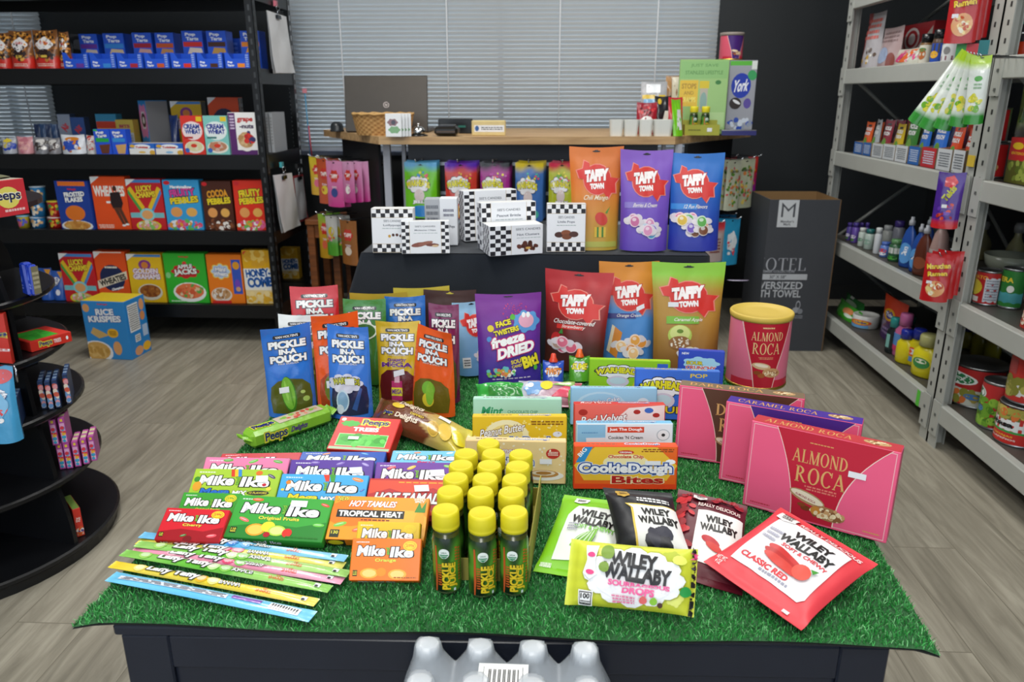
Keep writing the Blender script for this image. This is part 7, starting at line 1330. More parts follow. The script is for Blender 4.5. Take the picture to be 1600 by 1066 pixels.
for a in ((-wB/2+t_+.0005, -wB/2+t_+.0015), (wB/2-t_-.0015, wB/2-t_-.0005)): m.box(a[0]+sh, a[1]+sh, -d/2+t_+.002, d/2-t_-.002, .01, h+.0015, K, 'matte_card')
F0 = plane_F((-wB/2+sh, -d/2, 0), (wB, 0, 0), (0, 0, h)); m.box(wB/2+sh-.004, wB/2+sh+.0012, -d/2-.001, -d/2+.006, 0, h, '#6a5238', 'matte_card')
u = lambda x: 1-(1300-x)*1.0
U = lambda x: (x-1296)/(1293-1196)*(w/wB)+1
V = lambda y: (549-y)/(549-312)
art(m, F0, wB, h, [('r', U(1202), V(353), U(1233), V(312), '#c8ccd0'), ('p', [(U(1207), V(338)), (U(1210), V(338)), (U(1210), V(322)), (U(1217.5), V(330)), (U(1225), V(322)), (U(1225), V(338)), (U(1228), V(338)), (U(1228), V(316)), (U(1217.5), V(326)), (U(1207), V(316))], '#4a4d54'), ('t', "Member's\nMark", U(1217.5), V(346.5), .19, .035, '#5a5d64', {'b': .02}),
    ('t', 'HOTEL', U(1214), V(410), (1254-1174)/97*w/wB, .085, '#a8acb4', {'f': 'serif', 'b': -.02}), ('t', 'PREMIER COLLECTION', U(1210), V(421), .5, .016, '#a0a4ac'), ('r', U(1170), V(434), U(1258), V(425), '#b8bcc2'), ('t', '30" X 58"', U(1212), V(429.5), .24, .022, '#4a4d54'),
    ('t', 'OVERSIZED', U(1212), V(443), (1252-1171)/97*w/wB, .05, '#b8bcc2', {'b': .02}), ('t', 'BATH TOWEL', U(1211), V(456), (1252-1172)/97*w/wB, .05, '#b8bcc2', {'b': .02}), ('e', U(1249), V(474), .035, .03, '#9a9ea6'), ('e', U(1249), V(474), .024, .02, c), ('e', U(1246), V(482), .05, .02, '#9a9ea6'), ('e', U(1253), V(484), .04, .018, '#80848c'), ('l', U(1240), V(496), U(1258), V(490), '#8a8e96', 2), ('l', U(1190), V(482), U(1230), V(478), '#8a8e96', 1)], 'matte_card', .0005)
m.build('carton', hb)
X0 = ax(470, 4.15, .60); X1 = ax(522, 4.15, .60)
stl = empty('wooden_stool', Tr((X0+X1)/2, 4.38, 0)); tag(stl, 'brown wooden stool half hidden left of the counter', 'stool'); sw = (X1-X0)/2
MB().bbox(-sw, sw, -.16, .16, .575, .605, .004, '#fff', 'stool_wood').build('seat', stl)
for x in (-1, 1):
    for y in (-1, 1): MB().bbox(x*(sw-.025)-.02, x*(sw-.025)+.02, y*.13-.02, y*.13+.02, 0, .575, .003, '#fff', 'stool_wood').build('leg', stl)
for y in (-.13, .13): MB().bbox(-sw+.045, sw-.045, y-.01, y+.01, .50, .574, .002, '#fff', 'stool_wood').build('apron', stl)
# ================================================================ goods on the right-hand rack (fronts face the aisle)
def rplace(xl, xr, yt, z, X, d):
    Y0, Y1 = ay(xl, X, z), ay(xr, X, z); w = Y0-Y1; lo, hi = .01, .8
    for _ in range(36):
        q = (lo+hi)/2
        if pxy((X, (Y0+Y1)/2, z+q))[1] > yt: lo = q
        else: hi = q
    return Tr(X+d/2, (Y0+Y1)/2, z) @ Rz(-90), w, lo
L1, L2, L3, L4 = RZ[3]+.0005, RZ[2]+.0005, RZ[1]+.0005, RZ[0]+.0005
XF = RX0+.058
def rbox(xl, xr, yt, z, d, col, ops, label, name, cat, group=None, X=None, mat='printed_card', top=None, left=()):
    M, w, h = rplace(xl, xr, yt, z, X or XF, d); return place(carton(w, d, h, col, front=ops, topc=top, mat=mat, left=left, seed=len(label)), name, M, label, cat, group)
def rbag(xl, xr, yt, z, colf, ops, label, name='snack_bag', cat='snack bag', group=None, X=None, t=.05, seed=1, mat='foil_pouch', lean=0):
    M, w, h = rplace(xl, xr, yt, z, X or XF, t); mb = pouch(w, h, t, colf if callable(colf) else lin(colf), ops, mat, .1, seed, .003, 0, .02, 0, nu=14, nv=16, maxl=.03, step=.0003)
    return place(mb, name, M @ Rx(-lean), label, cat, group)
def rlathe(xl, xr, yt, z, prof, parts, label, name, cat, group=None, X=None, sy=1, ops=(), lab=(.1, .6), labc=None, body='#fff', mat='gloss_plastic', rot=30):
    """prof: (radius share, height share); parts: (name, profile, colour, material)"""
    X = X or XF; xc = (xl+xr)/2; r = .04
    for _ in range(6): Y = ay(xc, X+r*sy, z+.05); dd = (-(X+r*sy)*_s+Y*_c)*_cp-(z+.05-CAM_Z)*_sp; r = (xr-xl)/2*dd/FPX*(1.38 if sy < 1 else 1.0 if name == 'food_can' else 1.25)
    lo, hi = .01, .8
    for _ in range(36):
        q = (lo+hi)/2
        if pxy((X+r*sy, Y, z+q))[1] > yt: lo = q
        else: hi = q
    h = lo; rt = empty(name, Tr(X+r*sy, Y, z) @ Rz(-90+rot)); tag(rt, label, cat, group)
    m = MB(); m.lathe([(a*r, b*h) for a, b in prof], body, mat, 24, sy=sy); m.build('body', rt)
    if labc or ops:
        lb = MB(); R_ = r*max(a for a, b in prof)*1.012; z0, z1 = lab[0]*h, lab[1]*h
        F = lambda u, v, hh=0: Vector(((R_+hh)*math.cos(math.radians(-175+170*u)), (R_+hh)*sy*math.sin(math.radians(-175+170*u)), z0+(z1-z0)*v))
        if labc: lb.surf(lambda u, v: F(u, v), 20, 3, labc, 'printed_card')
        art(lb, F, R_*2.6, z1-z0, ops, 'printed_card', .0005, .0003, maxl=.025); lb.build('label', rt)
    for n_, pf, c, mt in parts: MB().lathe([(a*r, b*h) for a, b in pf], c, mt, 20, sy=sy if n_ == 'x' else 1).build(n_, rt)
    return rt
CANP = [(0, 0), (.97, 0), (1, .01), (1, .03), (.98, .04), (.98, .95), (1, .965), (1, .99), (.96, .99), (.95, .97), (0, .97)]
def can(xl, xr, yt, z, labc, ops, label, group='food cans on the rack', X=None, rot=32): return rlathe(xl, xr, yt, z, CANP, [], label, 'food_can', 'can', group, X, ops=ops, lab=(.05, .94), labc=labc, body='#b4b8ba', mat='brushed_metal', rot=rot)
BP = [(0, 0), (.9, 0), (1, .03), (1, .62), (.85, .74), (.4, .84), (.36, .88)]
CP = [(.4, .87), (.42, .87), (.42, .985), (.38, 1), (0, 1)]
# top level
rbag(1338, 1361, 20, L1, lambda u, v: mixc('#b83a34', '#b8bcc0', .9 if u > .25 else 0), [('l', .1, .5, .9, .9, '#d86a60', 4), ('b', .55, .2, .36, .16, 16, .01, ['#e8e4dc', '#6a5a50', '#c8a03a'])], 'tall silver and red bag at the far end of the upper shelf', seed=401, t=.07)
rbag(1362, 1392, 43, L1, '#b49c9c', [('l', .1, .6, .9, .9, '#8a7070', 3), ('e', .4, .3, .3, .2, '#a8b8d8'), ('e', .8, .15, .14, .2, '#8a4a42')], 'dusty pink bag beside the tall silver one', seed=403, t=.07)
rbox(1397, 1450, 37, L1, .12, '#a82228', [full('#b0262c'), ('e', .42, .66, .22, .26, '#e8dcd8'), ('e', .42, .66, .17, .2, '#b0262c'), ('e', .42, .66, .1, .13, '#e8dcd8'), ('p', [(-.0, .98), (.16, .98), (.12, .6), (.0, .6)], '#c8363a'), ('p', [(.3, .1), (.98, .9), (.98, .1)], '#c8c0b8')], 'dark red coffee gift box with a round white emblem', 'gift_box', 'gift box', X=XF+.12)
rbag(1388, 1436, 76, L1, '#d0d0c0', [('p', [(.3, .2), (.5, .9), (.75, .9), (.5, .2)], '#e86a2a'), ('p', [(.1, .3), (.3, .9), (.45, .9), (.3, .2)], '#d83a7a'), ('b', .7, .4, .2, .3, 12, .01, ['#e84a8a', '#e8e8e0'])], 'low white, pink and orange bag on the upper shelf', seed=405, t=.06)
rlathe(1439, 1455, 53, L1, BP[:4]+[(.9, .70), (.85, .72)], [('cap', [(.88, .72), (.9, .72), (.9, 1), (0, 1)], '#16161a', 'gloss_plastic')], 'spice jar with a leafy white label and black cap', 'spice_jar', 'spice jar', 'spice jars on the upper shelf', labc='#d8d4c4', ops=[('e', .5, .5, .2, .3, '#b86a3a'), ('e', .5, .75, .2, .1, '#4a8a4a')], body='#7a5a38', lab=(.06, .64))
rlathe(1458, 1475, 46, L1, BP[:4]+[(.9, .72), (.85, .74)], [('cap', [(.9, .74), (.92, .74), (.92, 1), (0, 1)], '#16161a', 'gloss_plastic')], 'spice jar with a blue label and black cap', 'spice_jar', 'spice jar', 'spice jars on the upper shelf', labc='#2a50b0', ops=[('r', .1, .5, .9, .98, '#4a4440'), ('e', .5, .4, .2, .2, '#e8b03a')], body='#5a4436', lab=(.06, .60))
rlathe(1477, 1502, 42, L1, [(0, 0), (.95, 0), (1, .03), (1, .66), (.8, .74)], [('cap', [(.78, .74), (.8, .74), (.8, 1), (0, 1)], '#1a1a1e', 'gloss_plastic')], 'wide white jar with a black lid on the upper shelf', 'seasoning_jar', 'jar', labc='#e0e2e2', ops=[('t', 'HONEY', .5, .8, .5, .12, '#444', {'a': .4}), ('e', .5, .5, .12, .16, '#888'), ('r', .1, .1, .9, .28, '#8a5a64')], body='#d0d4d4', lab=(.02, .68))
for i, (a, b, yt) in enumerate(((1560, 1574, -60), (1576, 1592, -72), (1594, 1612, -50))):
    rlathe(a, b, yt, L1, BP, [('cap', CP, '#1a1a1a', 'gloss_plastic')], 'tall red salsa bottle, %s from the grey post' % ('first', 'second', 'third')[i], 'sauce_bottle', 'sauce bottle', 'red sauce bottles', labc='#26262a', ops=[('e', .5, .8, .3, .1, '#c88a8a'), ('e', .5, .5, .34, .12, '#6a9a8a'), ('r', .3, .12, .7, .26, '#e8eaea')], body='#a83218', lab=(.18, .7), X=XF)
# pouches and the trays in front of them
trays = [(1333, 1346, '#2f62a8'), (1347, 1359, '#2f62a8'), (1361, 1377, '#c8ccd0'), (1378, 1396, '#ccd0d4'), (1397, 1415, '#d0d4d8'), (1417, 1434, '#2f66b0'), (1437, 1459, '#c03038'), (1461, 1483, '#ccd0d4'), (1485, 1503, '#d0d4d8')]
for i, (a, b, c) in enumerate(trays):
    yt = 222+(a-1333)*.085; M, w, h = rplace(a, b, yt, L2, XF, 0); m = MB(); D = .26; t_ = .0015; hB = h*1.35; w -= .003
    m.box(-w/2, w/2, 0, t_, 0, h, c, 'printed_card'); m.box(-w/2, w/2, D-t_, D, 0, hB, c, 'printed_card')
    for sx in (-1, 1): m.add([(sx*(w/2-t_), t_, 0), (sx*(w/2-t_), D-t_, 0), (sx*(w/2-t_), D-t_, hB), (sx*(w/2-t_), t_, h), (sx*w/2, t_, 0), (sx*w/2, D-t_, 0), (sx*w/2, D-t_, hB), (sx*w/2, t_, h)], [(0, 1, 2, 3), (7, 6, 5, 4), (0, 3, 7, 4), (3, 2, 6, 7), (2, 1, 5, 6), (1, 0, 4, 5)], '#a08a68', 'matte_card')
    m.box(-w/2, w/2, t_, D-t_, 0, .002, '#a08a68', 'matte_card')
    art(m, plane_F((-w/2, 0, 0), (w, 0, 0), (0, 0, h)), w, h, [('l', .12, .15, .88, .85, '#6a7078' if c[1] in 'cd' and c != '#c03038' else '#c8d4e8', 6)], 'printed_card', .0004)
    place(m, 'pouch_tray', M, '%s card tray of pickle pouches, %s from the far end' % ({'#2f62a8': 'blue', '#2f66b0': 'blue', '#c03038': 'red'}.get(c, 'white'), ('first', 'second', 'third', 'fourth', 'fifth', 'sixth', 'seventh', 'eighth', 'ninth')[i]), 'card tray', 'card trays of pickle pouches on the rack')
pks = [(1335, 1346, 187, '#d85a24', 'orange'), (1348, 1358, 183, '#a8acb0', 'silver'), (1362, 1375, 184, '#8a2a3a', 'maroon'), (1379, 1394, 190, '#c8aa22', 'yellow'), (1397, 1414, 178, '#3a7a34', 'green'), (1417, 1433, 186, '#2a6ac4', 'blue'), (1438, 1458, 184, '#2f6ed0', 'brighter blue'), (1462, 1481, 190, '#d8481e', 'orange red'), (1486, 1502, 198, '#c8401c', 'dull orange')]
for i, (a, b, yt, c, n) in enumerate(pks):
    for k in range(3):
        M, w, h = rplace(a, b, yt+4, L2+.0025, XF, .0)
        o = place(pouch(w*.90, h, .03, lin(c), [('r', .3, .84, .7, .9, '#3a3a3a'), ('t', 'PICKLE', .5, .76, .66, .1, '#f0f0f0', {'b': .05}), ('t', 'POUCH', .5, .62, .62, .1, '#f0f0f0', {'b': .05}), ('e', .5, .3, .24, .2, '#6a9a34')] if k == 0 else [], 'foil_pouch', .1, 420+i*3+k, .002, 0, .02, 0, nu=10, nv=12, maxl=.04, step=.0003), 'pickle_pouch', M @ Tr(0, .035+.045*k, 0) @ Rx(-4), '%s pickle pouch in its tray on the rack, %s' % (n, ('front one', 'behind the front one', 'last one')[k]), 'pickle pouch', 'pickle pouches on the rack')
# near bay, same level
jal = [('r', 0, 0, 1, 1, '#c02424'), ('e', .40, .80, .2, .1, '#e8c02a'), ('t', 'La Costeña', .42, .80, .34, .11, '#1a1a1a', {'b': .04}), ('t', 'JALAPEÑOS', .45, .60, .42, .08, '#e8c02a', {'b': .03}), ('b', .45, .26, .3, .2, 22, .012, ['#8a8a4a', '#a88a5a', '#5a6a2a', '#d8a06a'])]
can_h = 0
c_ = can(1531, 1571, 222, L2, '#c02424', jal, 'red can of peppers, lower one of the pair by the grey post'); can_h = max(v.co.z for v in c_.children[0].data.vertices)
can(1533, 1574, 168, L2+can_h+.001, '#c02424', jal, 'red can of peppers, upper one of the pair by the grey post')
rbox(1568, 1610, 216, L2, .10, '#b8262a', [('r', 0, .5, 1, 1, '#c22a2c'), ('r', 0, 0, 1, .5, '#5a5a20'), ('e', .3, .82, .2, .08, '#e8c02a'), ('t', 'ENTEROS', .35, .66, .5, .06, '#e8c02a'), ('b', .5, .3, .4, .2, 20, .013, ['#7a8a34', '#9aa84a', '#5a6a22'])], 'red and olive tin of whole peppers at the right edge', 'pepper_tin', 'can', X=XF+.01)
rbag(1563, 1606, 120, L2, lambda u, v: mixc('#8a8a84', '#8ea41e', (v-.45)*9), [('t', 'LIMON', .5, .6, .6, .14, '#4a7a1e', {'b': .04})], 'olive green lime snack bag behind the red cans', seed=471, X=XF+.16)
# soap level
def aero(a, b, yt, capc, bodyc, lab, ops=(), X=None): return rlathe(a, b, yt, L3, [(0, 0), (.95, 0), (1, .02), (1, .72), (.8, .78)], [('cap', [(.78, .77), (.82, .77), (.82, .98), (.7, 1), (0, 1)], capc, 'gloss_plastic')], lab, 'spray_can', 'spray can', 'household cans and tubs on the soap shelf', body=bodyc, ops=ops, lab=(.05, .7), X=X)
for i, (a, b) in enumerate(((1324, 1331), (1332, 1341), (1343, 1349), (1351, 1357))): aero(a, b, 348, '#4a3a8a', ('#5a4a9a', '#6a52a8')[i % 2], 'purple spray can, %s from the far end' % ('first', 'second', 'third', 'fourth')[i], [('e', .5, .4, .3, .14, '#e8e0f0'), ('e', .5, .15, .2, .1, '#5a8a4a')], X=XF+(.0 if i < 2 else .05))
aero(1343, 1352, 356, '#c8ccc8', '#b8c4bc', 'pale grey spray can with a green leaf', [('e', .5, .5, .3, .14, '#5a8a6a')]); aero(1353, 1365, 358, '#2a6a68', '#a8b8b0', 'grey spray can with a teal cap', [('e', .5, .5, .3, .2, '#88a898')])
aero(1367, 1376, 356, '#d0d4d4', '#c8ccd0', 'white spray can with a grey cap'); aero(1392, 1409, 374, '#5a8a5a', '#2a5a3a', 'dark green tub with a pale label', [('r', .1, .5, .9, .9, '#c8ccc8'), ('e', .5, .2, .3, .12, '#4aa03a')]); aero(1378, 1390, 378, '#4a6ab8', '#5a7ac0', 'small blue and red canister', [('e', .5, .6, .3, .2, '#d83a40'), ('e', .5, .3, .3, .16, '#e8ecf4')])
aero(1380, 1392, 352, '#b8bcbc', '#b0b4b0', 'grey can standing behind the small blue canister', X=XF+.1)
aero(1396, 1410, 345, '#4a3a88', '#8a8c98', 'grey can with a purple cap at the back', X=XF+.14)
SO = [(0, 0), (.85, 0), (.95, .04), (1, .3), (.9, .55), (.6, .72), (.3, .80), (.26, .84)]
SC_ = [('cap', [(.28, .84), (.34, .84), (.34, .92), (.2, .95), (.2, 1), (0, 1)], '#b8bcc4', 'gloss_plastic')]
for a, b, yt, c, lab, X in ((1408, 1427, 339, '#1f4a9a', 'blue dish soap bottle with a grey cap, left one', XF), (1424, 1441, 350, '#1f4a9a', 'blue dish soap bottle with a grey cap, right one', XF), (1437, 1455, 339, '#223f86', 'dark blue soap bottle standing behind', XF+.1)):
    rlathe(a, b, yt, L3, SO, SC_, lab, 'soap_bottle', 'soap bottle', 'dish soap bottles', sy=.6, ops=[('e', .5, .45, .3, .44, '#5a9ad8'), ('t', 'Dawn', .5, .55, .4, .2, '#fff', {'r': 80, 'b': .04})], lab=(.08, .55), body=c, X=X)
rlathe(1430, 1452, 352, L3, SO, SC_, 'amber brown soap bottle', 'soap_bottle', 'soap bottle', 'dish soap bottles', body='#5a2a1c', sy=.6, ops=[('e', .5, .4, .25, .3, '#8a4a30')], lab=(.1, .5), X=XF-.01)
rlathe(1452, 1474, 340, L3, [(0, 0), (.9, 0), (1, .04), (1, .5), (.7, .74), (.4, .82)], [('cap', [(.42, .82), (.45, .82), (.45, 1), (0, 1)], '#c8cccc', 'gloss_plastic')], 'clear bottle of pink cleaner by the post', 'cleaner_bottle', 'cleaner bottle', body='#a88a84', labc='#b0a8a4', ops=[('l', .1, .2, .9, .9, '#7a5a5a', 5)], lab=(.1, .5))
can(1502, 1527, 424, L3, '#d8c02a', [('r', 0, 0, 1, .3, '#3a8a3a'), ('e', .5, .6, .34, .2, '#c8602a'), ('t', 'ROJAS', .5, .8, .5, .12, '#3a6a2a', {'b': .03}), ('e', .5, .3, .3, .1, '#3a6ac0')], 'yellow and green can beside the post', X=XF+.02)
can(1525, 1562, 421, L3, '#b02a2a', [('t', 'TOMATO', .32, .84, .7, .12, '#e0a03a', {'b': .03}), ('e', .3, .5, .26, .26, '#d8c03a'), ('r', .02, .04, .5, .2, '#e8e0d8'), ('r', .62, .05, .98, .85, '#c8ccd4'), ('l', .64, .1, .96, .8, '#8a8e98', 8)], 'red tomato can with a silver back label', rot=25)
can(1564, 1598, 418, L3, '#2f7a34', [('r', 0, .1, 1, .4, '#4a9aa0'), ('t', 'PERA', .4, .75, .5, .14, '#e8d03a', {'b': .03}), ('e', .6, .5, .1, .1, '#e8e8e0')], 'green can with yellow lettering', X=XF+.06)
rbag(1584, 1612, 455, L3, '#c83a2a', [('r', 0, .6, 1, .9, '#e0b43a'), ('b', .5, .3, .4, .2, 16, .014, ['#8a2a22', '#d8563a', '#e8d8c0']), ('e', .4, .75, .2, .08, '#3a8a3a')], 'red and yellow can shaped bag of beans at the right edge', seed=481, t=.08, X=XF-.005, cat='food bag', name='food_bag')
rbox(1576, 1594, 430, L3, .1, '#9a8058', [], 'plain brown cardboard box behind the beans', 'carton', 'carton', X=XF+.20, mat='matte_card')
for i, (a, b, yt) in enumerate(((1519, 1543, 346), (1572, 1594, 348))): rlathe(a, b, yt, L3, [(0, 0), (.9, 0), (1, .04), (1, .4), (.8, .55), (.4, .7), (.35, .8)], [('spray_head', [(.36, .8), (.5, .8), (.55, .92), (.4, 1), (0, 1)], '#8a8a88', 'gloss_plastic')], 'clear spray bottle of yellow cleaner at the back, %s one' % ('left', 'right')[i], 'spray_bottle', 'spray bottle', 'spray bottles at the back', body='#9a9468', X=XF+.38)
m = MB(); M, w, h = rplace(1548, 1600, 404, L3, XF+.26, 0)
bw2 = rlathe(1548, 1606, 398, L3+.03, [(0, 0), (.5, 0), (.9, .5), (1, 1), (.95, 1), (.8, .5), (0, .1)], [], 'clear bowl heaped with green packets at the back', 'packet_bowl', 'bowl', body='#9aa090', X=XF+.20)
# detergent level
rbag(1298, 1331, 478, L4, '#3fa028', [('e', .6, .6, .2, .2, '#e0905a'), ('e', .7, .35, .16, .12, '#d8e8d8')], 'bright green sponge pack at the far end of the lowest level', seed=491, t=.09)
rbag(1312, 1340, 466, L4, '#2f7a38', [('e', .5, .5, .3, .2, '#a8c0a0'), ('r', .3, .8, .5, .95, '#d8d8d0')], 'dark green scrubber pack behind the sponge pack', seed=493, t=.06, X=XF+.09)
rlathe(1338, 1369, 491, L4, [(0, 0), (.92, 0), (1, .04), (1, .96), (.96, 1), (.9, 1), (.9, .9), (0, .88)], [], 'white detergent tub with an orange and yellow disc', 'detergent_tub', 'tub', body='#d8d8d4', ops=[('r', .2, .02, .8, .3, '#6aa8d8'), ('r', .0, .3, .6, .55, '#e0582a'), ('e', .58, .5, .3, .24, '#e0582a'), ('e', .58, .5, .22, .18, '#e8c02a'), ('t', 'Tide', .58, .5, .34, .15, '#2a4a9a', {'b': .05})], lab=(.05, .95))
rbag(1368, 1400, 468, L4, lambda u, v: mixc('#4a2a6a', '#d8482a', (v-.42)*9), [('e', .42, .58, .26, .14, '#e8b02a'), ('e', .42, .58, .17, .09, '#4a3a98'), ('t', 'Tide', .42, .58, .34, .09, '#e8ecf8', {'b': .05}), ('l', .2, .1, .8, .3, '#a890c0', 2)], 'orange and purple detergent pouch', seed=495, t=.05, X=XF+.07, cat='detergent', name='detergent_pouch')
DB = [(0, 0), (.85, 0), (.95, .04), (1, .35), (.95, .6), (.6, .70), (.5, .74)]
def det(a, b, yt, body, capc, lab, ops=(), X=None, cp=None, sy=.65, labc=None): return rlathe(a, b, yt, L4, DB, [('cap', cp or [(.52, .74), (.62, .74), (.62, .96), (.55, 1), (0, 1)], capc, 'gloss_plastic')], lab, 'detergent_bottle', 'detergent bottle', 'detergent bottles on the lowest level', X, sy, ops, (.12, .58), labc, body)
det(1386, 1403, 496, '#1c2426', '#2a9490', 'black bottle with a teal cap', [('r', .3, .1, .5, .9, '#7ab0a8')], X=XF-.005)
det(1410, 1428, 494, '#1f2a2e', '#2a8a88', 'second dark bottle with a teal cap, further back', X=XF+.12)
det(1399, 1421, 490, '#c86a9a', '#d070a8', 'pink capped softener bottle', [('r', .1, .3, .9, .9, '#5a8ac8'), ('r', .1, .05, .9, .3, '#c83a6a')], X=XF+.01)
bl2 = [('e', .5, .6, .34, .26, '#e0582a'), ('e', .5, .6, .22, .16, '#e8ecf0'), ('r', .1, .02, .9, .3, '#5a8ad0')]
det(1403, 1424, 515, '#d8c81e', '#2232a0', 'narrow yellow bottle with a royal blue cap', X=XF-.012); det(1421, 1444, 514, '#d8c81e', '#2232a0', 'wider yellow bottle with a royal blue cap and blue label', bl2, X=XF+.02)
det(1430, 1463, 523, '#dcd020', '#b8b87a', 'large yellow detergent bottle with a clear cap', [('e', .5, .55, .26, .34, '#e8dc3a'), ('e', .5, .5, .22, .28, '#3a8a4a'), ('e', .5, .6, .14, .12, '#e8e8d0')], X=XF-.012)
mr_ = [('e', .32, .70, .34, .18, '#e8ece8'), ('e', .32, .70, .30, .15, '#2a7a4a'), ('t', 'Fancy', .32, .70, .4, .12, '#e8ece8', {'b': .03}), ('r', 0, 0, 1, .44, '#c8ccc0'), ('b', .4, .24, .34, .16, 18, .016, ['#8a8a3a', '#a8984a', '#d8743a', '#5a6a2a']), ('e', .62, .26, .1, .08, '#4a78b0'), ('r', 0, 0, .5, .06, '#b02a2a')]
can(1488, 1566, 566, L4, '#b02a2a', mr_, 'large red and white can of peppers, leftmost of the big cans', X=XF, group='big cans on the lowest level')
can(1532, 1580, 594, L4, '#b83030', [('e', .2, .76, .2, .14, '#e8ece8'), ('e', .2, .76, .17, .11, '#2a7a4a'), ('b', .4, .34, .42, .32, 50, .013, ['#6a9a2e', '#8ab83e', '#4a7a22']), ('e', .3, .4, .09, .07, '#4a78b0')], 'red and green can with a picture of chopped peppers', X=XF-.015, group='big cans on the lowest level')
can(1560, 1622, 628, L4, '#c8302a', [('r', 0, .34, 1, .66, '#e4e6e6'), ('r', 0, .30, 1, .36, '#3a9a4a'), ('t', 'Embasa', .28, .52, .6, .16, '#151515', {'b': .05}), ('r', 0, .66, 1, 1, '#6a7a3a'), ('b', .45, .84, .4, .1, 16, .016, ['#a8a04a', '#c8b85a', '#d8743a']), ('t', 'RODAJAS', .4, .2, .4, .06, '#e8c83a'), ('t', 'JALAPEÑOS', .4, .12, .5, .07, '#f0e8e0')], 'can with a white band and green stripe at the right edge', X=XF-.02, group='big cans on the lowest level')
c3_ = bpy.data.objects[-1]
h3 = max(v.co.z for o in bpy.data.objects if o.parent and o.parent.get('label', '').startswith('can with a white band') for v in o.data.vertices)
can(1579, 1642, 553, L4+h3+.001, '#c83a34', [('r', 0, .12, 1, .5, '#e0e2dc'), ('b', .35, .34, .3, .2, 20, .014, ['#8a8a3a', '#b8b05a']), ('r', .05, .62, .4, .95, '#b04a4a')], 'red can stacked on top of the white banded can', X=XF+.0, group='big cans on the lowest level')
for i, (a, b) in enumerate(((1503, 1519), (1521, 1540), (1542, 1560))): det(a, b, 508, '#8a8418', '#20285a', 'yellow bottle in the shade behind the big cans, %s one' % ('left', 'middle', 'right')[i], X=XF+.36)  # yellow and blue darkened: shade behind the cans put into the colours
# ---- bags hanging from the post between the bays
def hangR(x, yt, yb, z_hint, w, colf, ops, label, rot, seed, X=RX0-.03, group='bags hanging from the rack post', name='snack_bag', cat='snack bag', t=.03, tilt=0):
    r = ray(x, yt); k = X/r[0]; top = Vector((X, r[1]*k, CAM_Z+r[2]*k)); r2 = ray(x, yb); zb = CAM_Z+r2[2]*(X/r2[0]); h = (top.z-zb)/math.cos(math.radians(tilt))
    hk = MB(); q_ = Vector((RX0-.001, top.y+.02, top.z-.004))-Vector((1.77, 2.8, 0)); e_ = top-Vector((1.77, 2.8, 0)); hk.tube([q_, (e_.x, e_.y, e_.z-.004), (e_.x-.006, e_.y, e_.z+.008)], .0022, '#b8bcc0', 'chrome', 6); hk.build('hook', rr)
    mb = pouch(w, h, t, colf if callable(colf) else lin(colf), ops, 'foil_pouch', .1, seed, .0025, 0, .02, 0, nu=14, nv=18, maxl=.03, step=.0003)
    return place(mb, name, Tr(top) @ Rz(rot) @ Ry(tilt) @ Tr(0, 0, -h), label, cat, group)
mar = [('t', 'Maruchan', .5, .74, .84, .11, '#e8c83a', {'b': .04, 'o': '#8a1a1a', 'r': 8}), ('t', 'Ramen', .5, .58, .7, .1, '#e8c83a', {'b': .04, 'o': '#8a1a1a', 'r': 8}), ('e', .5, .26, .34, .17, '#e0a06a'), ('b', .5, .26, .28, .12, 14, .008, ['#e8d08a', '#c8502a', '#f0e8d0']), ('r', .15, .36, .35, .42, '#e8e8ec')]
for k in range(3): hangR(1516+k*9, -40-4*k, 66-4*k, 0, .095, '#b81e22', mar if k == 0 else [], 'red noodle bag hanging at the top of the post, %s' % ('front one', 'middle one', 'last one')[k], -28, 500+k, X=RX0-.085+.026*k, t=.018)
for k in range(3): hangR(1470+k*9, 398-3*k, 478-6*k, 0, .088, '#b81e22', mar if k == 0 else [], 'red noodle bag hanging low on the post, %s' % ('front one', 'middle one', 'last one')[k], -28, 510+k, X=RX0-.085+.026*k, t=.018)
hangR(1489, 270, 362, 0, .085, lambda u, v: mixc('#c8242a', '#4a2390', (v-.10)*16), [('cl', .5, .82, .22, .1, '#d8303a', 5), ('t', 'Takis', .5, .62, .66, .12, '#c8c83a', {'b': .05, 'r': 60, 's': .2}), ('b', .5, .3, .34, .14, 14, .007, ['#d8442a', '#6a3ab0', '#a8282a']), ('r', .3, .36, .5, .42, '#e8e8ec')], 'purple chilli chip bag hanging on the post', -30, 520, X=RX0-.06)
for k in range(5):
    tl = (30, 23, 15, 7, -2)[k]
    mbg = hangR(1514+k*5, 84+k, (196, 205, 205, 200, 196)[k], 0, .055, lambda u, v: mixc('#2f8a2e', mixc('#d8dfd8', '#a8cc1e', (v-.80)*14), (v-.12)*14), [('b', .5, .32, .34, .12, 12, .010, ['#d8d02a', '#c8c83a', '#6aa82a']), ('e', .5, .66, .2, .04, '#4aa03a'), ('l', .3, .5, .7, .6, '#8ab08a', 2)], 'long green and white bag, %s of the fan hanging on the post' % ('leftmost', 'second', 'middle', 'fourth', 'rightmost')[k], -32, 530+k, X=RX0-.115-.012*k, group='long green bags fanned out from the post', t=.028, tilt=tl*1.0)
m = MB(); q = hangR  # little card strip above the green bags
r = ray(1520, 78); k = (RX0-.04)/r[0]; m = MB(); m.box(-.05, -.02, -.001, .001, -.03, .02, '#3a9a4a', 'printed_card'); m.box(-.02, .015, -.001, .001, -.03, .02, '#c8404a', 'printed_card'); m.box(.015, .06, -.001, .001, -.025, .03, '#2a7a80', 'printed_card')
place(m, 'hanging_card', Tr(RX0-.04, r[1]*k, CAM_Z+r[2]*k) @ Rz(-28), 'green, red and teal card above the long green bags', 'card')

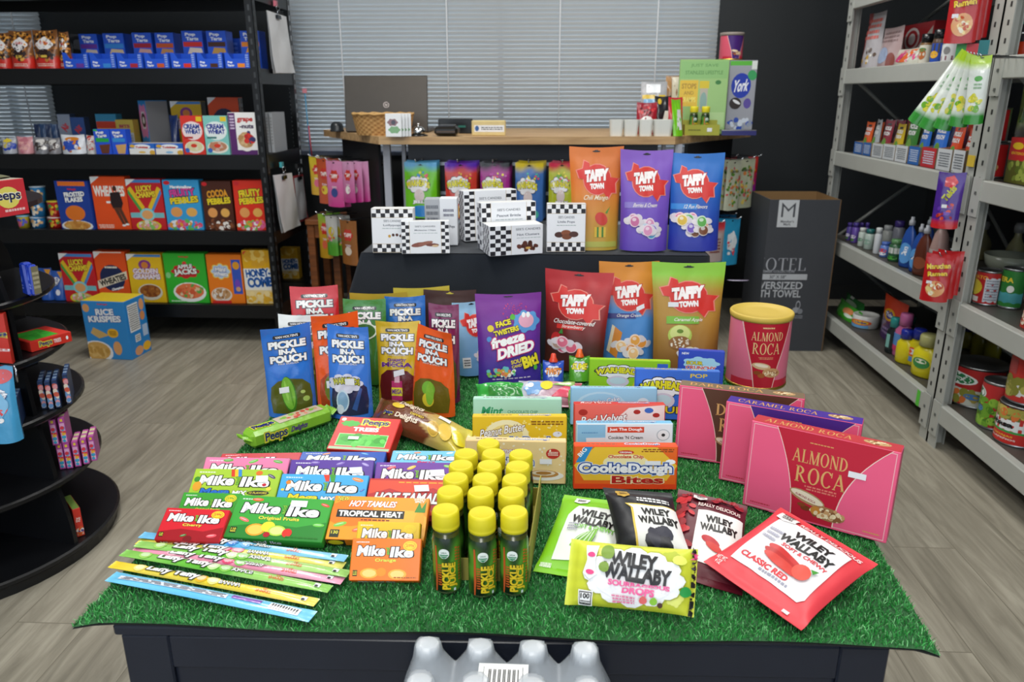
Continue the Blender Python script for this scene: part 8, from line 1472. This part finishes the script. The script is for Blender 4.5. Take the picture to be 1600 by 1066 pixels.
# ================================================================ goods on the round display
def dp(x, y, z): return hz(x, y, z)
z5, z4, z3, z2, z1 = .761, .601, .441, .251, .051
for i, (bl, br, yt) in enumerate((((30, 461), (41, 463), 418), ((39, 463), (50, 464), 415), ((48, 464), (63, 461), 412))):
    M, w, h = stand(bl, br, yt, z5, 2, .04); mb = MB(); mb.bbox(-w/2, w/2, -.012, .012, 0, h, .005, '#2444c0', 'foil_pouch'); art(mb, plane_F((-w/2, -.012, 0), (w, 0, 0), (0, 0, h)), w, h, [('p', [(.2, .5), (.5, .95), (.6, .9), (.35, .45)], '#6a8ae8'), ('l', .2, .2, .8, .4, '#8aa0e8', 2)], 'foil_pouch', .0005)
    art(mb, plane_F((w/2, -.012, 0), (0, .024, 0), (0, 0, h)), .024, h, [('r', .05, .05, .95, .95, '#8a8468'), ('l', .1, .2, .9, .8, '#c8c0a0', 4)], 'foil_pouch', .0005)
    place(mb, 'biscuit_pack', M, 'shiny blue biscuit pack on the top tier, %s of three' % ('left', 'middle', 'right')[i], 'biscuits', 'blue biscuit packs on the top tier')
M, w, h = stand((46, 550), (110, 532), 538, z4, 0, .10); M2 = M
place(carton(w, .12, .028, '#d0352a', front=[full('#d8382c'), ('t', 'Peeps', .36, .5, .3, .62, '#23307c', {'o': '#e8e04a', 'k': .14, 'b': .02}), ('t', 'TREES', .64, .5, .18, .4, '#fff'), ('e', .88, .5, .03, .2, '#fff')], top=[('r', .1, .1, .75, .9, '#3fae35'), ('b', .4, .5, .26, .3, 10, .01, ['#4cc040', '#38a030'])], topc='#d0352a'), 'marshmallow_box', M @ Tr(0, 0, 0), 'flat red marshmallow box with green trees on the second tier', 'marshmallows')
for i, (bl, br, yt) in enumerate((((-18, 572), (0, 572), 494), ((1, 572), (20, 570), 492))):
    M, w, h = stand(bl, br, yt, z4, 4, .03); place(carton(w, .03, h, '#cc3226', front=[full('#d4362a'), ('t', 'Peeps', .5, .6, .5, .34, '#23307c', {'o': '#e8e04a', 'k': .14, 'b': .02, 'r': 80}), ('t', 'TREES', .5, .3, .3, .2, '#fff', {'r': 80})]), 'marshmallow_box', M, 'upright red marshmallow box on the second tier, %s one' % ('left', 'right')[i], 'marshmallows')
navy = [full('#22355a'), ('r', .2, .08, .85, .92, '#2c4a7a'), ('b', .5, .5, .26, .4, 20, .007, ['#e8a0a8', '#f0e0d0', '#d8604a', '#6a9ad0'])]
def spin(x, y, z, w, d, h, yaw, **k):
    o = hz(x, y, z); return carton(w, d, h, **k), Tr(o) @ Rz(yaw) @ Tr(w/2, d/2, 0)
for i, (x, y, h) in enumerate(((66, 640, .082), (77, 641, .082), (88, 638, .082), (105, 632, .088), (26, 668, .078))):
    mb, M = spin(x, y, z3, .0125, .10, h, 28, col='#22355a', front=navy, topc='#2a4270', top=[('l', .1, .1, .9, .9, '#8aa0b8', 3)], left=[full('#24406a')]); place(mb, 'snack_box', M, 'narrow navy snack box on the third tier, %s' % ('far left of the main group', 'second of the main group', 'third of the main group', 'set apart at the right', 'behind the divider')[i], 'snack box', 'navy boxes on the third tier')
pk = [full('#b04a9a'), ('r', .12, .06, .88, .80, '#e0a8d0'), ('r', .25, .1, .75, .45, '#f0e8f0'), ('b', .5, .4, .22, .3, 12, .005, ['#3aa0c8', '#d83a4a', '#e8b03a']), ('r', .3, .86, .7, .96, '#e8c83a')]
PB = [((94, 734), (104, 733), 702, 0), ((105, 733), (117, 731), 692, 0), ((118, 730), (130, 727), 690, 0), ((131, 726), (143, 722), 686, 0), ((143, 721), (153, 717), 682, 0), ((91, 692), (104, 690), 655, 1), ((105, 689), (117, 687), 648, 1)]
hq = None
for i, (bl, br, yt, up) in enumerate(PB):
    mb, M = spin(bl[0], bl[1]+(0 if not up else 44), z2, .0155, .075, .078, 24, col='#b04a9a', front=pk, topc='#b85aa0', top=[('l', .1, .1, .9, .9, '#d8e0a0', 2)], left=[full('#9a4088')])
    place(mb, 'candy_carton', Tr(0, 0, .0785 if up else 0) @ M, 'small pink and purple candy carton, %s' % ('leftmost of the lower row', 'second of the lower row', 'third of the lower row', 'fourth of the lower row', 'rightmost of the lower row', 'left one of the upper pair', 'right one of the upper pair')[i], 'candy box', 'pink cartons on the fourth tier')
M, w, h = stand((121, 840), (133, 836), 797, z1, 0, .10); place(carton(w, .10, h, '#c8352a', front=[full('#d0392c'), ('r', .1, .05, .9, .3, '#e0b8a0'), ('b', .5, .2, .3, .12, 10, .006, ['#d8602a', '#f0e8e0', '#5a4a8a']), ('t', 'SOS', .5, .6, .7, .12, '#f0e8e0', {'r': 80})], left=[full('#b03024'), ('p', [(.0, .7), (.0, 1), (.5, 1)], '#6aa84a')], topc='#7a9a4a'), 'candy_box', M, 'red box standing alone on the bottom tier', 'candy box')
# big red box held out over the display with an olive cloth on it, and the hanging blue bag
sp = MB(); sp.lathe([(0, .9855), (.35, .9855), (.35, .999), (0, .999)], '#1a1a1f', 'black_paint', 40, smooth=False); sp.build('top_shelf', rd)
Xb = hy(-40, 330, 1.80); zt = 1.0
bx = [hz(-60, 337, 1.10), hz(46, 333, 1.10)]
M, w, h = stand((-70, 352), (47, 333), 292, zt, 0, .16)
place(carton(w, .16, h, '#c8303a', front=[full('#d03640'), ('e', .74, .52, .16, .3, '#e8dc6a'), ('t', 'Peeps', .70, .55, .42, .34, '#1f2a5a', {'o': '#f0ecd0', 'k': .08, 'b': .02, 'r': -2}), ('l', .66, .1, .94, .22, '#f0c8c8', 1)], topc='#b8b0a0', right=[full('#c8a890')]), 'display_carton', M, 'large red marshmallow carton cut off by the left edge', 'carton')
mo = M @ Vector((w*.12, .02, h+.001)); m = MB(); m.surf(lambda u, v: Vector(((u-.5)*.16, (v-.5)*.10, .022*max(0, math.sin(u*3.14))**.5*max(0, math.sin(v*3.14))**.5+.002*math.sin(u*14))), 20, 14, '#5a5a36', 'fabric')
m.surf(lambda u, v: Vector(((u-.5)*.16, (v-.5)*.10, 0)), 4, 4, '#5a5a36', 'fabric', True); place(m, 'folded_cloth', Tr(mo), 'olive green folded cloth on the red carton', 'cloth')
A = hz(6, 566, .72); m = MB()
wrk = [('t', 'AirHeads', .6, .60, .5, .16, '#f0f4fc', {'o': '#1f3a8a', 'b': .06, 'r': 60}), ('e', .72, .86, .26, .09, '#d84a50'), ('e', .62, .46, .2, .1, '#d83a40'), ('e', .2, .4, .16, .08, '#e0505a'), ('cl', .5, .5, .3, .2, '#7ab8e0', 5), ('b', .4, .3, .3, .1, 8, .008, ['#e8a0a8', '#f0f0f0'])]
Mh, w, h = stand((-18, 690), (34, 690), 576, .44, 0, .02)
hb_ = place(pouch(w*1.0, h, .05, lin('#4aa0d0'), [o for o in wrk], 'foil_pouch', .08, 601, .004, .03, .02, 0, '#222', nu=18, nv=20, maxl=.02, step=.0003), 'candy_bag', Mh, 'blue candy bag hanging on a hook at the left edge', 'candy bag')
tp = Mh @ Vector((0, 0, h)); m = MB(); m.tube([tp+Vector((-.08, .02, .012)), tp+Vector((.06, -.005, .008)), tp+Vector((.075, -.02, .0)), tp+Vector((.072, -.02, -.03))], .003, '#9a9ca4', 'chrome', 6); tag(m.build('wire_hook', None), 'thin chrome wire hook above the hanging blue candy bag', 'hook')
